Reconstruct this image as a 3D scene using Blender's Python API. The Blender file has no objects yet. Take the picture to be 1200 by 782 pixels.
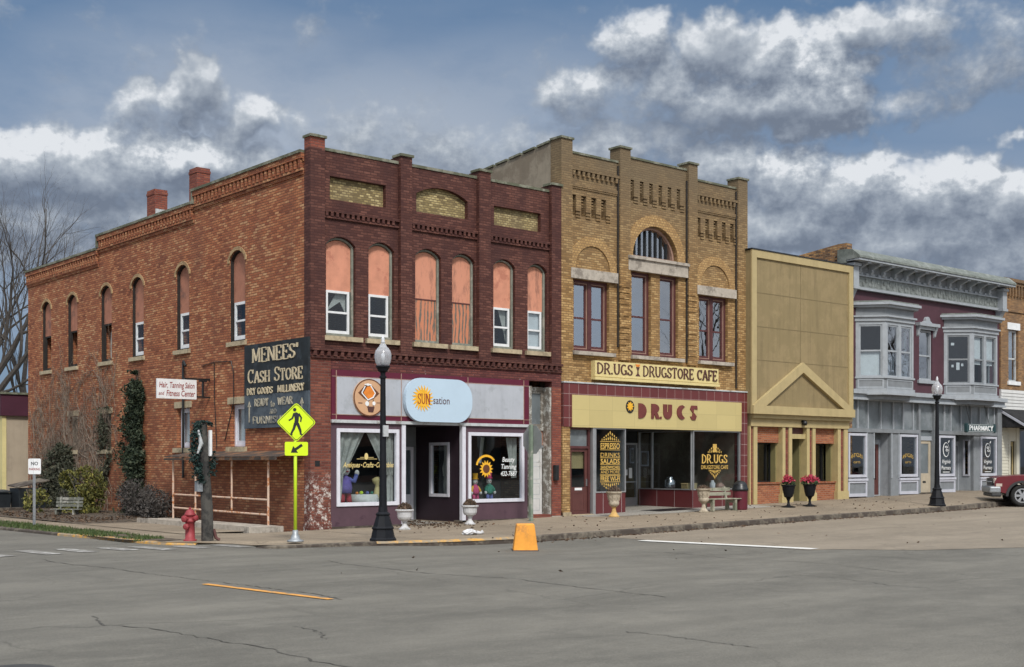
import bpy, bmesh, math, random
from mathutils import Vector, Matrix, noise
from mathutils.geometry import tessellate_polygon
R = math.radians
rnd = random.Random(7)
scene = bpy.context.scene
col = scene.collection

# ------------------------------------------------------------------ camera
cam = bpy.data.cameras.new("camera")
cam_o = bpy.data.objects.new("camera", cam)
col.objects.link(cam_o)
cam_o.location = (-15.767, -26.045, 1.6)
cam_o.rotation_euler = (R(90), 0, R(-40.28))
cam.sensor_fit = 'HORIZONTAL'
cam.sensor_width = 36
cam.lens = 36 * 1475 / 1200
cam.shift_y = 0.1267
cam.clip_end = 3000
scene.camera = cam_o

# ------------------------------------------------------------------ node helper
def node(nt, typ, ins=None, **attrs):
    n = nt.nodes.new(typ)
    for k, v in attrs.items():
        setattr(n, k, v)
    for k, v in (ins or {}).items():
        s = n.inputs[k]
        if isinstance(v, bpy.types.NodeSocket):
            nt.links.new(v, s)
        else:
            s.default_value = v
    return n

def mth(nt, op, a, b=0.0, c=0.0, clamp=False):
    return node(nt, 'ShaderNodeMath', {0: a, 1: b, 2: c}, operation=op, use_clamp=clamp).outputs[0]

def vmath(nt, op, a, b=(0, 0, 0), c=(0, 0, 0)):
    n = node(nt, 'ShaderNodeVectorMath', {0: a, 1: b}, operation=op)
    if op == 'MULTIPLY_ADD':
        if isinstance(c, bpy.types.NodeSocket): nt.links.new(c, n.inputs[2])
        else: n.inputs[2].default_value = c
    return n.outputs['Value'] if op == 'DOT_PRODUCT' else n.outputs[0]

def mixc(nt, f, a, b, blend='MIX'):
    n = nt.nodes.new('ShaderNodeMix'); n.data_type = 'RGBA'; n.blend_type = blend
    for s, v in ((n.inputs[0], f), (n.inputs[6], a), (n.inputs[7], b)):
        if isinstance(v, bpy.types.NodeSocket): nt.links.new(v, s)
        elif s.type == 'RGBA' and len(v) == 3: s.default_value = (*v, 1)
        else: s.default_value = v
    return n.outputs[2]

def ramp(nt, f, stops, interp='LINEAR'):
    n = node(nt, 'ShaderNodeValToRGB', {0: f})
    n.color_ramp.interpolation = interp
    e = n.color_ramp.elements
    while len(e) < len(stops): e.new(0.5)
    for el, (p, c) in zip(e, stops):
        el.position = p
        el.color = (c, c, c, 1) if isinstance(c, (int, float)) else (*c, 1)
    return n.outputs[0]

# ------------------------------------------------------------------ world: Nishita sky under broken cumulus, placed by azimuth and elevation
SUN_AZ, SUN_EL = 205.0, 46.0        # azimuth clockwise from +Y
world = bpy.data.worlds.new("World")
scene.world = world
world.use_nodes = True
wt = world.node_tree
wt.nodes.clear()
sky = node(wt, 'ShaderNodeTexSky', sky_type='NISHITA', sun_disc=False,
           sun_elevation=R(SUN_EL), sun_rotation=R(SUN_AZ), altitude=200, dust_density=1.5)
tcw = node(wt, 'ShaderNodeTexCoord')
sx = node(wt, 'ShaderNodeSeparateXYZ', {0: tcw.outputs['Generated']})
azr = mth(wt, 'ARCTAN2', sx.outputs[0], sx.outputs[1])
az = mth(wt, 'SUBTRACT', mth(wt, 'MULTIPLY', azr, 57.29578), 40.28)
el = mth(wt, 'MULTIPLY', mth(wt, 'ARCSINE', sx.outputs[2]), 57.29578)
v0 = node(wt, 'ShaderNodeCombineXYZ', {0: az, 1: el}).outputs[0]

def px2ang(px, py):
    a = math.atan((px - 600) / 1475)
    return math.degrees(a), math.degrees(math.atan((543 - py) / 1475 * math.cos(a)))

BLOBS = [  # sky position (as measured in the photograph, turned into degrees), half sizes, weight
    (10, 195, 80, 45, .9), (85, 205, 90, 48, .95), (160, 195, 80, 46, .85), (240, 190, 70, 32, .95), (228, 108, 46, 42, .85), (282, 140, 46, 40, .75), (170, 130, 50, 34, .6),
    (60, 250, 120, 44, .85), (190, 245, 110, 40, .75), (110, 295, 190, 40, .6), (310, 205, 90, 46, .6), (450, 165, 150, 48, .50), (560, 180, 90, 40, .45),
    (745, 45, 52, 40, .75), (690, 115, 66, 44, .62), (770, 110, 80, 52, .75), (850, 62, 66, 46, .85), (905, 60, 60, 40, .9), (955, 75, 66, 46, 1.0), (930, 118, 90, 46, .95), (840, 125, 90, 44, .85),
    (960, 140, 62, 34, .8), (740, 165, 120, 40, .7), (1005, 35, 60, 28, .75), (1085, 30, 70, 34, .55), (1115, 80, 60, 52, .55), (1165, 60, 60, 50, .5), (1070, 118, 50, 22, .45),
    (730, 190, 70, 34, .7), (850, 200, 70, 44, .85), (930, 205, 84, 42, .95), (1000, 218, 84, 42, 1.0), (1070, 232, 80, 44, .95), (1130, 225, 60, 44, .9), (1185, 235, 70, 44, .9),
    (930, 265, 150, 46, .9), (1080, 285, 190, 48, .9), (1190, 300, 120, 40, .8), (1180, 160, 22, 10, .5), (660, 205, 80, 40, .5),
]

def cloud_h(p):
    w1 = node(wt, 'ShaderNodeTexNoise', {'Vector': p, 'Scale': .55, 'Detail': 3, 'Roughness': .6}, noise_dimensions='2D')
    pw = vmath(wt, 'ADD', p, vmath(wt, 'MULTIPLY_ADD', w1.outputs['Color'], (2.6, 1.8, 0), (-1.3, -.9, 0)))
    tot = None
    for (px, py, rx, ry, w) in BLOBS:
        a, e = px2ang(px, py)
        ix, iy = 25.75 / rx / 1.12, 25.0 / ry / 1.12
        q = vmath(wt, 'MULTIPLY_ADD', pw, (ix, iy, 0), (-a * ix, -e * iy, 0))
        d = vmath(wt, 'DOT_PRODUCT', q, q)
        b = mth(wt, 'MULTIPLY_ADD', d, -w, w, clamp=True)
        tot = b if tot is None else mth(wt, 'MAXIMUM', tot, b)
    # sky outside the part seen in the picture: plain broken cloud
    far = mth(wt, 'MULTIPLY_ADD', mth(wt, 'ABSOLUTE', az), .08, -2.2, clamp=True)
    big = node(wt, 'ShaderNodeTexNoise', {'Vector': p, 'Scale': .06, 'Detail': 3}, noise_dimensions='2D').outputs['Fac']
    tot = mth(wt, 'MAXIMUM', tot, mth(wt, 'MULTIPLY', far, mth(wt, 'MULTIPLY_ADD', big, 3.0, -.9, clamp=True)))
    n = node(wt, 'ShaderNodeTexNoise', {'Vector': vmath(wt, 'MULTIPLY', p, (.8, 1.15, 1)), 'Scale': .36, 'Detail': 9, 'Roughness': .58, 'Distortion': .2}, noise_dimensions='2D').outputs['Fac']
    vo = node(wt, 'ShaderNodeTexVoronoi', {'Vector': vmath(wt, 'ADD', vmath(wt, 'MULTIPLY', p, (.85, 1.1, 1)), vmath(wt, 'MULTIPLY_ADD', w1.outputs['Color'], (1.2, 1.2, 0), (-.6, -.6, 0))), 'Scale': .42, 'Detail': 3, 'Roughness': .6, 'Lacunarity': 2.2, 'Smoothness': .8}, feature='SMOOTH_F1', normalize=True, voronoi_dimensions='2D').outputs['Distance']
    h = mth(wt, 'ADD', mth(wt, 'MULTIPLY', tot, 1.0), mth(wt, 'MULTIPLY_ADD', n, 1.0, -.5))
    return mth(wt, 'ADD', h, mth(wt, 'MULTIPLY_ADD', vo, -1.05, .30)), tot

h0, t0 = cloud_h(v0)
h1, t1 = cloud_h(vmath(wt, 'ADD', v0, (-.15, 1.0, 0)))
dens = node(wt, 'ShaderNodeMapRange', {0: h0, 1: .06, 2: .66}, interpolation_type='SMOOTHSTEP').outputs[0]
lit = mth(wt, 'ADD', mth(wt, 'MULTIPLY_ADD', mth(wt, 'SUBTRACT', h0, h1), .60, .33), mth(wt, 'MULTIPLY', mth(wt, 'SUBTRACT', t0, t1), .55), clamp=True)
bias = None                                     # which cloud heads catch the light and which bases stay dark
for (px, py, rx, ry, w) in [(1010, 195, 110, 30, .34), (925, 182, 66, 26, .30), (1135, 208, 80, 26, .30), (965, 55, 60, 30, .36), (975, 98, 60, 34, .26), (880, 110, 90, 24, .16), (215, 182, 56, 22, .42), (20, 172, 46, 26, .30), (115, 165, 70, 22, .28), (745, 48, 40, 26, .16), (690, 108, 60, 22, .14),
                            (230, 92, 40, 30, -.34), (850, 50, 56, 30, -.26), (860, 146, 130, 26, -.30), (1005, 38, 56, 22, -.34), (90, 232, 130, 34, -.22), (690, 140, 80, 26, -.20), (1000, 285, 260, 40, -.10), (1120, 80, 60, 40, -.14), (275, 150, 50, 26, -.10)]:
    a, e = px2ang(px, py); ix, iy = 25.75 / rx / 1.2, 25.0 / ry / 1.2
    q = vmath(wt, 'MULTIPLY_ADD', vmath(wt, 'ADD', v0, vmath(wt, 'MULTIPLY_ADD', node(wt, 'ShaderNodeTexNoise', {'Vector': v0, 'Scale': .7, 'Detail': 3}, noise_dimensions='2D').outputs['Color'], (1.6, 1.2, 0), (-.8, -.6, 0))) if bias is None else vwarp, (ix, iy, 0), (-a * ix, -e * iy, 0))
    if bias is None: vwarp = q.node.inputs[0].links[0].from_socket
    b = mth(wt, 'MULTIPLY', mth(wt, 'MULTIPLY_ADD', vmath(wt, 'DOT_PRODUCT', q, q), -1.0, 1.0, clamp=True), w)
    bias = b if bias is None else mth(wt, 'ADD', bias, b)
fine_n = node(wt, 'ShaderNodeTexNoise', {'Vector': vmath(wt, 'MULTIPLY', v0, (1, 1.3, 1)), 'Scale': 1.9, 'Detail': 7, 'Roughness': .62}, noise_dimensions='2D').outputs['Fac']
lit = mth(wt, 'ADD', mth(wt, 'ADD', lit, mth(wt, 'MULTIPLY', bias, mth(wt, 'MULTIPLY_ADD', fine_n, 1.3, -.22))), mth(wt, 'MULTIPLY_ADD', fine_n, .6, -.30), clamp=True)
cl = ramp(wt, lit, [(0, (.102, .124, .164)), (.26, (.150, .176, .218)), (.5, (.212, .240, .280)), (.78, (.31, .337, .37)), (1.0, (.45, .468, .492))])
base_sky = mixc(wt, .62, mixc(wt, 1.0, sky.outputs[0], (.030, .033, .037, 1), 'MULTIPLY'), (.088, .155, .258))
# thin high veil
veil = node(wt, 'ShaderNodeTexNoise', {'Vector': vmath(wt, 'MULTIPLY', v0, (.05, .16, 1)), 'Scale': 1.0, 'Detail': 5, 'Roughness': .55}, noise_dimensions='2D').outputs['Fac']
veil = mth(wt, 'MULTIPLY_ADD', veil, 2.2, -.85, clamp=True)
base_sky = mixc(wt, mth(wt, 'MULTIPLY', veil, .55), base_sky, (.165, .205, .27))
haze_k = None                                   # soft grey veils low in the sky
for (px, py, rx, ry, w) in [(440, 180, 290, 95, 1.0), (250, 170, 240, 120, .9), (600, 150, 220, 90, .7), (640, 250, 160, 80, .7), (120, 300, 260, 90, .6), (1000, 280, 330, 90, .7), (760, 150, 200, 110, .4), (1120, 110, 140, 90, .25), (380, 90, 130, 50, .3)]:
    a, e = px2ang(px, py); ix, iy = 25.75 / rx / 1.3, 25.0 / ry / 1.3
    q = vmath(wt, 'MULTIPLY_ADD', v0, (ix, iy, 0), (-a * ix, -e * iy, 0))
    b = mth(wt, 'MULTIPLY_ADD', vmath(wt, 'DOT_PRODUCT', q, q), -w, w, clamp=True)
    haze_k = b if haze_k is None else mth(wt, 'MAXIMUM', haze_k, b)
hn = node(wt, 'ShaderNodeTexNoise', {'Vector': vmath(wt, 'MULTIPLY', v0, (.16, .34, 1)), 'Scale': 1.0, 'Detail': 6, 'Roughness': .6}, noise_dimensions='2D').outputs['Fac']
base_sky = mixc(wt, mth(wt, 'MULTIPLY', haze_k, mth(wt, 'MULTIPLY_ADD', hn, 1.6, .15, clamp=True)), base_sky, (.235, .27, .325))
hi = node(wt, 'ShaderNodeMapRange', {0: el, 1: 24.0, 2: 70.0}).outputs[0]       # brighter overcast overhead
SDIR = (math.sin(R(SUN_AZ)) * math.cos(R(SUN_EL)), math.cos(R(SUN_AZ)) * math.cos(R(SUN_EL)), math.sin(R(SUN_EL)))
glow = node(wt, 'ShaderNodeMapRange', {0: vmath(wt, 'DOT_PRODUCT', tcw.outputs['Generated'], SDIR), 1: -.15, 2: .8}).outputs[0]      # brighter towards the veiled sun, behind the camera
base_sky = mixc(wt, mth(wt, 'MULTIPLY', glow, .9), base_sky, (.62, .68, .76))
cl = mixc(wt, mth(wt, 'MULTIPLY', glow, .8), cl, (.60, .63, .67))
base_sky = mixc(wt, hi, base_sky, (.95, 1.0, 1.07))
wcol = mixc(wt, mth(wt, 'MULTIPLY', dens, mth(wt, 'MULTIPLY_ADD', hi, -.9, 1)), base_sky, cl)
bg = node(wt, 'ShaderNodeBackground', {'Color': wcol, 'Strength': 1.0})
out = node(wt, 'ShaderNodeOutputWorld')
wt.links.new(bg.outputs[0], out.inputs[0])

sun = bpy.data.lights.new("sun", 'SUN')
sun.energy = 1.8
sun.angle = R(10)
sun.color = (1.0, .955, .88)
sun_o = bpy.data.objects.new("sun", sun)
col.objects.link(sun_o)
sd = Vector((math.sin(R(SUN_AZ)) * math.cos(R(SUN_EL)), math.cos(R(SUN_AZ)) * math.cos(R(SUN_EL)), math.sin(R(SUN_EL))))
sun_o.rotation_euler = (-sd).to_track_quat('-Z', 'Y').to_euler()
sun_o.location = (-20, -40, 60)

scene.view_settings.view_transform = 'Standard'
scene.view_settings.look = 'None'
scene.view_settings.gamma = 1
scene.view_settings.exposure = 0.75
scene.cycles.max_bounces = 5
scene.cycles.use_adaptive_sampling = True
scene.cycles.adaptive_threshold = .02
scene.cycles.transparent_max_bounces = 12
scene.cycles.use_denoising = True

# ------------------------------------------------------------------ ground shape
def rise(X):
    X = min(X, 60)
    return 0.0185 * 1.2 * math.log(1 + math.exp((X - 2) / 1.2))
def gz(X, Y=0.0):
    return rise(X) * (1 - .115 * min(max(-Y, 0), 4.4))
def sz(X, Y=-5.0):
    t = min(1, max(0, (1 - X) / 4))
    return rise(X) * .494 - .13 + .075 * t * t * (3 - 2 * t)

# ------------------------------------------------------------------ mesh builder
class Frame:
    """local u (along a wall), v (up), d (into the wall) -> world"""
    def __init__(s, ox, oy, dx, dy, nx, ny):
        l = math.hypot(dx, dy); s.o = (ox, oy); s.t = (dx / l, dy / l); s.n = (nx, ny)
        l = math.hypot(nx, ny); s.n = (nx / l, ny / l)
    def __call__(s, u, v, d=0.0):
        return (s.o[0] + u * s.t[0] + d * s.n[0], s.o[1] + u * s.t[1] + d * s.n[1], v)
FRONT = Frame(0, 0, 1, 0, 0, 1)            # u = X
SIDE = Frame(0, 0, 0, 1, 1, 0)             # u = Y, looking along +X
SIDE_TXT = Frame(0, 0, 0, -1, 1, 0)        # u = -Y, for lettering that reads from outside

class MB:
    def __init__(s): s.v = []; s.f = []
    def add(s, pts, faces):
        b = len(s.v); s.v += [tuple(p) for p in pts]; s.f += [tuple(b + i for i in f) for f in faces]; return s
    def box(s, x0, y0, z0, x1, y1, z1):
        return s.add([(x0, y0, z0), (x1, y0, z0), (x1, y1, z0), (x0, y1, z0), (x0, y0, z1), (x1, y0, z1), (x1, y1, z1), (x0, y1, z1)],
                     [(0, 3, 2, 1), (4, 5, 6, 7), (0, 1, 5, 4), (1, 2, 6, 5), (2, 3, 7, 6), (3, 0, 4, 7)])
    def fbox(s, fr, u0, u1, v0, v1, d0, d1):
        p = [fr(u, v, d) for (u, v, d) in ((u0, v0, d0), (u1, v0, d0), (u1, v0, d1), (u0, v0, d1), (u0, v1, d0), (u1, v1, d0), (u1, v1, d1), (u0, v1, d1))]
        return s.add(p, [(0, 3, 2, 1), (4, 5, 6, 7), (0, 1, 5, 4), (1, 2, 6, 5), (2, 3, 7, 6), (3, 0, 4, 7)])
    def frame(s, fr, u0, u1, v0, v1, w, d0, d1, wb=None):
        wb = w if wb is None else wb
        s.fbox(fr, u0, u0 + w, v0, v1, d0, d1); s.fbox(fr, u1 - w, u1, v0, v1, d0, d1)
        s.fbox(fr, u0 + w, u1 - w, v1 - w, v1, d0, d1); s.fbox(fr, u0 + w, u1 - w, v0, v0 + wb, d0, d1); return s
    def prism(s, fr, poly, d0, d1, holes=(), back=True):
        loops = [list(poly)] + [list(h) for h in holes]
        flat = [p for l in loops for p in l]
        tris = tessellate_polygon([[Vector((p[0], p[1], 0)) for p in l] for l in loops])
        n = len(flat)
        pts = [fr(u, v, d0) for u, v in flat] + [fr(u, v, d1) for u, v in flat]
        faces = [tuple(t) for t in tris] + ([tuple(n + i for i in t) for t in tris] if back else [])
        k = 0
        for l in loops:
            m = len(l)
            for i in range(m):
                a, b = k + i, k + (i + 1) % m
                faces.append((a, b, n + b, n + a))
            k += m
        return s.add(pts, faces)
    def tube(s, pts, rad, n=8, cap=True):
        pts = [Vector(p) for p in pts]
        if not hasattr(rad, '__len__'): rad = [rad] * len(pts)
        rings = []; prev = None
        for i, p in enumerate(pts):
            t = (pts[min(i + 1, len(pts) - 1)] - pts[max(i - 1, 0)])
            t = t.normalized() if t.length > 1e-9 else Vector((0, 0, 1))
            if prev is None:
                a = t.orthogonal().normalized()
            else:
                a = (prev - t * prev.dot(t)); a = a.normalized() if a.length > 1e-6 else t.orthogonal().normalized()
            prev = a; b = t.cross(a)
            rings.append([p + (a * math.cos(2 * math.pi * k / n) + b * math.sin(2 * math.pi * k / n)) * rad[i] for k in range(n)])
        v = [q for r in rings for q in r]; f = []
        for i in range(len(rings) - 1):
            for k in range(n):
                f.append((i * n + k, i * n + (k + 1) % n, (i + 1) * n + (k + 1) % n, (i + 1) * n + k))
        if cap and n > 2:
            f.append(tuple(range(n))[::-1]); f.append(tuple(range((len(rings) - 1) * n, len(rings) * n)))
        return s.add(v, f)
    def lathe(s, cx, cy, prof, n=16, sides_flat=False, axis=None):
        v = []; f = []; off = math.pi / n if sides_flat else 0
        for r, z in prof:
            for k in range(n):
                a = 2 * math.pi * k / n + off
                v.append((cx + r * math.cos(a), cy + r * math.sin(a), z))
        for i in range(len(prof) - 1):
            for k in range(n):
                f.append((i * n + k, i * n + (k + 1) % n, (i + 1) * n + (k + 1) % n, (i + 1) * n + k))
        f.append(tuple(range(n))[::-1]); f.append(tuple(range((len(prof) - 1) * n, len(prof) * n)))
        return s.add(v, f)
    def ball(s, c, rx, ry, rz, n=10, m=7, jit=0):
        prof = []; v = []; f = []
        for i in range(m + 1):
            a = -math.pi / 2 + math.pi * i / m
            for k in range(n):
                b = 2 * math.pi * k / n; j = 1 + rnd.uniform(-jit, jit)
                v.append((c[0] + rx * math.cos(a) * math.cos(b) * j, c[1] + ry * math.cos(a) * math.sin(b) * j, c[2] + rz * math.sin(a) * j))
        for i in range(m):
            for k in range(n):
                f.append((i * n + k, i * n + (k + 1) % n, (i + 1) * n + (k + 1) % n, (i + 1) * n + k))
        return s.add(v, f)
    def leaf(s, c, size, tilt=1.0, up=None):
        c = Vector(c)
        a = Vector((rnd.gauss(0, 1), rnd.gauss(0, 1), rnd.gauss(0, tilt))).normalized()
        b = a.orthogonal().normalized()
        b = (Matrix.Rotation(rnd.uniform(0, 6.28), 3, a) @ b) if True else b
        l = size * rnd.uniform(.7, 1.3); w = l * rnd.uniform(.35, .6); n = a.cross(b) * (l * .15)
        return s.add([c - a * l * .5, c + b * w * .5 + n, c + a * l * .5, c - b * w * .5 + n], [(0, 1, 2), (0, 2, 3)])
    def build(s, name, mat, parent=None, smooth=False, bevel=0, kind=None, label=None, rng=None):
        me = bpy.data.meshes.new(name)
        me.from_pydata(s.v, [], s.f); me.update()
        bm = bmesh.new(); bm.from_mesh(me)
        bmesh.ops.recalc_face_normals(bm, faces=bm.faces)
        bm.to_mesh(me); bm.free()
        if smooth:
            for p in me.polygons: p.use_smooth = True
        o = bpy.data.objects.new(name, me); col.objects.link(o)
        me.materials.append(mat)
        if bevel:
            md = o.modifiers.new('bevel', 'BEVEL'); md.width = bevel; md.segments = 2; md.limit_method = 'ANGLE'; md.angle_limit = R(40)
        if parent: attach(o, parent)
        if kind: o['kind'] = kind
        if label: o['label'] = label
        return o

ROOT_M = {}
def world_of(o):
    return ROOT_M.get(o.name, Matrix.Identity(4))
def attach(o, parent):
    o.parent = parent
    o.matrix_parent_inverse = world_of(parent).inverted()
    ROOT_M[o.name] = Matrix.Identity(4)
def thing(name, label, cat, loc=(0, 0, 0), group=None):
    o = bpy.data.objects.new(name, None); col.objects.link(o); o.empty_display_size = .2
    o.location = loc; ROOT_M[o.name] = Matrix.Translation(loc)
    return tag(o, label, cat, group)
def tag(o, label, cat, group=None, kind=None):
    o['label'] = label; o['category'] = cat
    if group: o['group'] = group
    if kind: o['kind'] = kind
    return o
def copy_tree(o, loc=None, label=None, parent=None, rz=None):
    c = o.copy(); col.objects.link(c)
    if parent: c.parent = parent
    if loc is not None: c.location = loc
    if rz is not None: c.rotation_euler.z = rz
    if label: c['label'] = label
    for ch in list(o.children): copy_tree(ch, parent=c)
    return c

# ------------------------------------------------------------------ materials
def new_mat(name):
    m = bpy.data.materials.new(name); m.use_nodes = True
    nt = m.node_tree; nt.nodes.clear()
    bs = node(nt, 'ShaderNodeBsdfPrincipled'); o = node(nt, 'ShaderNodeOutputMaterial')
    nt.links.new(bs.outputs[0], o.inputs[0])
    return m, nt, bs

def lin(r, g, b):
    return tuple((c / 255 / 12.92) if c / 255 <= .04045 else ((c / 255 + .055) / 1.055) ** 2.4 for c in (r, g, b))

def plain(name, c, rough=.6, var=.18, scale=6, c2=None, amt=.0, bump=.0, metal=0, spec=.4, patch=2.2, coords='Object', streak=0):
    """base colour with mottling; c2 = wear colour showing through in patches (amt)"""
    m, nt, bs = new_mat(name)
    tc = node(nt, 'ShaderNodeTexCoord').outputs[coords]
    n1 = node(nt, 'ShaderNodeTexNoise', {'Vector': tc, 'Scale': scale, 'Detail': 8, 'Roughness': .65}).outputs['Fac']
    n2 = node(nt, 'ShaderNodeTexNoise', {'Vector': tc, 'Scale': patch, 'Detail': 10, 'Roughness': .72}).outputs['Fac']
    dark = tuple(x * (1 - var * 1.6) for x in c); light = tuple(min(1, x * (1 + var * 1.3)) for x in c)
    colr = ramp(nt, n1, [(.3, dark), (.5, c), (.7, light)])
    if c2 and amt:
        k = ramp(nt, n2, [(max(0, .69 - amt * .5), 0.0), (min(1, .74 - amt * .42), 1.0)])
        colr = mixc(nt, k, colr, c2)
    if streak:          # rain streaks and grime
        st = node(nt, 'ShaderNodeTexNoise', {'Vector': vmath(nt, 'MULTIPLY', tc, (5.0, 5.0, .35)), 'Scale': 1.0, 'Detail': 8, 'Roughness': .7}).outputs['Fac']
        sp = node(nt, 'ShaderNodeTexNoise', {'Vector': tc, 'Scale': 1.1, 'Detail': 6, 'Roughness': .7}).outputs['Fac']
        colr = mixc(nt, mth(nt, 'MULTIPLY', mth(nt, 'MULTIPLY', ramp(nt, st, [(.46, 0.0), (.68, 1.0)]), ramp(nt, sp, [(.38, .2), (.62, 1.0)])), streak), colr, tuple(x * .55 for x in c))
    nt.links.new(colr, bs.inputs['Base Color'])
    bs.inputs['Roughness'].default_value = rough; bs.inputs['Metallic'].default_value = metal
    bs.inputs['Specular IOR Level'].default_value = spec
    if bump:
        b = node(nt, 'ShaderNodeBump', {'Height': n1, 'Strength': bump, 'Distance': .02})
        nt.links.new(b.outputs[0], bs.inputs['Normal'])
    return m

def wall_uv(nt):
    tc = node(nt, 'ShaderNodeTexCoord').outputs['Object']
    s = node(nt, 'ShaderNodeSeparateXYZ', {0: tc})
    g = node(nt, 'ShaderNodeSeparateXYZ', {0: node(nt, 'ShaderNodeNewGeometry').outputs['True Normal']})
    k = mth(nt, 'GREATER_THAN', mth(nt, 'ABSOLUTE', g.outputs[0]), .6)
    u = mth(nt, 'ADD', mth(nt, 'MULTIPLY', s.outputs[1], k), mth(nt, 'MULTIPLY', s.outputs[0], mth(nt, 'SUBTRACT', 1.0, k)))
    uv = node(nt, 'ShaderNodeCombineXYZ', {0: u, 1: s.outputs[2]}).outputs[0]
    return uv, tc, s.outputs

def bricks(name, cols, mortar, bw=.20, rh=.066, ms=.011, stain=None, stain_amt=.4, stain_scale=.5, fleck=None, fleck_amt=.0, zfade=None, bump=.5, rough=.85, mortar_amt=1.0, vert=None):
    """cols = ramp stops of per-brick colour; stain = broad weathering colour; fleck = small chips; zfade = (z0,z1,colour,strength) darker weathered zone up high"""
    m, nt, bs = new_mat(name)
    uv, tc, xyz = wall_uv(nt)
    wob = node(nt, 'ShaderNodeTexNoise', {'Vector': uv, 'Scale': 9, 'Detail': 2}).outputs['Color']
    uvw = vmath(nt, 'ADD', uv, vmath(nt, 'MULTIPLY_ADD', wob, (.012, .012, 0), (-.006, -.006, 0)))
    bt = node(nt, 'ShaderNodeTexBrick', {'Vector': uvw, 'Color1': (0, 0, 0, 1), 'Color2': (1, 1, 1, 1), 'Mortar': (.5, .5, .5, 1), 'Scale': 1.0,
              'Mortar Size': ms, 'Mortar Smooth': .3, 'Bias': 0.0, 'Brick Width': bw, 'Row Height': rh}, offset=.5)
    big = node(nt, 'ShaderNodeTexNoise', {'Vector': uv, 'Scale': stain_scale, 'Detail': 7, 'Roughness': .68}).outputs['Fac']
    fine = node(nt, 'ShaderNodeTexNoise', {'Vector': uv, 'Scale': 22, 'Detail': 5, 'Roughness': .7}).outputs['Fac']
    f = mth(nt, 'ADD', mth(nt, 'MULTIPLY_ADD', bt.outputs['Color'], .8, .1), mth(nt, 'MULTIPLY_ADD', big, .9, -.45), clamp=True)
    c = ramp(nt, f, cols)
    c = mixc(nt, mth(nt, 'MULTIPLY', mth(nt, 'MULTIPLY', bt.outputs['Fac'], mortar_amt), ramp(nt, fine, [(.3, .4), (.6, 1.0)])), c, mortar)
    c = mixc(nt, ramp(nt, fine, [(.25, .35), (.55, 0.0)]), c, tuple(x * .45 for x in cols[0][1]))
    if stain:
        st = node(nt, 'ShaderNodeTexNoise', {'Vector': vmath(nt, 'MULTIPLY', uv, (1.6, .5, 1)), 'Scale': .9, 'Detail': 8, 'Roughness': .7}).outputs['Fac']
        c = mixc(nt, mth(nt, 'MULTIPLY', ramp(nt, st, [(.42, 0.0), (.66, 1.0)]), stain_amt), c, stain)
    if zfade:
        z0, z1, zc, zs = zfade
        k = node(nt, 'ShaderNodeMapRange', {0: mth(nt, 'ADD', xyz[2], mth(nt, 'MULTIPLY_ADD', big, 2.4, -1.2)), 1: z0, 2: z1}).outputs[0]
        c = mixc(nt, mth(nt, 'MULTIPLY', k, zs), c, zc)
    if fleck:
        fl = node(nt, 'ShaderNodeTexNoise', {'Vector': uv, 'Scale': 5.5, 'Detail': 9, 'Roughness': .8}).outputs['Fac']
        k = ramp(nt, fl, [(.70 - fleck_amt * .3, 0.0), (.73 - fleck_amt * .28, 1.0)])
        if vert:    # paint left only between two heights
            v0_, v1_ = vert
            k = mth(nt, 'MULTIPLY', k, node(nt, 'ShaderNodeMapRange', {0: mth(nt, 'ADD', xyz[2], mth(nt, 'MULTIPLY_ADD', big, 1.0, -.5)), 1: v1_, 2: v0_}).outputs[0])
        c = mixc(nt, k, c, fleck)
    nt.links.new(c, bs.inputs['Base Color'])
    bs.inputs['Roughness'].default_value = rough; bs.inputs['Specular IOR Level'].default_value = .25
    hgt = mth(nt, 'ADD', mth(nt, 'MULTIPLY', bt.outputs['Fac'], -1.0), mth(nt, 'MULTIPLY', fine, .5))
    b = node(nt, 'ShaderNodeBump', {'Height': hgt, 'Strength': bump, 'Distance': .012})
    nt.links.new(b.outputs[0], bs.inputs['Normal'])
    return m

def glass_mat(name, tint=(.55, .6, .62), ior=1.6, rough=0.0, wavy=.0):
    m = bpy.data.materials.new(name); m.use_nodes = True; nt = m.node_tree; nt.nodes.clear()
    f0 = ((ior - 1) / (ior + 1)) ** 2           # Schlick reflectance on the outer face, the inner face just transmits
    fc = node(nt, 'ShaderNodeLayerWeight', {'Blend': .5}).outputs['Facing']
    fr = mth(nt, 'MULTIPLY_ADD', mth(nt, 'POWER', fc, 5.0), 1 - f0, f0)
    fr = mth(nt, 'MULTIPLY', fr, mth(nt, 'SUBTRACT', 1.0, node(nt, 'ShaderNodeNewGeometry').outputs['Backfacing']))
    tr = node(nt, 'ShaderNodeBsdfTransparent', {'Color': (*tint, 1)})
    gl = node(nt, 'ShaderNodeBsdfGlossy', {'Color': (.95, .97, 1, 1), 'Roughness': rough})
    tc = node(nt, 'ShaderNodeTexCoord').outputs['Object']
    nz = node(nt, 'ShaderNodeTexNoise', {'Vector': tc, 'Scale': 1.3, 'Detail': 2}).outputs['Fac']
    b = node(nt, 'ShaderNodeBump', {'Height': nz, 'Strength': wavy, 'Distance': .02})
    nt.links.new(b.outputs[0], gl.inputs['Normal'])
    mx = node(nt, 'ShaderNodeMixShader', {0: fr, 1: tr.outputs[0], 2: gl.outputs[0]})
    o = node(nt, 'ShaderNodeOutputMaterial'); nt.links.new(mx.outputs[0], o.inputs[0])
    return m

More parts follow.
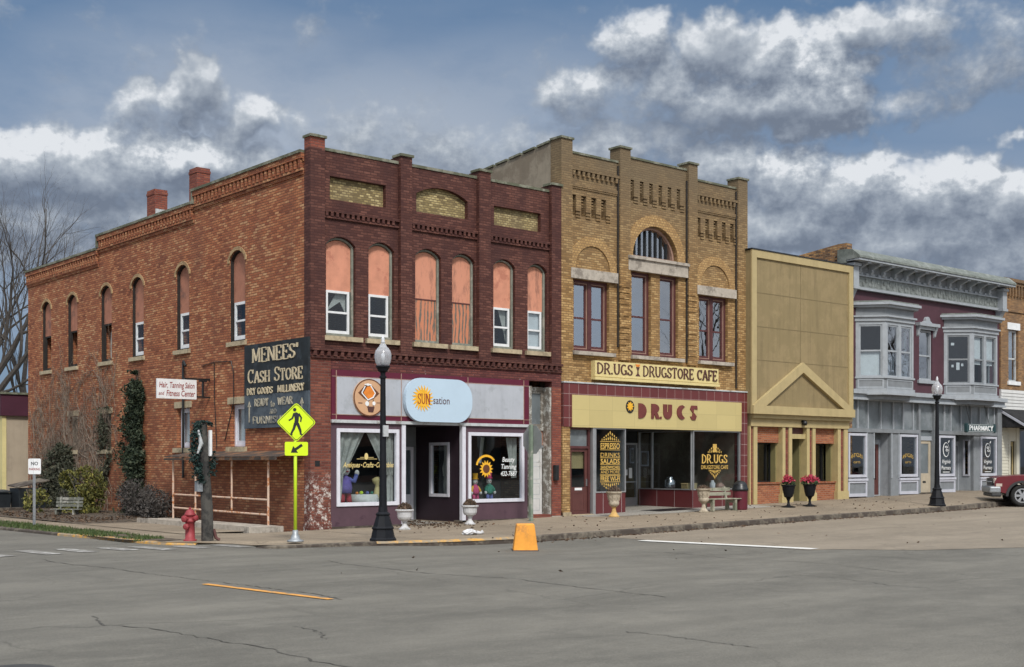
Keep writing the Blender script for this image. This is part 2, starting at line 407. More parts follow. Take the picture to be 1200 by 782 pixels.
def leaves_mat(name, c1, c2, c3):
    m, nt, bs = new_mat(name)
    gi = node(nt, 'ShaderNodeNewGeometry')
    tc = node(nt, 'ShaderNodeTexCoord').outputs['Object']
    n = node(nt, 'ShaderNodeTexNoise', {'Vector': tc, 'Scale': 3, 'Detail': 3}).outputs['Fac']
    f = mth(nt, 'ADD', mth(nt, 'MULTIPLY', gi.outputs['Random Per Island'], .7), mth(nt, 'MULTIPLY_ADD', n, .9, -.3), clamp=True)
    c = ramp(nt, f, [(0, c1), (.5, c2), (1, c3)])
    nt.links.new(c, bs.inputs['Base Color']); bs.inputs['Roughness'].default_value = .65; bs.inputs['Specular IOR Level'].default_value = .3
    return m

M = {}
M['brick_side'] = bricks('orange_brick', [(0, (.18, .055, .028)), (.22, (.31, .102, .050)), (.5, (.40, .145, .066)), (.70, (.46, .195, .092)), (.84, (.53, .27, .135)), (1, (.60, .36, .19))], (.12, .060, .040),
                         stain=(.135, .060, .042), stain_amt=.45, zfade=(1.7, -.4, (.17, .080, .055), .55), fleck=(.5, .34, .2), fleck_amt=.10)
M['brick_painted'] = bricks('maroon_painted_brick', [(0, (.060, .021, .018)), (.5, (.112, .043, .032)), (1, (.178, .076, .056))], (.045, .018, .016), mortar_amt=.9,
                            stain=(.050, .020, .019), stain_amt=.7, fleck=(.30, .16, .125), fleck_amt=.12, bump=.45, rough=.7)
M['brick_chipped'] = bricks('chipped_maroon_brick', [(0, (.085, .028, .026)), (.5, (.13, .042, .038)), (1, (.19, .065, .05))], (.07, .03, .03),
                            fleck=(.46, .36, .34), fleck_amt=.30, bump=.6)
M['brick_pier'] = bricks('flaking_white_brick', [(0, (.10, .030, .025)), (.5, (.17, .052, .036)), (1, (.27, .095, .06))], (.13, .075, .06),
                         fleck=(.55, .50, .46), fleck_amt=.62, vert=(.9, 1.45), bump=.6)
M['brick_redpier'] = bricks('worn_red_brick', [(0, (.15, .042, .03)), (.5, (.22, .062, .042)), (1, (.30, .10, .06))], (.13, .07, .06), fleck=(.40, .30, .27), fleck_amt=.12)
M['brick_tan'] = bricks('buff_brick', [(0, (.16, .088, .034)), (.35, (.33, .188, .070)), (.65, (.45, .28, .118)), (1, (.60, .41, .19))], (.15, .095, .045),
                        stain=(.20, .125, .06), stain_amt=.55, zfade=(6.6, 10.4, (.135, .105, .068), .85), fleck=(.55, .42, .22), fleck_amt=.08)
M['brick_arch'] = bricks('golden_brick', [(0, (.30, .18, .075)), (.5, (.41, .255, .105)), (1, (.52, .34, .15))], (.20, .13, .07), bw=.11, rh=.075, stain=(.3, .18, .08), stain_amt=.3)
M['brick_panel'] = bricks('yellow_panel_brick', [(0, (.11, .08, .04)), (.35, (.25, .19, .085)), (.65, (.40, .31, .14)), (1, (.58, .48, .25))], (.13, .10, .06), bw=.13, rh=.06, stain=(.15, .115, .07), stain_amt=.7)
M['brick_rough'] = bricks('rough_party_brick', [(0, (.05, .03, .025)), (.4, (.19, .10, .05)), (.7, (.40, .20, .075)), (1, (.5, .32, .14))], (.22, .18, .13), stain=(.06, .045, .04), stain_amt=.7, stain_scale=1.0)
M['brick_small'] = bricks('red_infill_brick', [(0, (.22, .065, .03)), (.5, (.32, .10, .045)), (1, (.42, .16, .07))], (.30, .20, .14))
M['brick_far'] = bricks('brown_brick', [(0, (.16, .08, .04)), (.5, (.27, .145, .065)), (1, (.42, .24, .10))], (.24, .18, .12), stain=(.13, .09, .06), stain_amt=.6, zfade=(8.2, 9.6, (.10, .075, .05), .7))
M['brick_opposite'] = bricks('dark_red_brick', [(0, (.22, .11, .08)), (1, (.40, .22, .15))], (.2, .15, .12))
M['hood'] = bricks('buff_hood_brick', [(0, (.26, .16, .08)), (.5, (.40, .27, .14)), (1, (.5, .36, .2))], (.22, .15, .1), bw=.075, rh=.2)
M['dark_casing'] = plain('black_brown_casing', (.022, .018, .016), .8, .25, 8)
M['stone'] = plain('pale_sandstone', (.40, .33, .22), .85, .15, 9, c2=(.26, .21, .14), amt=.35, bump=.3)
M['lintel'] = plain('grey_limestone', (.40, .355, .30), .85, .14, 7, c2=(.22, .19, .16), amt=.35, bump=.3, streak=0.6)
M['coping'] = plain('weathered_cap_concrete', (.20, .20, .155), .9, .2, 8, c2=(.10, .105, .07), amt=.5, bump=.4)
M['tin'] = plain('pale_metal_flashing', (.45, .47, .48), .5, .1, 5, c2=(.25, .24, .22), amt=.3)
M['stucco'] = plain('weathered_grey_stucco', (.27, .23, .175), .9, .10, 3, c2=(.19, .155, .115), amt=.5, bump=.25, patch=.9, streak=0.6)
M['roof'] = plain('tar_roof', (.06, .06, .06), .95, .2, 3)
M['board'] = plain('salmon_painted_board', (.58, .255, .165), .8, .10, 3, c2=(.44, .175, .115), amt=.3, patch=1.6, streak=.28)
def grain_board():
    m, nt, bs = new_mat('peeling_salmon_plywood')
    tc = node(nt, 'ShaderNodeTexCoord').outputs['Object']
    p = vmath(nt, 'MULTIPLY', tc, (3.0, 1, .8))
    w = node(nt, 'ShaderNodeTexWave', {'Vector': p, 'Scale': .9, 'Distortion': 7.5, 'Detail': 4, 'Detail Scale': 1.1, 'Detail Roughness': .6}).outputs['Fac']
    n = node(nt, 'ShaderNodeTexNoise', {'Vector': vmath(nt, 'MULTIPLY', tc, (9, 1, 2.2)), 'Scale': 1.6, 'Detail': 6, 'Roughness': .7}).outputs['Fac']
    k = mth(nt, 'MULTIPLY', ramp(nt, w, [(.35, 0.0), (.7, 1.0)]), ramp(nt, n, [(.36, 0.0), (.5, 1.0)]))
    c = mixc(nt, k, (.52, .20, .11), (.13, .12, .10))
    nt.links.new(c, bs.inputs['Base Color']); bs.inputs['Roughness'].default_value = .8
    return m
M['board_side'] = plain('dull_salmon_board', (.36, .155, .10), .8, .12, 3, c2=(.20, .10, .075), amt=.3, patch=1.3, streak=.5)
M['ply'] = grain_board()
def worn_board():
    m, nt, bs = new_mat('stained_salmon_board')
    tc = node(nt, 'ShaderNodeTexCoord').outputs['Object']
    n = node(nt, 'ShaderNodeTexNoise', {'Vector': vmath(nt, 'MULTIPLY', tc, (4, 1, 1.1)), 'Scale': 1.5, 'Detail': 8, 'Roughness': .75}).outputs['Fac']
    c = mixc(nt, ramp(nt, n, [(.48, 0.0), (.66, .8)]), (.57, .25, .16), (.22, .105, .075))
    nt.links.new(c, bs.inputs['Base Color']); bs.inputs['Roughness'].default_value = .8
    return m
M['board_worn'] = worn_board()
M['casing'] = plain('grey_green_casing', (.20, .21, .175), .7, .2, 8, c2=(.33, .31, .26), amt=.3)
M['white'] = plain('white_paint', (.72, .73, .74), .5, .05, 5, c2=(.5, .5, .48), amt=.15, streak=0.32)
M['vinyl'] = plain('pale_violet_white_frame', (.62, .62, .68), .5, .06, 5, c2=(.45, .45, .47), amt=.15, streak=0.32)
M['aluminium'] = plain('dull_aluminium', (.42, .43, .44), .35, .08, 4, metal=.6)
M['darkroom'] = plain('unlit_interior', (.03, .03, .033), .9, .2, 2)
M['curtain'] = plain('sheer_curtain', (.42, .42, .39), .85, .18, 5)
M['blind'] = plain('white_blind', (.62, .64, .66), .7, .06, 4)
M['glass'] = glass_mat('window_glass', (.86, .89, .9), 1.7, 0, .05)
M['glass_up'] = glass_mat('old_window_glass', (.68, .72, .75), 4.6, 0, .08)
M['glass_shop'] = glass_mat('shop_glass', (.84, .87, .88), 1.85, 0, .03)
M['glass_frost'] = plain('frosted_lamp_glass', (.62, .63, .66), .25, .05, 8)
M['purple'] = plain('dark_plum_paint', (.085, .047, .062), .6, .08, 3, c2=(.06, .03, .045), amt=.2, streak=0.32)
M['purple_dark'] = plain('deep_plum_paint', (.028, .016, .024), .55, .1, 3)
M['maroon_tile'] = plain('maroon_sign_tile', (.105, .012, .030), .3, .1, 2, spec=.5)
M['sign_grey'] = plain('pale_grey_enamel', (.40, .42, .46), .4, .05, 1.5, c2=(.34, .36, .39), amt=.3, spec=.5, streak=0.32)
M['sign_blue'] = plain('pale_blue_sign_board', (.45, .57, .68), .45, .03, 1.5)
M['blk'] = plain('black_paint', (.012, .013, .014), .4, .2, 5, spec=.5)
M['ironblk'] = plain('black_cast_iron', (.005, .006, .009), .6, .25, 9, spec=.25, bump=.1)
M['signboard'] = plain('faded_black_board', (.013, .018, .022), .7, .3, 3, c2=(.03, .04, .05), amt=.3)
M['signboard_faded'] = plain('washed_out_slate_board', (.045, .060, .078), .75, .25, 4, c2=(.075, .095, .115), amt=.5)
M['cream_letter'] = plain('cream_lettering', (.55, .46, .31), .7, .12, 9, c2=(.35, .29, .2), amt=.2)
M['cream_faded'] = plain('faded_cream_lettering', (.42, .38, .29), .75, .2, 8, c2=(.16, .16, .15), amt=.4)
M['gold'] = plain('gold_leaf_lettering', (.62, .40, .10), .4, .1, 5, metal=.1)
M['gold_pale'] = plain('pale_gold_lettering', (.66, .52, .22), .5, .1, 5)
M['white_letter'] = plain('white_lettering', (.75, .76, .76), .6, .05, 5)
M['orange'] = plain('orange_emblem', (.70, .22, .03), .5, .1, 8)
M['orange_dark'] = plain('brown_emblem', (.12, .045, .02), .5, .1, 8)
M['tan_disc'] = plain('tan_emblem_disc', (.55, .33, .19), .5, .06, 4)
M['yellow'] = plain('sun_yellow', (.78, .42, .03), .5, .08, 8)
M['red_letter'] = plain('dark_red_lettering', (.26, .03, .025), .5, .1, 8)
M['brown_letter'] = plain('dark_brown_lettering', (.085, .035, .028), .6, .1, 8)
M['rust_letter'] = plain('oxblood_lettering', (.145, .036, .030), .5, .12, 6)
M['cream_sign'] = plain('cream_sign_board', (.64, .53, .25), .5, .05, 2, c2=(.5, .4, .18), amt=.15, streak=0.32)
def tile_mat(name, c, seam, w, h, mort, rough=.35, off=0.0, var=.12, ox=0, oz=0):
    m, nt, bs = new_mat(name)
    uv, tc, xyz = wall_uv(nt)
    uv = vmath(nt, 'ADD', uv, (ox, oz, 0))
    bt = node(nt, 'ShaderNodeTexBrick', {'Vector': uv, 'Color1': (0, 0, 0, 1), 'Color2': (1, 1, 1, 1), 'Mortar': (.5, .5, .5, 1), 'Scale': 1.0,
              'Mortar Size': mort, 'Mortar Smooth': .1, 'Brick Width': w, 'Row Height': h}, offset=off)
    n = node(nt, 'ShaderNodeTexNoise', {'Vector': uv, 'Scale': 3, 'Detail': 8, 'Roughness': .7}).outputs['Fac']
    f = mth(nt, 'ADD', mth(nt, 'MULTIPLY', bt.outputs['Color'], .5), mth(nt, 'MULTIPLY', n, .5))
    cc = ramp(nt, f, [(.2, tuple(x * (1 - var) for x in c)), (.8, tuple(x * (1 + var) for x in c))])
    cc = mixc(nt, bt.outputs['Fac'], cc, seam)
    nt.links.new(cc, bs.inputs['Base Color']); bs.inputs['Roughness'].default_value = rough
    return m
M['tile_ox'] = tile_mat('oxblood_glazed_tile', (.125, .028, .028), (.34, .25, .23), .365, .34, .006, ox=.03, oz=.18)
M['tile_bulk'] = tile_mat('oxblood_bulkhead_tile', (.115, .026, .028), (.36, .3, .3), .75, 1.2, .008, oz=.35)
M['panel_yellow'] = tile_mat('butter_yellow_enamel', (.505, .415, .185), (.36, .29, .13), .92, .45, .004, ox=.06, oz=.03, var=.06)
M['brown_door'] = plain('red_brown_door_paint', (.10, .036, .032), .5, .12, 5)
M['sash_brown'] = plain('maroon_sash_paint', (.085, .028, .028), .5, .15, 5)
M['sash_tan'] = plain('pinkish_tan_trim', (.32, .20, .155), .6, .12, 6)
M['khaki'] = plain('khaki_panel', (.27, .205, .105), .75, .05, 2, c2=(.235, .18, .09), amt=.45, patch=.9, streak=0.65)
M['khaki_light'] = plain('khaki_trim', (.41, .325, .165), .65, .06, 3, streak=0.32)
M['khaki_seam'] = plain('khaki_seam', (.17, .13, .065), .8, .1, 3)
M['cream_trim'] = plain('cream_column_paint', (.45, .36, .175), .6, .07, 3, streak=0.32)
M['olive'] = plain('olive_reveal_paint', (.20, .18, .08), .65, .08, 3)
M['frieze'] = plain('patterned_grey_frieze', (.24, .26, .255), .7, .25, 14, c2=(.14, .155, .15), amt=.5, patch=7)
M['plum_wall'] = plain('plum_wall_paint', (.074, .029, .040), .65, .10, 2, c2=(.058, .023, .033), amt=.3, streak=0.32)
M['trim_grey'] = plain('blue_grey_trim', (.32, .345, .372), .6, .08, 4, c2=(.27, .29, .31), amt=.25, streak=0.32)
M['door_tan'] = plain('pale_tan_door', (.42, .36, .27), .6, .08, 4, streak=.3)
M['trim_mid'] = plain('mid_grey_trim', (.20, .215, .23), .65, .10, 4, streak=0.32)
M['trim_pale'] = plain('lavender_white_trim', (.48, .49, .55), .55, .06, 4, streak=0.32)
M['trim_green'] = plain('grey_green_cornice', (.135, .15, .135), .75, .2, 6, c2=(.20, .215, .20), amt=.35)
M['transom'] = glass_mat('old_transom_glass', (.34, .37, .38), 1.6, .25, .1)
M['transom_panel'] = plain('grey_transom_panel', (.13, .15, .16), .35, .18, 1.2, c2=(.20, .22, .235), amt=.4, spec=.6, patch=.8)
M['siding'] = plain('white_lap_siding', (.56, .56, .55), .6, .06, 3, streak=0.32)
M['cream_siding'] = plain('cream_lap_siding', (.56, .54, .45), .6, .06, 3)
M['shingle'] = plain('black_shingle', (.022, .022, .024), .9, .4, 8, bump=.6)
M['tan_wall'] = plain('tan_rendered_wall', (.36, .30, .225), .85, .05, 1.5, c2=(.30, .25, .19), amt=.3, patch=.5, streak=0.5)
M['maroon_band'] = plain('maroon_fascia', (.055, .012, .026), .6, .1, 2)
M['yellow_trim'] = plain('pale_yellow_trim', (.60, .52, .25), .6, .06, 2)
M['lime'] = plain('fluorescent_yellow_green', (.62, .80, .012), .45, .03, 2)
M['lime_pole'] = plain('yellow_green_pole', (.55, .74, .03), .4, .05, 3)
M['galv'] = plain('galvanised_steel', (.30, .32, .34), .5, .15, 12, metal=.5)
M['hydrant'] = plain('faded_red_hydrant_paint', (.27, .038, .045), .55, .15, 7, c2=(.24, .03, .04), amt=.3)
M['post_wood'] = plain('tarred_wood', (.030, .029, .028), .85, .3, 14, c2=(.075, .07, .062), amt=.4, bump=.5)
M['rust_pipe'] = plain('rusty_cream_pipe', (.60, .44, .34), .7, .12, 5, c2=(.42, .17, .07), amt=.38, patch=5)
M['rust_roof'] = plain('rusty_roof_sheet', (.055, .043, .036), .8, .2, 4, c2=(.20, .10, .05), amt=.4)
M['bench_grey'] = plain('weathered_bench_wood', (.13, .135, .115), .85, .25, 9, c2=(.32, .31, .28), amt=.4, bump=.3)
M['bench_lichen'] = plain('mossy_bench_wood', (.30, .29, .225), .85, .22, 9, c2=(.16, .17, .12), amt=.45, bump=.3)
M['urn_white'] = plain('white_urn_plastic', (.50, .50, .51), .55, .08, 6, c2=(.34, .33, .31), amt=.3)
M['urn_stone'] = plain('cast_stone_urn', (.43, .37, .285), .85, .14, 10, c2=(.27, .225, .165), amt=.4, bump=.4)
M['urn_base_gold'] = plain('ochre_urn_foot', (.52, .33, .12), .85, .12, 9, c2=(.4, .3, .18), amt=.3, bump=.3)
M['dead_plant'] = leaves_mat('dead_plant', (.05, .035, .025), (.10, .07, .05), (.17, .11, .075))
M['bag'] = plain('white_crumpled_plastic', (.56, .56, .57), .4, .06, 9)
M['marker'] = plain('orange_yellow_paint', (.74, .31, .04), .7, .10, 4, c2=(.50, .22, .05), amt=.35, bump=.1, streak=0.35)
M['can_red'] = plain('maroon_litter_bin', (.10, .012, .022), .5, .1, 6)
M['can_lid'] = plain('black_plastic_lid', (.012, .014, .017), .35, .15, 5)
M['flower'] = leaves_mat('pink_flowers', (.25, .012, .03), (.50, .035, .085), (.68, .17, .24))
M['flower_leaf'] = leaves_mat('dark_pot_leaves', (.02, .04, .015), (.04, .07, .03), (.07, .10, .04))
M['ivy'] = leaves_mat('dark_ivy', (.011, .020, .012), (.026, .040, .022), (.065, .078, .045))
M['ivy_mix'] = leaves_mat('ivy_and_dead_leaves', (.022, .026, .017), (.05, .055, .035), (.10, .095, .065))
M['shrub'] = leaves_mat('yellow_green_shrub', (.028, .036, .012), (.105, .105, .025), (.27, .24, .06))
M['drybush'] = leaves_mat('grey_dry_bush', (.03, .027, .025), (.065, .057, .052), (.12, .105, .095))
M['vine'] = plain('dry_vine_stem', (.20, .155, .12), .9, .2, 8)
M['bark'] = plain('dark_bark', (.060, .052, .046), .9, .25, 8, bump=.3)
M['bark_far'] = plain('grey_bark', (.085, .078, .072), .9, .2, 8)
M['soil'] = plain('leaf_strewn_soil', (.050, .040, .031), .95, .5, 14, c2=(.12, .09, .062), amt=.45, bump=.6, patch=6)
M['grass'] = leaves_mat('winter_grass', (.025, .05, .012), (.05, .085, .022), (.12, .13, .05))
M['litter'] = leaves_mat('dead_leaves', (.03, .02, .014), (.075, .045, .028), (.16, .10, .06))
M['tw_blue'] = plain('blue_doll_cloth', (.13, .16, .42), .8, .1, 9)
M['tw_purple'] = plain('violet_doll_cloth', (.16, .12, .38), .8, .1, 9)
M['tw_pink'] = plain('pink_doll_cloth', (.62, .07, .20), .8, .1, 9)
M['tw_green'] = plain('teal_doll_cloth', (.03, .22, .15), .8, .1, 9)
M['tw_white'] = plain('white_doll_cloth', (.66, .65, .62), .8, .08, 9)
M['tw_red'] = plain('red_doll_cloth', (.40, .035, .05), .8, .1, 9)
M['truck_red'] = plain('dark_red_car_paint', (.125, .006, .012), .22, .06, 2, spec=.7)
M['chrome'] = plain('dull_chrome', (.52, .53, .55), .2, .05, 4, metal=.9)
M['tyre'] = plain('tyre_rubber', (.016, .016, .016), .85, .2, 8)
M['plastic_dk'] = plain('dark_grey_plastic', (.03, .031, .033), .55, .15, 6)
M['headlight'] = plain('headlight_lens', (.50, .42, .36), .15, .05, 5, spec=.7)
M['green_sign'] = plain('dark_green_sign', (.020, .050, .055), .5, .1, 5)
M['green_post'] = plain('flaking_green_post', (.17, .215, .165), .65, .15, 6, c2=(.30, .31, .27), amt=.3)
M['sign_back'] = plain('bare_sign_back', (.27, .285, .285), .45, .08, 4, metal=.3)
M['peel'] = plain('peeling_white_paint', (.46, .46, .43), .7, .1, 8, c2=(.17, .15, .125), amt=.55, patch=6)
M['door_white'] = plain('grubby_white_door', (.58, .58, .57), .6, .06, 4, c2=(.42, .40, .38), amt=.25, streak=0.32)
M['bin'] = plain('black_plastic_bin', (.014, .018, .022), .5, .2, 5)

def road_mat(name, base, warm, scale_y, dark=.6, joints=None):
    m, nt, bs = new_mat(name)
    tc = node(nt, 'ShaderNodeTexCoord').outputs['Object']
    big = node(nt, 'ShaderNodeTexNoise', {'Vector': vmath(nt, 'MULTIPLY', tc, (.22, .5 * scale_y, 1)), 'Scale': 1, 'Detail': 10, 'Roughness': .68, 'Distortion': .3}).outputs['Fac']
    med = node(nt, 'ShaderNodeTexNoise', {'Vector': vmath(nt, 'MULTIPLY', tc, (.9, 1.5, 1)), 'Scale': 1.6, 'Detail': 12, 'Roughness': .82, 'Distortion': .2}).outputs['Fac']
    fine = node(nt, 'ShaderNodeTexNoise', {'Vector': tc, 'Scale': 38, 'Detail': 4, 'Roughness': .8}).outputs['Fac']
    c = ramp(nt, big, [(.32, tuple(x * dark for x in base)), (.5, base), (.68, warm)])
    c = mixc(nt, mth(nt, 'MULTIPLY', ramp(nt, med, [(.48, 0.0), (.72, 1.0)]), .45), c, tuple(min(1, x * 1.35) for x in warm))
    c = mixc(nt, mth(nt, 'MULTIPLY', ramp(nt, med, [(.28, 1.0), (.45, 0.0)]), .35), c, tuple(x * .55 for x in base))
    grit = node(nt, 'ShaderNodeTexNoise', {'Vector': tc, 'Scale': 95, 'Detail': 2, 'Roughness': .8}).outputs['Fac']
    c = mixc(nt, ramp(nt, grit, [(.30, .55), (.48, 0.0)]), c, tuple(x * .45 for x in base))
    c = mixc(nt, ramp(nt, grit, [(.56, 0.0), (.74, .5)]), c, tuple(min(1, x * 1.7) for x in warm))
    c = mixc(nt, ramp(nt, fine, [(.25, .60), (.5, 0.0)]), c, tuple(x * .5 for x in base))
    c = mixc(nt, ramp(nt, fine, [(.55, 0.0), (.8, .4)]), c, tuple(min(1, x * 1.6) for x in warm))
    if not joints:      # hairline crazing in patches
        xy = node(nt, 'ShaderNodeSeparateXYZ', {0: vmath(nt, 'ADD', tc, vmath(nt, 'MULTIPLY', node(nt, 'ShaderNodeTexNoise', {'Vector': tc, 'Scale': .12, 'Detail': 2}).outputs['Color'], (0, 1.2, 0)))}).outputs[1]
        trk = ramp(nt, mth(nt, 'SINE', mth(nt, 'MULTIPLY', xy, 3.3)), [(.55, 0.0), (1.0, 1.0)])
        c = mixc(nt, mth(nt, 'MULTIPLY', mth(nt, 'MULTIPLY', trk, ramp(nt, big, [(.4, .2), (.6, 1.0)])), .28), c, tuple(x * .6 for x in base))
        ed = node(nt, 'ShaderNodeTexVoronoi', {'Vector': vmath(nt, 'ADD', vmath(nt, 'MULTIPLY', tc, (.55, .38, 1)), vmath(nt, 'MULTIPLY_ADD', node(nt, 'ShaderNodeTexNoise', {'Vector': tc, 'Scale': 1.6, 'Detail': 6}).outputs['Color'], (.35, .35, 0), (0, 0, 0))), 'Scale': .8}, feature='DISTANCE_TO_EDGE', voronoi_dimensions='2D').outputs['Distance']
        msk = ramp(nt, node(nt, 'ShaderNodeTexNoise', {'Vector': tc, 'Scale': .23, 'Detail': 4}).outputs['Fac'], [(.47, 0.0), (.6, 1.0)])
        c = mixc(nt, mth(nt, 'MULTIPLY', mth(nt, 'MULTIPLY', ramp(nt, ed, [(.0, 1.0), (.012, 0.0)]), msk), .55), c, tuple(x * .35 for x in base))
        oil = node(nt, 'ShaderNodeTexNoise', {'Vector': vmath(nt, 'MULTIPLY', tc, (1.0, .30, 1)), 'Scale': .9, 'Detail': 9, 'Roughness': .75}).outputs['Fac']
        c = mixc(nt, mth(nt, 'MULTIPLY', ramp(nt, oil, [(.56, 0.0), (.70, 1.0)]), .4), c, tuple(x * .5 for x in base))
    if joints:
        w, h, seam = joints
        bt = node(nt, 'ShaderNodeTexBrick', {'Vector': vmath(nt, 'ADD', tc, vmath(nt, 'MULTIPLY_ADD', node(nt, 'ShaderNodeTexNoise', {'Vector': tc, 'Scale': 2, 'Detail': 4}).outputs['Color'], (.05, .05, 0), (0, 0, 0))),
                  'Color1': (0, 0, 0, 1), 'Color2': (1, 1, 1, 1), 'Scale': 1.0, 'Mortar Size': .012, 'Mortar Smooth': .4, 'Brick Width': w, 'Row Height': h}, offset=0)
        c = mixc(nt, mth(nt, 'MULTIPLY', mth(nt, 'SUBTRACT', bt.outputs['Color'], .5), .25), c, (.0, .0, .0))
        c = mixc(nt, mth(nt, 'MULTIPLY', bt.outputs['Fac'], .7), c, seam)
    nt.links.new(c, bs.inputs['Base Color']); bs.inputs['Roughness'].default_value = .85; bs.inputs['Specular IOR Level'].default_value = .3
    b = node(nt, 'ShaderNodeBump', {'Height': mth(nt, 'ADD', fine, mth(nt, 'MULTIPLY', med, .6)), 'Strength': .35, 'Distance': .02})
    nt.links.new(b.outputs[0], bs.inputs['Normal'])
    return m
M['asphalt'] = road_mat('worn_asphalt', (.130, .122, .104), (.176, .164, .138), 1.0, dark=.72)
M['concrete_road'] = road_mat('tan_concrete_road', (.215, .180, .138), (.265, .224, .172), 1.0, dark=.8)
M['walk'] = road_mat('tan_sidewalk_concrete', (.23, .185, .135), (.30, .245, .18), .8, dark=.75, joints=(1.52, 1.52, (.10, .08, .06)))
M['walk_grey'] = road_mat('grey_sidewalk_concrete', (.27, .25, .22), (.33, .31, .275), .8, dark=.75)
M['kerb'] = plain('dirty_kerb_concrete', (.135, .115, .09), .9, .3, 7, c2=(.055, .043, .035), amt=.5, bump=.4)
M['kerb_yellow'] = plain('worn_yellow_kerb_paint', (.52, .28, .06), .75, .14, 6, c2=(.25, .20, .14), amt=.5, patch=3.5)
M['paint_white'] = plain('worn_white_road_paint', (.52, .51, .48), .8, .12, 5, c2=(.19, .18, .165), amt=.62, patch=5)
M['paint_fresh'] = plain('white_stop_line_paint', (.60, .59, .56), .8, .1, 5, c2=(.30, .28, .25), amt=.22, patch=5)
M['paint_orange'] = plain('worn_orange_road_paint', (.60, .28, .06), .8, .1, 5, c2=(.27, .19, .11), amt=.35, patch=4)
M['crack'] = plain('open_road_crack', (.080, .074, .065), .95, .3, 6)
M['iron'] = plain('dark_disc', (.04, .038, .036), .7, .2, 10)

# ------------------------------------------------------------------ lettering
SERIF = {  # strokes on a unit-high letter: L line, A arc(cx,cy,rx,ry,a0,a1); last flag 'n' = no serif
 'A': (.86, [('L',.08,0,.43,1,'b'),('L',.78,0,.43,1,'b'),('L',.22,.34,.64,.34,'n')]),
 'C': (.82, [('A',.44,.5,.38,.5,50,310),('L',.70,.70,.70,.98,'n')]),
 'D': (.86, [('L',.12,0,.12,1,''),('A',.30,.5,.48,.5,-90,90),('L',.12,1,.32,1,'n'),('L',.12,0,.32,0,'n')]),
 'E': (.74, [('L',.14,0,.14,1,''),('L',.14,1,.66,1,'t'),('L',.14,.52,.5,.52,'t'),('L',.14,0,.68,0,'t')]),
 'F': (.70, [('L',.14,0,.14,1,''),('L',.14,1,.64,1,'t'),('L',.14,.52,.5,.52,'t')]),
 'G': (.88, [('A',.46,.5,.38,.5,50,320),('L',.74,.05,.74,.42,'n'),('L',.54,.42,.84,.42,'n')]),
 'H': (.88, [('L',.15,0,.15,1,''),('L',.73,0,.73,1,''),('L',.15,.5,.73,.5,'n')]),
 'I': (.40, [('L',.2,0,.2,1,'')]),
 'L': (.70, [('L',.14,0,.14,1,''),('L',.14,0,.64,0,'t')]),
 'M': (1.05, [('L',.13,0,.13,1,''),('L',.92,0,.92,1,''),('L',.16,1,.52,.12,'n'),('L',.89,1,.52,.12,'n')]),
 'N': (.92, [('L',.13,0,.13,1,''),('L',.79,0,.79,1,''),('L',.16,.97,.76,.03,'n')]),
 'O': (.90, [('A',.45,.5,.38,.5,0,360)]),
 'P': (.76, [('L',.14,0,.14,1,''),('A',.38,.73,.30,.27,-90,90),('L',.14,1,.40,1,'n'),('L',.14,.46,.40,.46,'n')]),
 'R': (.86, [('L',.14,0,.14,1,''),('A',.40,.73,.29,.27,-90,90),('L',.14,1,.42,1,'n'),('L',.14,.46,.42,.46,'n'),('L',.42,.46,.78,0,'b')]),
 'S': (.70, [('A',.36,.745,.27,.255,25,270),('A',.34,.255,.29,.255,-155,90),('L',.60,.74,.60,.95,'n'),('L',.07,.06,.07,.28,'n')]),
 'T': (.80, [('L',.4,0,.4,1,'b'),('L',.06,1,.74,1,'t')]),
 'U': (.88, [('L',.14,.32,.14,1,'p'),('L',.74,.32,.74,1,'p'),('A',.44,.32,.30,.32,180,360)]),
 'V': (.84, [('L',.10,1,.42,0,'p'),('L',.74,1,.42,0,'p')]),
 'W': (1.16, [('L',.10,1,.34,0,'p'),('L',.58,.9,.34,0,'n'),('L',.58,.9,.82,0,'n'),('L',1.06,1,.82,0,'p')]),
 'Y': (.82, [('L',.41,0,.41,.48,'b'),('L',.08,1,.41,.48,'p'),('L',.74,1,.41,.48,'p')]),
 '.': (.30, [('L',.15,0,.15,.14,'n')]), "'": (.30, [('L',.15,.72,.18,1.02,'n')]), '-': (.5, [('L',.1,.45,.4,.45,'n')]),
 't': (.5, [('L',.25,.05,.25,.85,'n'),('L',.06,.6,.44,.6,'n')]), 'o': (.6, [('A',.3,.3,.22,.3,0,360)]),
 ' ': (.45, []),
}
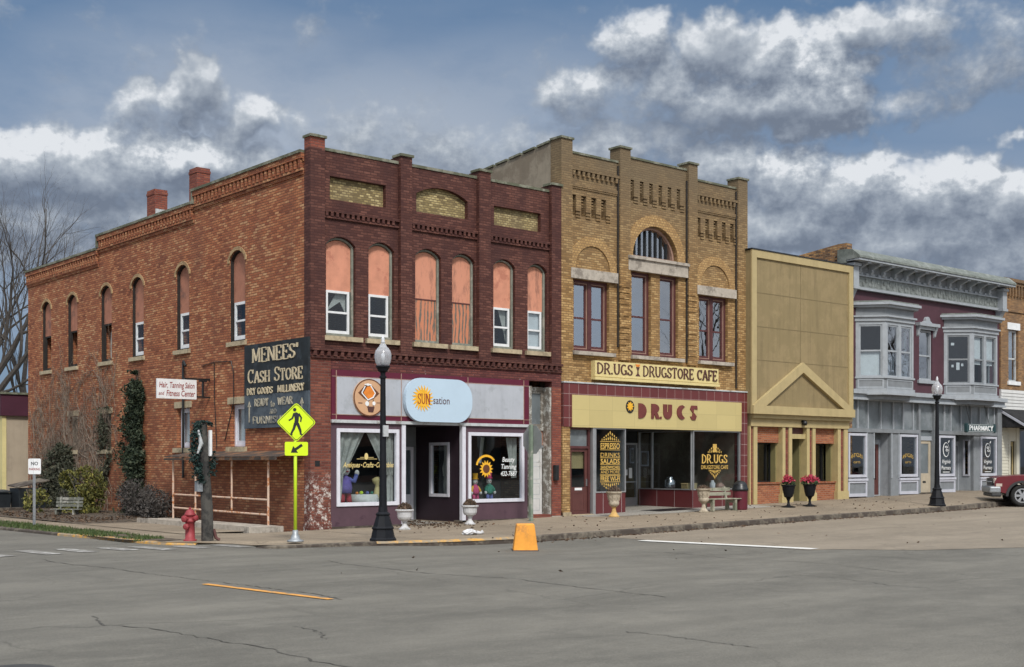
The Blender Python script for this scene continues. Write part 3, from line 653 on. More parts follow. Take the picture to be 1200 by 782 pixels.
def serif_text(mb, fr, text, u0, v0, h, width=None, thick=.16, thin=.07, d0=-.012, d1=0.0, ser=.15, gap=.06, smallcap=None):
    """roman capitals out of strokes, thick uprights and thin crossbars"""
    adv = []; x = 0
    for ci, ch in enumerate(text):
        w = (SERIF[ch] if ch in SERIF else SERIF[ch.upper()])[0] + gap; s = 1.0
        if smallcap and ci: s = smallcap
        adv.append((x, s)); x += w * s
    sx_ = (width / (x * h)) if width else 1.0
    k = [0]
    def stroke(pts, th):
        k[0] += 1
        e = k[0] * .00035
        L = []; Rr = []
        for i, (a, b) in enumerate(pts):
            p, q = pts[max(i - 1, 0)], pts[min(i + 1, len(pts) - 1)]
            dx, dy = q[0] - p[0], q[1] - p[1]; l = math.hypot(dx, dy) or 1
            t = th if th is not None else thin + (thick - thin) * abs(dy / l) ** 1.3
            L.append((a - dy / l * t / 2, b + dx / l * t / 2)); Rr.append((a + dy / l * t / 2, b - dx / l * t / 2))
        n = len(L)
        P = [fr(u0 + a * h * sx_, v0 + b * h, d0 - e) for a, b in L + Rr] + [fr(u0 + a * h * sx_, v0 + b * h, d1) for a, b in L + Rr]
        F = []
        for i in range(n - 1):
            F += [(i, i + 1, n + i + 1, n + i), (2 * n + i, 3 * n + i, 3 * n + i + 1, 2 * n + i + 1), (i, 2 * n + i, 2 * n + i + 1, i + 1), (n + i, n + i + 1, 3 * n + i + 1, 3 * n + i)]
        F += [(0, n, 3 * n, 2 * n), (n - 1, 3 * n - 1, 4 * n - 1, 2 * n - 1)]
        mb.add(P, F)
    for ch, (xo, s) in zip(text, adv):
        g = SERIF[ch] if ch in SERIF else SERIF[ch.upper()]
        for st in g[1]:
            if st[0] == 'L':
                _, x0, y0, x1, y1, fl = st
                stroke([(xo + x0 * s, y0 * s), (xo + x1 * s, y1 * s)], None)
                if fl == '' or fl == 'b' or fl == 'p':
                    ends = [(x0, y0), (x1, y1)]
                    for (ex, ey) in ends:
                        if ser and ((ey == 0 and fl in ('', 'b')) or (ey == 1 and fl in ('', 'p'))):
                            yy = ey * s + (.03 if ey == 0 else -.03)
                            stroke([(xo + ex * s - ser, yy), (xo + ex * s + ser, yy)], .065)
                if fl == 't' and ser:
                    for ex in ([x1] if x0 < .15 and ch != 'T' else [x0, x1]):
                        yy = y0 * s + (.09 if y0 == 0 else (-.09 if y0 == 1 else 0))
                        stroke([(xo + ex * s, yy - .10), (xo + ex * s, yy + .10)], .075)
            else:
                _, cx, cy, rx, ry, a0, a1 = st
                n = 14 if abs(a1 - a0) > 200 else 9
                hw = thin / 2
                stroke([(xo + (cx + (rx - hw * .5) * math.cos(R(a0 + (a1 - a0) * i / n))) * s, (cy + (ry - hw) * math.sin(R(a0 + (a1 - a0) * i / n))) * s + 0) for i in range(n + 1)], None)
    return mb

def font_text(mb, fr, text, u0, v0, h, width=None, d0=-.012, d1=0.0, shear=0, weight=0, center=False):
    """plain lettering from the built-in font, turned into mesh"""
    cu = bpy.data.curves.new('tmp', 'FONT'); cu.body = text; cu.size = 1; cu.shear = shear; cu.offset = weight; cu.resolution_u = 3
    o = bpy.data.objects.new('tmp', cu); col.objects.link(o)
    dg = bpy.context.evaluated_depsgraph_get(); me = bpy.data.meshes.new_from_object(o.evaluated_get(dg))
    vs = [v.co for v in me.vertices]
    if vs:
        x0 = min(v.x for v in vs); x1 = max(v.x for v in vs)
        s = h / .72; sx_ = width / (x1 - x0) if width else s
        off = -(x0 + x1) / 2 if center else -x0
        n = len(vs)
        pts = [fr(u0 + (v.x + off) * sx_, v0 + v.y * s, d0) for v in vs]
        faces = [tuple(p.vertices) for p in me.polygons]
        mb.add(pts, faces)
    bpy.data.objects.remove(o); bpy.data.meshes.remove(me); bpy.data.curves.remove(cu)
    return mb

def arch(u0, u1, v0, vs, rise_, n=10):
    """rectangle with a segmental or round top, counter-clockwise"""
    c = (u0 + u1) / 2; hw = (u1 - u0) / 2
    r = (hw * hw + rise_ * rise_) / (2 * rise_); cy = vs + rise_ - r; a = math.asin(min(1, hw / r))
    if rise_ > hw: a = math.pi - a
    top = [(c + r * math.sin(a - 2 * a * i / n), cy + r * math.cos(a - 2 * a * i / n)) for i in range(n + 1)]
    return [(u0, v0), (u1, v0)] + top
def inset_arch(u0, u1, v0, vs, rise_, w, n=10):
    return arch(u0 + w, u1 - w, v0 + w, vs, max(.02, rise_ - w * .8), n)
def rect(u0, u1, v0, v1): return [(u0, v0), (u1, v0), (u1, v1), (u0, v1)]
def ring(mb, fr, outer, inner, d0, d1):
    return mb.prism(fr, outer, d0, d1, holes=[inner])

def sash(window, fr, u0, u1, v0, v1, d, mat, glass, w=.055, mid=None, cross=True):
    """double-hung sash and its pane, both sub-parts of a window"""
    mid = (v0 + v1) / 2 if mid is None else mid
    m = MB(); m.frame(fr, u0, u1, v0, v1, w, d, d + .05, wb=w * 1.5)
    if cross: m.fbox(fr, u0 + w, u1 - w, mid - .025, mid + .025, d - .004, d + .046)
    m.build('sash', mat, window)
    MB().fbox(fr, u0 + w - .01, u1 - w + .01, v0 + w, v1 - w + .01, d + .022, d + .03).build('pane', glass, window)

def grid_sheet(xs, ys, zf):
    m = MB(); n = len(ys)
    for x in xs:
        for y in ys: m.v.append((x, y, zf(x, y)))
    for i in range(len(xs) - 1):
        for j in range(n - 1):
            m.f.append((i * n + j, (i + 1) * n + j, (i + 1) * n + j + 1, i * n + j + 1))
    return m
# ================================================================== GROUND, ROADS, PAVEMENTS
GX = sorted([-400, -120, -50, -25, -12, -6, -4, -2, -1] + [-5, -3] + list(range(0, 46)) + [50, 55, 60, 90, 200, 400])
grid_sheet(GX, [-400, -120, -60, -30, -20, -12, -8, -5, 0, 10, 25, 60, 150, 400], lambda x, y: sz(x)).build('street', M['asphalt'], kind='structure')
# lighter concrete road east of the stop line
cr = MB()
edge = [(-5.0, 4.62), (-7.0, 4.55), (-9.0, 4.75), (-11.2, 5.1), (-12.5, 6.1), (-13.6, 8.2), (-14.6, 11.0), (-15.3, 14.5), (-16.0, 19.0), (-16.6, 24), (-17, 30), (-17.2, 45)]
top = [4.62 + i * 1.6 for i in range(28)]
xs = sorted(set([4.6, 5.1, 6.1, 8.2, 11, 14.5, 19, 24, 30, 45, 60]))
def low_y(x):
    e = [(a, b) for b, a in edge][3:]
    for (x0, y0), (x1, y1) in zip(e, e[1:]):
        if x0 <= x <= x1: return y0 + (y1 - y0) * (x - x0) / max(1e-6, x1 - x0)
    return -11.0 if x < e[0][0] else -17.2
n_ = 7
for x in xs:
    for j in range(n_):
        y = low_y(x) + (-2.0 - low_y(x)) * j / (n_ - 1)
        cr.v.append((x, y, sz(x) + .005))
for i in range(len(xs) - 1):
    for j in range(n_ - 1): cr.f.append((i * n_ + j, (i + 1) * n_ + j, (i + 1) * n_ + j + 1, i * n_ + j + 1))
cr.build('concrete_road', M['concrete_road'], kind='structure')

def kerb_y(X):       # front kerb line
    pts = [(-1.3, -4.72), (.1, -5.2), (2, -5.42), (4.2, -5.25), (9.6, -4.75), (14, -4.35), (17.7, -4.25), (22, -4.0), (26, -3.45), (32, -3.1), (60, -3.0)]
    for (a, b), (c, d) in zip(pts, pts[1:]):
        if a <= X <= c: return b + (d - b) * (X - a) / (c - a)
    return pts[-1][1]
# front pavement
sw = MB(); cols_ = [0.0, .5, 1, 1.5] + [2 + i for i in range(44)]; rows = 9
for x in cols_:
    y0 = kerb_y(x) + .15
    for j in range(rows):
        y = y0 + (0.02 - y0) * j / (rows - 2) if j < rows - 1 else 3.2
        sw.v.append((x, y, gz(x, y)))
for i in range(len(cols_) - 1):
    for j in range(rows - 1): sw.f.append((i * rows + j, (i + 1) * rows + j, (i + 1) * rows + j + 1, i * rows + j + 1))
sw.build('front_pavement', M['walk'], kind='structure')
# corner pavement, walk along the side wall
def ztop(p):
    return -.045 if p in RAMP else 0.0
corner = [(0, -5.0), (-.6, -4.85), (-1.3, -4.6), (-2.4, -4.5), (-3.3, -4.45), (-3.6, -4.15), (-3.45, -3.4), (-3.5, -2.75), (-4.1, -2.4), (-4.6, -2.1), (-4.72, -1.8), (-4.1, -1.6), (-4.0, 2), (-4.0, 20), (-4.0, 60), (-3.1, 60), (-3.1, 20), (-3.1, 3), (-2.9, .6), (-1.6, -.3), (0, -.02)]
RAMP = {(-3.45, -3.4), (-3.5, -2.75)}
m = MB(); tri = tessellate_polygon([[Vector((x, y, 0)) for x, y in corner]])
m.add([(x, y, ztop((x, y))) for x, y in corner], tri).build('corner_pavement', M['walk'], kind='structure')
# poured slab in front of the shops, a little paler
m = MB(); px_ = [8.2, 9.5, 10.6, 12, 13.6, 16, 16.2]
for x in px_:
    for y in (-1.15, -.6, -.02): m.v.append((x, y + (0 if x > 8.3 else .5 if y < -.5 else 0), gz(x, y) + .005))
for i in range(len(px_) - 1):
    for j in range(2): m.f.append((i * 3 + j, (i + 1) * 3 + j, (i + 1) * 3 + j + 1, i * 3 + j + 1))
m.build('pavement_slab', M['walk_grey'], kind='structure')

def kerb_run(path, w=.15, drop=.17, dz=0.0, lift=0.0):
    """path = list of (x, y, ztop) along the outer top edge; the pavement lies to its left"""
    m = MB(); n = len(path)
    for i, (x, y, z) in enumerate(path):
        a = path[max(i - 1, 0)]; b = path[min(i + 1, n - 1)]
        dx, dy = b[0] - a[0], b[1] - a[1]; l = math.hypot(dx, dy)
        nx, ny = -dy / l, dx / l
        m.v += [(x - nx * .025, y - ny * .025, z - drop), (x, y, z + lift - .02), (x + nx * .02, y + ny * .02, z + lift), (x + nx * w, y + ny * w, z + lift), (x + nx * w, y + ny * w, z - drop)]
    for i in range(n - 1):
        for k in range(4): m.f.append((i * 5 + k, (i + 1) * 5 + k, (i + 1) * 5 + k + 1, i * 5 + k + 1))
    return m
front_path = [(x, kerb_y(x), gz(x, kerb_y(x)) + .006) for x in [2.0, 2.6, 3.2, 4, 5, 6, 7, 8, 9, 10, 11, 12, 13, 14, 15, 16, 17, 18, 19, 20, 21, 22, 23, 24, 26, 28, 30, 33, 36, 40, 45]]
kerb_run(front_path).build('front_kerb', M['kerb'], kind='structure')
yel_path = [(x, kerb_y(x), gz(x, kerb_y(x)) + .006) for x in [-1.3, -.9, -.5, -.1, .3, .8, 1.4, 2.0]]
kerb_run([(x, y - .0, z - .012) for x, y, z in yel_path]).build('front_kerb', M['kerb'], kind='structure')
kerb_run([(x, y + .004, z) for x, y, z in yel_path], w=.11, drop=.045).build('yellow_kerb', M['kerb_yellow'], kind='structure')
kerb_run([(-3.72, -4.1, -.03), (-3.62, -4.36, -.005), (-3.35, -4.58, .002), (-2.4, -4.66, .004), (-1.3, -4.72, .006)]).build('corner_kerb', M['kerb'], kind='structure')
side_curb = [(-5.55, 40, .006), (-5.5, 20, .006), (-5.4, 12, .006), (-5.25, 6, .006), (-5.1, 2.6, .006)]
kerb_run(side_curb).build('side_kerb', M['kerb'], kind='structure')
kerb_run([(-5.1, 2.6, .006), (-5.0, 1.6, .006), (-4.9, .3, .006), (-4.86, -.8, .006), (-4.76, -1.7, .0), (-4.58, -2.2, -.01), (-4.2, -2.5, -.03)], w=.17).build('yellow_side_kerb', M['kerb_yellow'], kind='structure')
# verge soil under the grass, planting bed by the wall
m = MB(); vp = [(-4.98, -.9), (-4.98, 2), (-5.12, 6), (-5.3, 20), (-5.35, 40), (-3.98, 40), (-3.98, -1.6), (-4.5, -1.6)]
m.add([(x, y, .004) for x, y in vp], tessellate_polygon([[Vector((x, y, 0)) for x, y in vp]])).build('verge_soil', M['soil'], kind='structure')
m = grid_sheet([-3.12, -2.8, -2.2, -1.6, -1.0, -.5, .02], [6.4, 7, 8, 9, 10, 11, 12, 13, 14, 15, 17, 19, 22, 26, 40], lambda x, y: -.01 + (.03 + .10 * max(0, min(1, (x + 3.0) / 1.5))) * max(0, min(1, (y - 6.4) / 1.2)) + .02 * noise.noise(Vector((x * 1.7, y * 1.3, 0))))
m.build('planting_bed', M['soil'], kind='structure')
m = grid_sheet([-3.12, -2.2, -1.55], [.4, 2, 4, 6.4], lambda x, y: .012).build('side_apron', M['walk'], kind='structure')
g = MB()
for i in range(9000):
    y = rnd.uniform(-1.5, 24) if rnd.random() < .8 else rnd.uniform(-1.5, 8)
    x = rnd.uniform(-4.98 - max(0, y) * .018, -4.02)
    if noise.noise(Vector((x * 2.2, y * .9, 3))) + (.35 if y > .5 else -.1 * (1.5 - y)) < -.05: continue
    h = rnd.uniform(.03, .085); a = rnd.uniform(0, 6.28); w = .012; lx, ly = rnd.uniform(-.03, .03), rnd.uniform(-.03, .03)
    g.add([(x - w * math.cos(a), y - w * math.sin(a), .004), (x + w * math.cos(a), y + w * math.sin(a), .004), (x + lx, y + ly, h)], [(0, 1, 2)])
tag(g.build('verge_grass', M['grass']), 'short patchy green grass strip between kerb and side walk', 'grass', kind='stuff')

# painted markings and cracks, sheets on the road
def ribbon(pts, w, dz, jag=0.0):
    m = MB(); n = len(pts)
    for i, (x, y) in enumerate(pts):
        a, b = pts[max(i - 1, 0)], pts[min(i + 1, n - 1)]
        dx, dy = b[0] - a[0], b[1] - a[1]; l = math.hypot(dx, dy)
        nx, ny = -dy / l, dx / l; ww = w * (1 + rnd.uniform(-jag, jag)) / 2
        m.v += [(x - nx * ww, y - ny * ww, sz(x) + dz), (x + nx * ww, y + ny * ww, sz(x) + dz)]
    for i in range(n - 1): m.f.append((2 * i, 2 * i + 1, 2 * i + 3, 2 * i + 2))
    return m
def bez(pts, k=6, jit=0.0):
    out = []
    for (a, b) in zip(pts, pts[1:]):
        for i in range(k):
            t = i / k; out.append((a[0] + (b[0] - a[0]) * t + rnd.uniform(-jit, jit), a[1] + (b[1] - a[1]) * t + rnd.uniform(-jit, jit)))
    return out + [pts[-1]]
road_cracks = [
 [(-7.95, -4.36), (-8.01, -5.5), (-7.76, -6.82), (-7.72, -8.44), (-7.63, -9.24), (-7.53, -10.33), (-7.44, -11.34), (-7.38, -12.1), (-7.47, -13.08)],
 [(-10.41, -12.71), (-10.64, -13.46), (-10.37, -14.13), (-10.28, -15.24), (-10.16, -15.99), (-10.22, -16.96), (-10.17, -18.34)],
 [(-4.3, -7.69), (-4.53, -8.45), (-4.49, -9.38), (-4.51, -10.78), (-4.28, -11.72), (-4.08, -12.25), (-4.21, -13.31), (-4.24, -14.49), (-4.27, -15.41)],
 [(.2, -13.8), (.1, -14.51), (0, -15.19), (-.36, -16), (-.33, -16.65)], [(-6.94, -17.37), (-6.83, -17.78), (-6.83, -18.31), (-6.81, -18.89)],
 [(-9.19, -14.87), (-9.23, -15.42), (-9.47, -15.92)], [(7.5, -8.2), (9.0, -9.6), (10.4, -10.4), (12.5, -10.6)], [(2.2, -9.4), (2.0, -11.2), (2.3, -13), (1.7, -15)]]
m = MB()
for i, p in enumerate(road_cracks):
    w = .020 if i < 3 else .014
    q = ribbon(bez(p, 9, .035), w, .005 if i != 6 else .011, .7)
    m.add(q.v, q.f)
m.build('road_cracks', M['crack'], kind='structure')
ribbon(bez([(-7.85, -10.22), (-7.58, -12.99)], 10, .004), .11, .009, .12).build('orange_road_line', M['paint_orange'], kind='structure')
ribbon([(4.3, -6.78), (4.6, -8.9), (4.88, -10.94)], .36, .013, .02).build('stop_line', M['paint_fresh'], kind='structure')
m = MB()
for x, y0, y1 in [(-8.3, -2.3, -3.3), (-7.45, -1.94, -3.29), (-6.73, -1.94, -3.16), (-5.95, -2.1, -3.18), (-5.34, -2.18, -3.56), (-4.62, -2.55, -3.53), (-3.86, -2.72, -3.80)]:
    q = ribbon([(x, y0), (x + .05, (y0 + y1) / 2), (x + .12, y1)], .34, .009, .05); m.add(q.v, q.f)
m.build('crosswalk_stripes', M['paint_white'], kind='structure')
m = MB(); m.lathe(-12.35, -15.88, [(.0, sz(-12) + .002), (.34, sz(-12) + .002), (.34, sz(-12) + .012), (.30, sz(-12) + .016), (0, sz(-12) + .016)], 24)  # flat dark disc in the near roadway
tag(m.build('road_disc', M['iron']), 'dark round disc set in the near roadway', 'manhole cover')
m = MB()
def litter(n, xf, yf):
    for i in range(n):
        x = xf(); y = yf(x)
        z = (gz(x, y) if y > kerb_y(max(-1.3, x)) else sz(x)) + .016
        if x < 0 and y > kerb_y(max(-1.3, x)): z = .016
        m.leaf((x, y, z), rnd.uniform(.04, .10), .25)
litter(900, lambda: rnd.uniform(2.2, 30), lambda x: kerb_y(x) - .04 - abs(rnd.gauss(0, .12)))
litter(170, lambda: rnd.uniform(.5, 24), lambda x: rnd.uniform(kerb_y(x), -.3))
litter(200, lambda: rnd.gauss(3.3, .7), lambda x: -abs(rnd.gauss(0, .7)) - .1)
litter(45, lambda: rnd.uniform(-6, 22), lambda x: rnd.uniform(-13, -6))
litter(160, lambda: rnd.gauss(3.6, .5), lambda x: rnd.uniform(-.4, 1.5))
for i in range(1800):
    x = rnd.uniform(-3.2, -.1); m.leaf((x, rnd.uniform(6.2, 17), .07 + .04 * min(1, (x + 3) / 1.5)), rnd.uniform(.05, .11), .4)
tag(m.build('leaf_litter', M['litter']), 'dry brown leaves scattered along kerb, pavement and planting bed', 'dead leaves', kind='stuff')

# ================================================================== RED CORNER BUILDING
red = thing('brick_store_building', 'two-storey red brick corner building with maroon painted front and grey shop sign band', 'building', (4, 9, 0))
RL, RD = 8.12, 19.1          # frontage and depth
# --- side wall with its six upper and five lower openings
up = [(3.22, 4.06), (6.43, 7.24), (9.42, 10.27), (11.76, 12.62), (14.54, 15.40), (16.87, 17.72)]
lo = [(3.22, 4.04), (6.40, 7.22), (9.5, 10.2), (11.8, 12.6), (14.5, 15.3)]
holes = [arch(a, b, 4.78, 6.93, .23) for a, b in up] + [rect(a, b, 2.03, 3.15) for a, b in lo]
outline = [(0.285, -.3), (RD, -.3), (RD, 8.0), (12.76, 8.0), (12.76, 8.42), (6.1, 8.42), (6.1, 8.75), (0.285, 8.75)]
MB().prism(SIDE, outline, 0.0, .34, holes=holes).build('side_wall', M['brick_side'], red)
m = MB()
m.fbox(SIDE, RD - .3, RD, -.3, 8.0, .36, RL)                     # back wall
m.fbox(SIDE, .9, RD - .32, -.3, 8.9, RL - .25, RL - .02)
m.build('back_wall', M['brick_side'], red)
# stepped cornice: coping, toothed band, plain band
m = MB(); cp = MB()
for y0, y1, zt in ((.29, 6.1, 9.14), (6.1, 12.76, 8.81), (12.76, RD + .03, 8.40)):
    zb = {9.14: 8.75, 8.81: 8.42, 8.40: 8.0}[zt]
    m.fbox(SIDE, y0, y1, zb, zt - .07, .0, .34)
    m.fbox(SIDE, y0, y1, zt - .20, zt - .07, -.10, -.002)
    m.fbox(SIDE, y0, y1, zt - .26, zt - .20, -.045, -.003)
    m.fbox(SIDE, y0, y1, zt - .50, zt - .43, -.07, -.002)
    m.fbox(SIDE, y0, y1, zt - .58, zt - .50, -.035, -.003)
    k = y0 + .05
    while k < y1 - .1:
        m.fbox(SIDE, k, k + .10, zt - .43, zt - .20, -.085, -.004); k += .205
    cp.fbox(SIDE, y0, y1, zt - .07, zt, -.13, .40)
    cp.fbox(SIDE, y1 - .05, y1 + .02, zt - .40, zt - .072, -.11, .36) if y1 < RD else None
m.build('cornice', M['brick_side'], red); cp.build('coping', M['coping'], red)
# flat roof falling to the back
MB().add([(.34, .4, 8.75), (RL - .05, .4, 8.75), (RL - .05, RD, 7.9), (.34, RD, 7.9)], [(0, 1, 2, 3)]).build('roof', M['roof'], red)
for (y0, y1, zt) in ((7.95, 8.45, 10.26), (10.82, 11.38, 10.10)):
    c = MB(); c.fbox(SIDE, y0, y1, 8.0, zt, .98, 1.40); c.fbox(SIDE, y0 - .015, y1 + .015, zt - .16, zt - .08, .965, 1.415)
    ch = c.build('chimney', M['brick_redpier'], red)
    MB().fbox(SIDE, y0 - .03, y0 + .3, zt - .80, zt - .62, 1.0, 1.44).build('flashing', M['tin'], ch)
# side windows
for i, (a, b) in enumerate(up):
    hd = MB().prism(SIDE, arch(a - .085, b + .085, 6.86, 6.945, .31)[1:] + [(a - .085, 6.86), (a, 6.86)] + arch(a, b, 6.86, 6.935, .225)[:1:-1] + [(b, 6.86)], -.03, -.001)
    w = MB()
    ring(w, SIDE, arch(a + .004, b - .004, 4.785, 6.926, .226), inset_arch(a + .004, b - .004, 4.785, 6.926, .226, .03), .025, .16)
    win = w.build('window', M['dark_casing'], red)
    hd.build('arch_hood', M['hood'], win)
    MB().fbox(SIDE, a - .09, b + .09, 4.66, 4.775, -.07, .17).build('sill', M['stone'], win)
    split = 5.82 if i < 3 else 5.98
    bd = arch(a + .036, b - .036, split, 6.915, .20)
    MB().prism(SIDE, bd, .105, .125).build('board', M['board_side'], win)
    if i < 3:
        sash(win, SIDE, a + .05, b - .12, 4.83, split - .004, .075, M['white'], M['glass'], w=.07)
    else:
        MB().frame(SIDE, a + .04, b - .04, 4.83, split - .004, .05, .11, .15).build('sash', M['dark_casing'], win)
        if i == 3:
            MB().prism(SIDE, [(a + .35, 4.9), (b - .12, 4.9), (b - .12, 5.7), (b - .3, 5.9)], .275, .285).build('torn_blind', M['curtain'], win)
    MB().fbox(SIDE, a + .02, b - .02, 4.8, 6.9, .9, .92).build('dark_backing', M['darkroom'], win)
for i, (a, b) in enumerate(lo):
    w = MB(); w.frame(SIDE, a + .01, b - .01, 2.04, 3.14, .06, .13, .24)
    win = w.build('window', M['vinyl'] if i < 2 else M['casing'], red)
    MB().fbox(SIDE, a - .12, b + .12, 3.152, 3.33, -.02, .2).build('lintel', M['stone'], win)
    MB().fbox(SIDE, a - .1, b + .1, 1.90, 2.028, -.08, .15).build('sill', M['stone'], win)
    if i < 2:
        sash(win, SIDE, a + .07, b - .07, 2.10, 3.08, .15, M['vinyl'], M['glass'], w=.06, cross=False)
        c = MB(); u0, u1 = a + .08, b - .1
        if i == 0: u0 = a + .40
        pts = [(u0 + (u1 - u0) * k / 16, .26 + .02 * math.sin(k * 1.9)) for k in range(17)]
        for k in range(16):
            c.add([SIDE(pts[k][0], 2.12, pts[k][1]), SIDE(pts[k + 1][0], 2.12, pts[k + 1][1]), SIDE(pts[k + 1][0], 3.1, pts[k + 1][1]), SIDE(pts[k][0], 3.1, pts[k][1])], [(0, 1, 2, 3)])
        c.build('curtain', M['blind'], win)
    else:
        MB().fbox(SIDE, a + .07, b - .07, 2.1, 3.08, .17, .19).build('board', M['stucco'], win)
# --- front: pilasters, upper wall with windows and recessed panels
fw_ = [(.51, 1.36), (1.74, 2.52), (3.17, 4.0), (4.36, 5.13), (5.76, 6.53), (6.98, 7.70)]
WD = .13
pan = [rect(.62, 2.26, 8.02, 8.58), arch(3.2, 4.88, 8.05, 8.52, .23), rect(5.78, 7.46, 8.02, 8.54)]
holes = [arch(a, b, 4.70, 6.93, .20) for a, b in fw_] + pan
MB().prism(FRONT, rect(.36, RL - .32, 4.375, 9.17), WD, WD + .32, holes=holes).build('front_wall', M['brick_painted'], red)
for p in pan:
    us = [q[0] for q in p]; MB().fbox(FRONT, min(us) - .02, max(us) + .02, 7.98, 8.80, WD + .13, WD + .2).build('recessed_panel', M['brick_panel'], red)
m = MB(); m.fbox(FRONT, .4, RL - .34, 9.17, 9.24, WD - .03, WD + .38); m.build('parapet_coping', M['coping'], red)
for a, b, zt in ((0.0, .40, 9.42), (2.63, 2.98, 9.36), (5.17, 5.56, 9.36), (7.76, 8.12, 9.36)):
    m = MB()
    if a == 0:
        m.prism(FRONT, rect(-.006, b, 4.375, zt - .26), 0.0, .283); tp_ = MB().prism(FRONT, rect(-.006, b, zt - .259, zt - .001), 0.0, .283); tp_.build('pier_top', M['brick_redpier'], red)
    else:
        m.prism(FRONT, rect(a, b, 4.375, zt), 0.0, WD - .002)
        m.prism(FRONT, rect(a + .002, b - .002, 9.24, zt), WD, WD + .32)
    p_ = m.build('pilaster', M['brick_painted'], red)
    c = MB(); ov = .035; cd = .34 if a > 0 else .32; c.fbox(FRONT, a - ov, b + ov, zt, zt + .06, -.045, cd)
    pz = [FRONT(a - ov, zt + .06, -.045), FRONT(b + ov, zt + .06, -.045), FRONT(b + ov, zt + .06, cd), FRONT(a - ov, zt + .06, cd), FRONT((a + b) / 2, zt + .12, .14)]
    c.add(pz, [(0, 1, 4), (1, 2, 4), (2, 3, 4), (3, 0, 4)])
    c.build('cap', M['coping'], p_)
# dentil bands under the panels, one per bay
m = MB()
for a, b in ((.40, 2.63), (2.98, 5.17), (5.56, 7.76)):
    m.fbox(FRONT, a + .002, b - .002, 7.70, 7.77, .055, WD - .002); m.fbox(FRONT, a + .002, b - .002, 7.545, 7.59, .075, WD - .003)
    k = a + .06
    while k < b - .1: m.fbox(FRONT, k, k + .075, 7.59, 7.70, .06, WD - .004); k += .15
m.build('dentil_band', M['brick_painted'], red)
# corbel course over the shopfront
m = MB(); m.fbox(FRONT, -.02, RL - .01, 4.31, 4.372, -.09, .283); m.fbox(FRONT, .0, RL - .01, 4.13, 4.19, -.05, -.003)
k = .03
while k < RL - .12:
    m.prism(FRONT, [(k, 4.19), (k + .10, 4.19), (k + .10, 4.31), (k + .03, 4.31)], -.085, -.004); k += .19
m.build('corbel_course', M['brick_painted'], red)
for i, (a, b) in enumerate(fw_):
    w = MB(); D = WD + .15
    ring(w, FRONT, arch(a + .005, b - .005, 4.72, 6.925, .195), inset_arch(a + .005, b - .005, 4.72, 6.925, .195, .055), D - .05, D + .08)
    win = w.build('window', M['casing'], red)
    MB().fbox(FRONT, a - .10, b + .16, 4.58, 4.695, .03, WD + .14).build('sill', M['stone'], win)
    sp = 5.83
    if i in (2, 3):
        MB().prism(FRONT, arch(a + .055, b - .055, sp + .02, 6.9, .16), D + .005, D + .025).build('board', M['board_worn'], win)
        MB().fbox(FRONT, a + .055, b - .055, 4.78, sp - .012, D + .007, D + .027).build('lower_board', M['ply'], win)
        MB().fbox(FRONT, a + .055, b - .055, sp - .012, sp + .02, D - .005, D + .03).build('batten', M['brown_door'], win)
    else:
        MB().prism(FRONT, arch(a + .055, b - .055, sp, 6.9, .16), D + .005, D + .025).build('board', M['board' if i != 5 else 'board_worn'], win)
        sash(win, FRONT, a + .075, b - .10, 4.76, sp - .004, D - .02, M['white'], M['glass'], w=.06)
        c = MB()
        if i == 5: c.fbox(FRONT, a + .13, b - .15, 4.85, sp - .06, D + .06, D + .068); c.build('blind', M['blind'], win)
        elif i in (0, 4):
            c.prism(FRONT, [(b - .14, 5.80), (b - .40, 5.80), (a + .22, 5.42), (a + .2, 5.35), (b - .30, 5.58), (b - .14, 5.30)] if i == 0 else [(b - .14, 5.8), (b - .42, 5.8), (b - .18, 5.1), (b - .14, 4.9)], D + .10, D + .11)
            c.build('torn_curtain', M['curtain'], win)
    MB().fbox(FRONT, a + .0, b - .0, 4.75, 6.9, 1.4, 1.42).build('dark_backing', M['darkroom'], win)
for (u, v) in ((2.78, 5.93), (5.30, 5.83), (5.25, 6.0)):
    pass
# ground-floor brickwork
MB().prism(FRONT, rect(-.006, .565, .17, 4.13), 0.0, .283).build('corner_pier', M['brick_pier'], red)
MB().fbox(FRONT, -.02, .575, -.2, .17, -.02, .30).build('pier_plinth', M['brick_pier'], red)
m = MB(); m.fbox(FRONT, .565, RL - .35, 3.875, 4.31, .002, .30); m.fbox(FRONT, -.005, .565, 4.13, 4.31, .003, .283); m.fbox(FRONT, RL - .35, RL - .002, 3.72, 4.31, .002, .3)
m.build('lintel_band', M['brick_chipped'], red)
MB().fbox(FRONT, 7.77, RL - .005, .0, 3.72, .001, .40).build('end_pier', M['brick_redpier'], red)
MB().fbox(FRONT, 7.74, RL - .005, -.1, .13, -.03, .41).build('pier_plinth', M['lintel'], red)
# sign band: maroon border with pale dividing lines, grey panel
m = MB(); m.fbox(FRONT, .57, 6.90, 2.66, 3.87, -.02, .2); band = m.build('sign_band', M['maroon_tile'], red)
MB().fbox(FRONT, .70, 6.70, 2.79, 3.72, -.032, -.02).build('grey_panel', M['sign_grey'], band)
m = MB()
for v in (3.71, 2.785): m.fbox(FRONT, .58, 6.89, v - .008, v + .008, -.0345, -.02)
for u in (.70, 2.62, 4.76, 6.70): m.fbox(FRONT, u - .010, u + .010, 2.67, 3.86, -.036, -.021)
m.build('dividing_line', M['sash_tan'], band)
MB().fbox(FRONT, .56, 6.93, 2.585, 2.66, -.06, .2).build('sign_ledge', M['tin'], red)
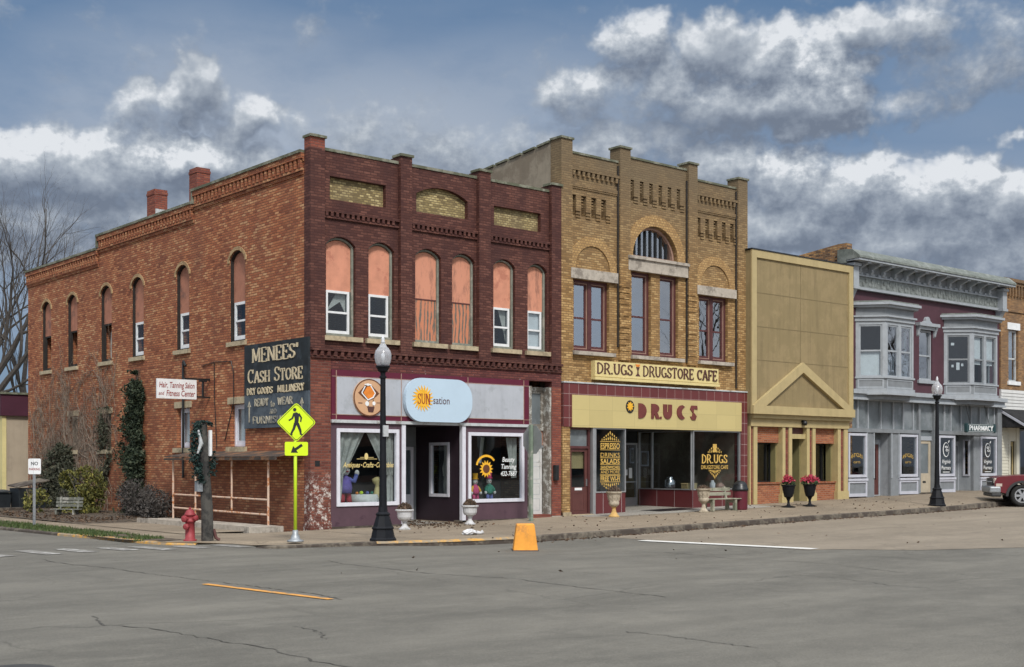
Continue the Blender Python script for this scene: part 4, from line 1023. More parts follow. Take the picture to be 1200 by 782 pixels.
# left display: plum boarding around a big window
def shop_window(parent, fr, u0, u1, v0, v1, wmat, glass, w=.09, d=0.0, bars=()):
    m = MB(); m.frame(fr, u0, u1, v0, v1, w, d - .035, d + .07)
    for b in bars: m.fbox(fr, b - .02, b + .02, v0 + w, v1 - w, d - .03, d + .06)
    win = m.build('display_window', wmat, parent)
    MB().fbox(fr, u0 + w - .01, u1 - w + .01, v0 + w - .01, v1 - w + .01, d + .03, d + .042).build('pane', glass, win)
    return win
MB().prism(FRONT, rect(.57, 2.64, .06, 2.585), .0, .06, holes=[rect(.74, 2.54, .57, 2.43)]).build('shopfront_board', M['purple'], red)
w1 = shop_window(red, FRONT, .72, 2.56, .55, 2.45, M['vinyl'], M['glass_shop'])
MB().prism(FRONT, rect(4.70, 6.86, .10, 2.585), .0, .06, holes=[rect(4.80, 6.70, .58, 2.40)]).build('shopfront_board', M['purple'], red)
w2 = shop_window(red, FRONT, 4.78, 6.72, .56, 2.42, M['vinyl'], M['glass_shop'])
MB().fbox(FRONT, .577, 2.9, -.1, .058, -.03, .3).build('footing', M['kerb'], red); MB().fbox(FRONT, 4.55, 6.95, -.1, .098, -.03, .3).build('footing', M['kerb'], red)
for u in (2.645, 4.575):
    MB().fbox(FRONT, u, u + .115, .03, 2.583, -.03, .09).build('white_post', M['vinyl'], red)
# recess: right flank with a framed window, back wall with door
FL = Frame(4.62, 0.0, 0, 1, 1, 0)       # flank facing -X, u = depth
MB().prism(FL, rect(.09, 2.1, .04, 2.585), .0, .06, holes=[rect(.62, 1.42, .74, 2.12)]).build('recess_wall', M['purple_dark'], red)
fw2 = MB().frame(FL, .58, 1.46, .70, 2.16, .08, -.03, .07).build('display_window', M['vinyl'], red)
MB().fbox(FL, .65, 1.39, .77, 2.09, .03, .042).build('pane', M['glass_shop'], fw2)
def drape(parent, fr, pts_top, pts_bot, z0, z1, n=18, amp=.02, mat='curtain', d=.25):
    m = MB(); rows_ = 8
    for j in range(rows_ + 1):
        t = j / rows_
        for i in range(n + 1):
            s_ = i / n
            u = (pts_top[0] + (pts_top[1] - pts_top[0]) * s_) * (1 - t) + (pts_bot[0] + (pts_bot[1] - pts_bot[0]) * s_) * t
            m.v.append(fr(u, z1 + (z0 - z1) * t, d + amp * math.sin(s_ * n * 1.15) * (1 + .3 * math.sin(i * 3.1))))
    for j in range(rows_):
        for i in range(n): m.f.append((j * (n + 1) + i, j * (n + 1) + i + 1, (j + 1) * (n + 1) + i + 1, (j + 1) * (n + 1) + i))
    return m.build('curtain', M[mat], parent)
drape(fw2, FL, (.70, 1.35), (.98, 1.10), 1.25, 2.1, d=.2, amp=.03); drape(fw2, FL, (.98, 1.10), (.95, 1.14), .78, 1.25, n=8, d=.2)
MB().fbox(Frame(0, 2.1, 1, 0, 0, 1), 2.4, 4.62, .04, 2.9, .0, .1).build('recess_back', M['trim_mid'], red)
bd = MB().frame(Frame(0, 2.05, 1, 0, 0, 1), 3.62, 4.50, .06, 2.05, .09, 0, .05)
bdo = bd.build('door', M['vinyl'], red)
MB().fbox(Frame(0, 2.05, 1, 0, 0, 1), 3.70, 4.42, .75, 1.97, .02, .03).build('pane', M['glass_shop'], bdo)
MB().fbox(Frame(0, 2.05, 1, 0, 0, 1), 3.70, 4.42, .14, .75, .015, .04).build('kick_panel', M['vinyl'], bdo)
m = MB()
for k in range(12):
    a = k * math.pi / 6; m.prism(Frame(4.08, 2.05, 1, 0, 0, 1), [(.05 * math.cos(a - .3), 1.45 + .05 * math.sin(a - .3)), (.13 * math.cos(a), 1.45 + .17 * math.sin(a)), (.05 * math.cos(a + .3), 1.45 + .05 * math.sin(a + .3))], .012 - k * .0003, .018)
m.build('sun_sticker', M['lime'], bdo)
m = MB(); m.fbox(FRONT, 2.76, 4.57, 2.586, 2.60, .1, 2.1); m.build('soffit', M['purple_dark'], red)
MB().add([(2.4, .02, .035), (4.62, .02, .045), (4.62, 2.1, .05), (2.4, 2.1, .05)], [(0, 1, 2, 3)]).build('recess_floor', M['walk_grey'], red)
FLl = Frame(2.76, 0.0, 0, 1, -1, 0)
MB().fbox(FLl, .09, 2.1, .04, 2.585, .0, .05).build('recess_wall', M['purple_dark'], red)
# display floors and dark backs
for u0, u1 in ((.6, 2.66), (4.68, 6.85)):
    m = MB(); m.fbox(FRONT, u0, u1, .50, .55, .08, 1.1); m.build('display_shelf', M['stucco'], red)
    MB().fbox(FRONT, u0, u1, .55, 2.6, 1.12, 1.15).build('display_back', M['darkroom'], red)
drape(w1, FRONT, (.80, 1.62), (.80, 1.05), 1.35, 2.36, d=.11, amp=.03); drape(w1, FRONT, (.80, 1.0), (.80, .92), .6, 1.35, n=8, d=.11)
drape(w1, FRONT, (1.66, 2.48), (2.25, 2.48), 1.30, 2.36, d=.11, amp=.03); drape(w1, FRONT, (2.28, 2.46), (2.2, 2.46), .62, 1.30, n=8, d=.11)
drape(w2, FRONT, (6.25, 6.62), (6.45, 6.62), 1.2, 2.3, d=.2, amp=.03, n=10); drape(w2, FRONT, (5.62, 5.76), (5.55, 5.64), 1.6, 2.3, d=.5, n=6); drape(w2, FRONT, (4.88, 5.02), (4.88, 4.95), 1.2, 2.3, d=.4, n=6)
# window lettering
m = MB(); font_text(m, FRONT, "Antiques", .92, 1.50, .13, .50, d0=.018, shear=.35, weight=.012); font_text(m, FRONT, "Crafts", 1.50, 1.50, .13, .32, d0=.018, shear=.35, weight=.012); font_text(m, FRONT, "Collectibles", 1.90, 1.50, .13, .52, d0=.018, shear=.35, weight=.012)
m.fbox(FRONT, 1.445, 1.475, 1.54, 1.57, .017, .019); m.fbox(FRONT, 1.845, 1.875, 1.54, 1.57, .017, .019)
m.fbox(FRONT, 1.32, 1.92, 1.70, 1.712, .017, .019); m.fbox(FRONT, 1.42, 1.82, 1.74, 1.75, .0165, .0185)
m.prism(FRONT, [(1.60 + .055 * math.cos(a * .63), 1.77 + .085 * math.sin(a * .63)) for a in range(10)], .015, .0165)
m.build('gold_lettering', M['gold_pale'], w1)
m = MB(); font_text(m, FRONT, "Beauty", 5.98, 1.64, .13, .44, d0=.018, shear=.2, weight=.012); font_text(m, FRONT, "Tanning", 5.94, 1.45, .13, .54, d0=.018, shear=.2, weight=.012); font_text(m, FRONT, "432-7687", 5.92, 1.26, .13, .58, d0=.018, shear=.2, weight=.012)
m.build('white_lettering', M['white_letter'], w2)
def sunburst(fr, u, v, r0, r1, n, d, twist=.0):
    m = MB(); P = []
    for k in range(n * 2):
        a = math.pi * k / n; r = r1 if k % 2 == 0 else r0
        P.append((u + r * math.cos(a + (twist if k % 2 == 0 else 0)), v + r * math.sin(a + (twist if k % 2 == 0 else 0))))
    return m.prism(fr, P, d, d + .006)
def disc(fr, u, v, r, d, n=28, t=.006, ry=None): return MB().prism(fr, [(u + r * math.cos(2 * math.pi * k / n), v + (ry or r) * math.sin(2 * math.pi * k / n)) for k in range(n)], d, d + t)
sb = sunburst(FRONT, 5.42, 1.45, .155, .235, 14, .014)
sb.prism(FRONT, [(5.42 + .30 * math.cos(a), 1.50 + .27 * math.sin(a)) for a in [R(35 + 15 * k) for k in range(10)]] + [(5.42 + .36 * math.cos(a), 1.50 + .33 * math.sin(a)) for a in [R(170 - 15 * k) for k in range(10)]], .0135, .019)
sb.build('sun_lettering', M['yellow'], w2); disc(FRONT, 5.42, 1.45, .115, .011).build('sun_centre', M['orange_dark'], w2)
# door bay right of the shop
DB = Frame(0, .33, 1, 0, 0, 1)
MB().fbox(FRONT, 6.90, 7.0, .10, 3.72, -.015, .32).build('jamb', M['peel'], red)
MB().fbox(FRONT, 7.70, 7.768, .13, 3.72, .03, .33).build('jamb', M['peel'], red)
tw = MB(); tw.frame(DB, 7.0, 7.70, 2.62, 3.62, .07, -.02, .06); two = tw.build('transom_window', M['peel'], red)
MB().fbox(DB, 7.06, 7.64, 2.68, 3.56, .015, .03).build('pane', M['transom_panel'], two)
m = MB(); m.fbox(DB, 7.0, 7.70, 3.62, 3.72, -.05, .06); m.fbox(DB, 7.0, 7.70, 2.50, 2.62, -.05, .06); m.build('transom_rail', M['peel'], red)
MB().fbox(DB, 7.0, 7.70, 2.10, 2.49, .0, .04).build('salmon_panel', M['board'], red)
MB().fbox(DB, 7.0, 7.70, 2.03, 2.10, -.03, .05).build('door_head', M['trim_mid'], red)
m = MB(); m.fbox(DB, 7.02, 7.68, .18, 2.03, -.005, .04)
dr = m.build('door', M['door_white'], red)
m = MB()
for v0, v1 in ((1.62, 1.95), (1.15, 1.52), (.72, 1.05), (.28, .62)):
    m.frame(DB, 7.10, 7.60, v0, v1, .02, -.010, -.0055)
m.build('door_moulding', M['tin'], dr)
MB().ball(DB(7.09, 1.02, -.035), .03, .03, .03).build('door_knob', M['blk'], dr)
MB().fbox(DB, 6.98, 7.72, .06, .18, -.35, .05).build('door_step', M['brick_redpier'], red)
mb_ = MB().fbox(FRONT, 7.80, 7.93, 1.12, 1.55, -.12, -.004).build('letter_box', M['blk'], red, bevel=.015)
# small vent by the corner
MB().fbox(FRONT, .12, .25, 1.53, 1.66, -.012, .003).build('wall_vent', M['blk'], red)

# ================================================================== BUFF BRICK DRUGSTORE
drug = thing('brick_drugstore_building', 'tall buff brick building with round-arched upper window and butter yellow shop fascia', 'building', (12.2, 9, 0))
DL, DR_ = 8.125, 16.26
G1 = [('a', 8.55, 10.46, 10.46), ('b', 10.89, 13.45, 10.68), ('c', 13.85, 15.80, 10.44)]
slots = [rect(8.58 + k * .40, 8.78 + k * .40, 8.66, 9.24) for k in range(5)] + [rect(10.98 + k * .405, 11.14 + k * .405, 9.38, 10.0) for k in range(6)] + [rect(13.92 + k * .40, 14.10 + k * .40, 8.66, 9.25) for k in range(5)]
slots = [s_ for s_ in slots if not (10.30 < s_[1][0] < 10.9)]
wins = [rect(8.68, 10.10, 4.80, 6.848), rect(11.03, 11.86, 4.80, 7.298), rect(12.25, 13.06, 4.80, 7.298), rect(14.03, 15.40, 4.80, 6.848)]
CX_, HW_ = 12.04, .98
arch_hole = arch(CX_ - HW_, CX_ + HW_, 7.735, 7.74, .975, 18)
FD = .10
m = MB().prism(FRONT, rect(DL + .32, DR_ - .35, 3.9, 10.3), FD, FD + .34, holes=slots + wins + [arch_hole])
# corbelled feet beside each slot
for s_ in slots:
    a, b = s_[0][0], s_[1][0]; z0, z1 = s_[0][1], s_[2][1]
    for k in range(6): m.fbox(FRONT, a - .06, a + .10, z1 - .08 - k * .085, z1 - .045 - k * .085, FD + .02, FD + .125) if k < 4 else None
    for k in range(3): m.fbox(FRONT, b - .03, b + .15, z0 - .06 + k * .09, z0 - .015 + k * .09, FD - .03, FD - .001)
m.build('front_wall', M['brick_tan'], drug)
MB().fbox(FRONT, DL + .35, DR_ - .4, 8.6, 10.1, FD + .22, FD + .3).build('slot_backing', M['brick_tan'], drug)
m = MB()
for _, a, b, zt in G1:
    MB().prism(FRONT, rect(a + .003, b - .003, 10.301, zt - .06), FD + .002, FD + .33).build('parapet', M['brick_tan'], drug)
    MB().fbox(FRONT, a - .01, b + .01, zt - .06, zt, FD - .03, FD + .38).build('parapet_coping', M['coping'], drug)
for a, b, zt, zb in ((8.125, 8.55, 10.74, 3.9), (10.46, 10.89, 10.84, 4.62), (13.45, 13.85, 10.83, 4.62), (15.80, 16.26, 10.70, 3.9)):
    m = MB(); m.prism(FRONT, rect(a, b, zb, zt - .002), .0, FD - .002 if zb > 4 else .45)
    if zb > 4: m.fbox(FRONT, a + .002, b - .002, 10.301, zt - .002, FD, FD + .33)
    k = 4.9
    while zb > 4 and k < 6.9: m.fbox(FRONT, a - .03, b - .06, k, k + .07, -.022, .0); k += .17 if k < 5.5 or k > 6.2 else .34
    pl = m.build('pilaster', M['brick_tan'], drug)
    c = MB(); c.fbox(FRONT, a - .035, b + .035, zt, zt + .06, -.04, .46)
    c.add([FRONT(a - .035, zt + .06, -.04), FRONT(b + .035, zt + .06, -.04), FRONT(b + .035, zt + .06, .46), FRONT(a - .035, zt + .06, .46), FRONT((a + b) / 2, zt + .12, .2)], [(0, 1, 4), (1, 2, 4), (2, 3, 4), (3, 0, 4)])
    c.build('cap', M['coping'], pl)
for a, b in ((8.55, 10.46), (13.85, 15.80)):
    m = MB()
    m.fbox(FRONT, a + .002, b - .002, 9.93, 10.0, FD - .085, FD - .001)
    k = a + .05
    while k < b - .1: m.prism(FRONT, [(k, 9.78), (k + .07, 9.78), (k + .10, 9.93), (k, 9.93)], FD - .075, FD - .002); k += .19
    m.build('corbel_table', M['brick_tan'], drug)
    m = MB(); m.fbox(FRONT, a + .002, b - .002, 9.47, 9.57, FD - .04, FD - .001); m.fbox(FRONT, a + .002, b - .002, 9.42, 9.47, FD - .025, FD - .0015); m.build('string_course', M['brick_tan'], drug)
def half_ring(cx, cz, r0, r1, d0, d1, n=22):
    return MB().prism(FRONT, [(cx + r1 * math.cos(math.pi * k / n), cz + r1 * math.sin(math.pi * k / n)) for k in range(n + 1)] + [(cx + r0 * math.cos(math.pi * k / n), cz + r0 * math.sin(math.pi * k / n)) for k in range(n, -1, -1)], d0, d1)
half_ring(9.42, 7.15, .69, .96, FD - .035, FD - .001).build('blind_arch', M['brick_arch'], drug)
half_ring(14.76, 7.14, .69, .96, FD - .035, FD - .001).build('blind_arch', M['brick_arch'], drug)
half_ring(CX_, 7.74, .985, 1.31, FD - .035, FD + .02).build('window_arch', M['brick_arch'], drug)
for a, b, z0, z1 in ((8.49, 10.36, 6.85, 7.14), (13.83, 15.70, 6.85, 7.13), (10.80, 13.40, 7.30, 7.64)):
    MB().fbox(FRONT, a, b, z0, z1, -.015, FD + .25).build('lintel', M['lintel'], drug)
m = MB(); m.fbox(FRONT, 10.78, 13.42, 7.645, 7.732, -.07, FD + .25); m.build('arch_sill', M['lintel'], drug)
for a, b in ((8.58, 10.24), (10.94, 13.22), (13.94, 15.55)):
    MB().fbox(FRONT, a, b, 4.69, 4.795, -.05, FD + .2).build('sill', M['lintel'], drug)
# round-headed window with vertical bars
w = MB(); n = 18
ring(w, FRONT, arch(CX_ - HW_ + .01, CX_ + HW_ - .01, 7.74, 7.75, .962, n), arch(CX_ - HW_ + .08, CX_ + HW_ - .08, 7.81, 7.812, .83, n), FD + .12, FD + .24)
aw = w.build('arched_window', M['sash_tan'], drug)
m = MB()
for k in range(-3, 4):
    u = CX_ + k * .23; h = math.sqrt(max(0, .88 ** 2 - (u - CX_) ** 2)); m.fbox(FRONT, u - .018, u + .018, 7.8, 7.75 + h, FD + .16, FD + .21)
m.build('glazing_bar', M['blk'], aw)
MB().prism(FRONT, arch(CX_ - HW_ + .07, CX_ + HW_ - .07, 7.80, 7.812, .84, n), FD + .215, FD + .225).build('pane', M['glass_up'], aw)
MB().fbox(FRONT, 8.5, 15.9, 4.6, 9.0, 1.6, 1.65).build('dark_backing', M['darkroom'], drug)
def drug_win(a, b, z0, z1, two):
    w = MB(); w.frame(FRONT, a + .005, b - .005, z0 + .005, z1 - .005, .075, FD + .10, FD + .26)
    if two: w.fbox(FRONT, (a + b) / 2 - .07, (a + b) / 2 + .07, z0 + .08, z1 - .08, FD + .09, FD + .26)
    win = w.build('window', M['sash_brown'], drug)
    pairs = [(a + .08, (a + b) / 2 - .07), ((a + b) / 2 + .07, b - .08)] if two else [(a + .08, b - .08)]
    for c, d in pairs:
        MB().frame(FRONT, c + .002, d - .002, z0 + .082, z1 - .082, .022, FD + .115, FD + .16).build('trim', M['sash_tan'], win)
        sash(win, FRONT, c + .024, d - .024, z0 + .105, z1 - .105, FD + .15, M['sash_brown'], M['glass_up'], w=.045, mid=z0 + (z1 - z0) * .47)
drug_win(8.68, 10.10, 4.80, 6.848, True); drug_win(11.03, 11.86, 4.80, 7.298, False); drug_win(12.25, 13.06, 4.80, 7.298, False); drug_win(14.03, 15.40, 4.80, 6.848, True)
# party walls, roof, back
m = MB(); m.prism(SIDE, [(.46, -.2), (18, -.2), (18, 9.3), (9, 10.0), (3.1, 10.44), (.46, 10.69)], DL + .005, DL + .33); m.build('party_wall', M['stucco'], drug)
m = MB(); sl = (10.44 - 10.69) / (3.1 - .46)
for k in range(8):
    y = .5 + k * .62; m.add([], []); z = 10.69 + sl * (y - .46)
    m.prism(SIDE, [(y, z + .01), (y + .52, z + .01 + sl * .52), (y + .52, z + .07 + sl * .52), (y, z + .07)], DL - .04, DL + .37)
m.build('coping_tile', M['coping'], drug)
m = MB(); m.prism(SIDE, [(.46, -.2), (18, -.2), (18, 9.3), (.46, 10.5)], DR_ - .33, DR_ - .002); m.fbox(FRONT, DL + .35, DR_ - .35, -.2, 9.3, 17.7, 18); m.build('rear_walls', M['brick_tan'], drug)
MB().add([(DL + .3, .4, 9.7), (DR_ - .3, .4, 9.7), (DR_ - .3, 18, 8.8), (DL + .3, 18, 8.8)], [(0, 1, 2, 3)]).build('roof', M['roof'], drug)
# thin black tubes added for the dark stain lines beside the pilasters
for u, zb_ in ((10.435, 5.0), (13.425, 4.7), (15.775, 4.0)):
    m = MB(); m.tube([FRONT(u, 10.30, FD - .03), FRONT(u, zb_, FD - .03)], .028, 8); m.build('stain_line', M['dark_casing'], drug)
# fascia: tile border, yellow enamel panel
m = MB(); m.fbox(FRONT, 8.16, 16.18, 3.535, 3.865, -.06, .2); m.fbox(FRONT, 8.16, 8.47, 2.63, 3.535, -.06, .2); m.fbox(FRONT, 15.87, 16.18, -.05, 3.535, -.06, .2)
m.build('tile_border', M['tile_ox'], drug)
MB().fbox(FRONT, 8.14, 16.20, 3.867, 3.905, -.085, .2).build('flashing', M['tin'], drug)
fas = MB().fbox(FRONT, 8.47, 15.87, 2.62, 3.534, -.075, .1).build('fascia_panel', M['panel_yellow'], drug)
MB().fbox(FRONT, 8.14, 8.43, -.1, 2.63, -.03, .3).build('brick_pier', M['brick_tan'], drug)
MB().fbox(FRONT, 8.14, 8.44, -.1, .22, -.07, .3).build('pier_plinth', M['stone'], drug)
# DR.UGS deco letters on the fascia
m = MB(); z0, z1 = 2.93, 3.375; d0, d1 = -.10, -.0755
def arcp(cx, cy, rx, ry, a0, a1, n=9): return [(cx + rx * math.cos(R(a0 + (a1 - a0) * i / n)), cy + ry * math.sin(R(a0 + (a1 - a0) * i / n))) for i in range(n + 1)]
zm = (z0 + z1) / 2; hh = (z1 - z0) / 2
x = 11.13; m.prism(FRONT, [(x, z0)] + arcp(x + .10, zm, .24, hh, -90, 90) + [(x, z1)], d0, d1); m.fbox(FRONT, x + .05, x + .075, z0 + .1, z1 - .1, d0 - .0005, d0)
x = 11.68; m.prism(FRONT, [(x, z0), (x + .10, z0), (x + .12, z0 + .16), (x + .20, z0), (x + .36, z0), (x + .28, z0 + .16)] + arcp(x + .12, z1 - .14, .22, .14, -60, 90) + [(x, z1)], d0, d1)
m.prism(FRONT, arcp(12.09, z0 + .035, .04, .04, 0, 340, 9), d0, d1)
x = 12.20; m.prism(FRONT, [(x, z1)] + arcp(x + .19, z0 + .18, .19, .18, 180, 360) + [(x + .38, z1), (x + .22, z1), (x + .22, z0 + .22), (x + .17, z0 + .22), (x + .17, z1)], d0, d1)
x = 12.80; m.prism(FRONT, arcp(x + .25, zm, .25, hh, 90, 270) + [(x + .36, z0 + .05), (x + .25, z0 + .13), (x + .21, zm), (x + .25, z1 - .13), (x + .36, z1 - .05)], d0, d1)
x = 13.38; m.prism(FRONT, [(x + .02, z0 + .10), (x + .10, z0), (x + .26, z0), (x + .32, z0 + .12), (x + .18, zm + .01), (x + .20, z1 - .1), (x + .36, z1 - .12), (x + .34, z1), (x + .08, z1), (x + .02, z1 - .12), (x + .14, zm), (x + .12, z0 + .12)], d0, d1)
m.build('deco_lettering', M['rust_letter'], fas)
em = MB(); em.prism(FRONT, arcp(10.78, 3.26, .17, .19, 0, 345, 16), -.09, -.0755); e_ = em.build('emblem', M['blk'], fas)
m = sunburst(FRONT, 10.78, 3.27, .09, .15, 9, -.096); m.build('emblem_flower', M['yellow'], e_)
# painted sign board with serif lettering
sg = MB(); sg.fbox(FRONT, 9.37, 14.75, 4.01, 4.55, -.07, FD - .001); sg.fbox(FRONT, 9.34, 14.78, 4.00, 4.075, -.10, -.02); sg.fbox(FRONT, 9.36, 14.76, 4.095, 4.125, -.085, -.02)
sgn = tag(sg.build('sign_board', M['cream_sign']), 'long cream sign board with brown serif lettering above the tiled drugstore fascia', 'sign')
m = MB(); serif_text(m, FRONT, 'DR.UGS', 9.44, 4.18, .31, 1.47, thick=.19, thin=.09, d0=-.078, d1=-.069)
serif_text(m, FRONT, 'DRUGSTORE CAFE', 11.34, 4.18, .31, 3.34, thick=.19, thin=.09, d0=-.078, d1=-.069)
m.prism(FRONT, [(11.02, 4.17), (11.22, 4.17), (11.15, 4.25), (11.14, 4.33), (11.20, 4.44), (11.04, 4.44), (11.10, 4.33), (11.09, 4.25)], -.077, -.069)
m.build('serif_lettering', M['brown_letter'], sgn)
m = MB(); m.prism(FRONT, [(11.06, 4.45), (11.18, 4.45), (11.22, 4.52), (11.02, 4.52)], -.077, -.069); m.build('mortar_icon', M['orange'], sgn)
# left door
DD = Frame(0, .10, 1, 0, 0, 1)
m = MB(); m.frame(DD, 8.44, 9.28, .12, 2.62, .06, -.05, .1); m.fbox(DD, 8.5, 9.22, 2.02, 2.09, -.045, .1)
dfr = m.build('door_frame', M['sash_brown'], drug)
MB().fbox(DD, 8.50, 9.22, 2.09, 2.56, .03, .045).build('transom_pane', M['transom_panel'], dfr)
m = MB(); m.prism(DD, rect(8.505, 9.215, .16, 2.02), .0, .045, holes=[rect(8.60, 9.12, .92, 1.93)])
dr2 = m.build('door', M['brown_door'], drug)
MB().fbox(DD, 8.59, 9.13, .91, 1.94, .02, .03).build('pane', M['glass_shop'], dr2)
MB().frame(DD, 8.62, 9.10, .26, .78, .03, -.008, -.001).build('panel_moulding', M['brown_door'], dr2)
MB().fbox(DD, 8.72, 9.0, .83, .90, -.012, -.001).build('letter_slot', M['white'], dr2)
MB().fbox(DD, 9.15, 9.19, .95, 1.15, -.03, -.001).build('door_handle', M['chrome'], dr2)
MB().fbox(FRONT, 8.43, 9.3, -.1, .15, -.12, .3).build('door_step', M['stone'], drug)
m = MB(); m.fbox(FRONT, 8.5, 9.2, 1.45, 1.93, .2, .205); m.build('window_shade', M['khaki_light'], drug)
MB().fbox(FRONT, 9.30, 9.41, -.05, 2.62, -.05, .06).build('metal_post', M['aluminium'], drug)
# display windows over tiled bulkheads
def bulk_window(fr, u0, u1, zb, z0, z1, bars=()):
    MB().fbox(fr, u0 + .002, u1 - .002, zb, z0 - .03, -.01, .12).build('bulkhead', M['tile_bulk'], drug)
    m = MB(); m.frame(fr, u0, u1, z0 - .03, z1, .035, -.03, .06)
    for b in bars: m.fbox(fr, b - .025, b + .025, z0, z1 - .03, -.028, .058)
    w = m.build('display_window', M['aluminium'], drug)
    MB().fbox(fr, u0 + .03, u1 - .03, z0, z1 - .03, .01, .022).build('pane', M['glass_shop'], w)
    return w
wa = bulk_window(FRONT, 9.42, 10.66, -.05, .78, 2.618)
wc = bulk_window(FRONT, 13.62, 15.86, .0, .80, 2.618)
FL2 = Frame(13.62, 0.0, 0, 1, 1, 0)
wb = bulk_window(FL2, .04, 2.3, .0, .80, 2.61, bars=(1.72,))
MB().add([(10.66, .02, gz(10.6) + .004), (13.62, .02, gz(13.6) + .004), (13.62, 2.4, gz(13.6) + .03), (10.66, 2.4, gz(10.6) + .03)], [(0, 1, 2, 3)]).build('recess_floor', M['walk_grey'], drug)
MB().fbox(FRONT, 10.62, 10.66, 0, 2.62, .06, 2.35).build('recess_wall', M['aluminium'], drug)
BK = Frame(0, 2.35, 1, 0, 0, 1)
m = MB(); m.frame(BK, 12.62, 13.58, .2, 2.25, .06, -.03, .06); m.fbox(BK, 12.68, 13.52, .98, 1.02, -.02, .05); m.fbox(BK, 12.68, 13.52, .22, .5, -.02, .05)
d3 = m.build('door', M['aluminium'], drug); MB().fbox(BK, 12.68, 13.52, .5, 2.2, .01, .022).build('pane', M['glass_shop'], d3)
m = MB(); m.fbox(BK, 12.95, 13.15, 1.22, 1.40, .0, .008); m.fbox(BK, 13.22, 13.36, 1.12, 1.45, .0, .008); m.build('door_notice', M['white_letter'], d3)
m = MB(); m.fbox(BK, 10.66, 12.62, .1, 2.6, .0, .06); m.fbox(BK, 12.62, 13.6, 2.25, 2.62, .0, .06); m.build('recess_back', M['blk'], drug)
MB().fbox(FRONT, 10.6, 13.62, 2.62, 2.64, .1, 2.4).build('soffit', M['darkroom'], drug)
MB().add([(11.6, -.5, gz(11.6, -.5) + .012), (13.4, -.5, gz(13.4, -.5) + .012), (13.4, .3, gz(13.4) + .012), (11.6, .3, gz(11.6) + .012)], [(0, 1, 2, 3)]).build('door_mat', M['blk'], drug)
for u0, u1 in ((9.42, 10.6), (13.7, 15.9)):
    MB().fbox(FRONT, u0, u1, .70, .76, .12, 1.0).build('display_shelf', M['brown_door'], drug)
MB().fbox(FRONT, 9.42, 10.6, .7, 2.62, 1.3, 1.32).build('display_back', M['darkroom'], drug)
MB().fbox(FRONT, 15.88, 15.92, .0, 2.62, .25, 4.0).build('inner_wall', M['stucco'], drug)
MB().fbox(FRONT, 8.5, 15.87, .0, 2.62, 4.0, 4.05).build('display_back', M['stucco'], drug)
MB().fbox(FRONT, 10.7, 15.9, .15, .2, 2.42, 4.0).build('shop_floor', M['brown_door'], drug)
MB().fbox(FRONT, 11.0, 15.0, .2, 1.15, 3.3, 3.7).build('counter', M['khaki'], drug)
for u_, v_ in ((12.9, 1.5), (13.8, 1.45), (14.9, 1.6), (15.4, 1.5)):
    MB().frame(FRONT, u_, u_ + .42, v_, v_ + .52, .05, 3.94, 3.99).build('picture_frame', M['trim_pale'], drug)
# gold window lettering
m = MB(); x = 9.66; wd = .78
for txt, z, h, wgt in (('ESPRESSO', 2.02, .17, .02), ('DRINKS', 1.78, .13, .0), ('SALADS', 1.59, .14, .02), ('SANDWICHES', 1.44, .09, .02), ('AND MORE', 1.30, .10, .0), ('FREE WI-FI', 1.08, .14, .02)):
    font_text(m, FRONT, txt, x, z, h, wd, d0=.004, weight=wgt)
for z in (2.22, 1.98, 1.75, 1.56, 1.41, 1.26, 1.23, 1.05): m.fbox(FRONT, x - .02, x + wd + .02, z, z + .015, .003, .006)
def ornament(m, cx, z, s, w):
    for k in range(-4, 5):
        h = (5 - abs(k)) * .06
        u = cx + k * w / 9
        for q_, sc_ in ((.0, .5), (.55, .45)):
            zz_ = z + s * h * q_; hh_ = h * sc_ * s
            P_ = [(u, zz_), (u + .026, zz_ + hh_ * .5), (u, zz_ + hh_), (u - .026, zz_ + hh_ * .5)]
            m.prism(FRONT, P_ if s > 0 else P_[::-1], .0025 + k * .0004, .006)
ornament(m, x + wd / 2, 2.25, 1, .75); ornament(m, x + wd / 2, 1.03, -1, .75)
m.build('gold_lettering', M['gold'], wa)
m = MB(); serif_text(m, FRONT, 'DR.UGS', 14.05, 1.60, .27, 1.22, thick=.2, thin=.10, d0=.004, d1=.007); font_text(m, FRONT, 'DRUGSTORE CAFE', 14.02, 1.42, .12, 1.28, d0=.004, weight=.01)
ornament(m, 14.66, 1.92, 1, .7); ornament(m, 14.66, 1.40, -1, .6)
m.prism(FRONT, [(14.58, 1.95), (14.74, 1.95), (14.72, 2.1), (14.76, 2.2), (14.56, 2.2), (14.60, 2.1)], .002, .006)
m.build('gold_lettering', M['gold'], wc)
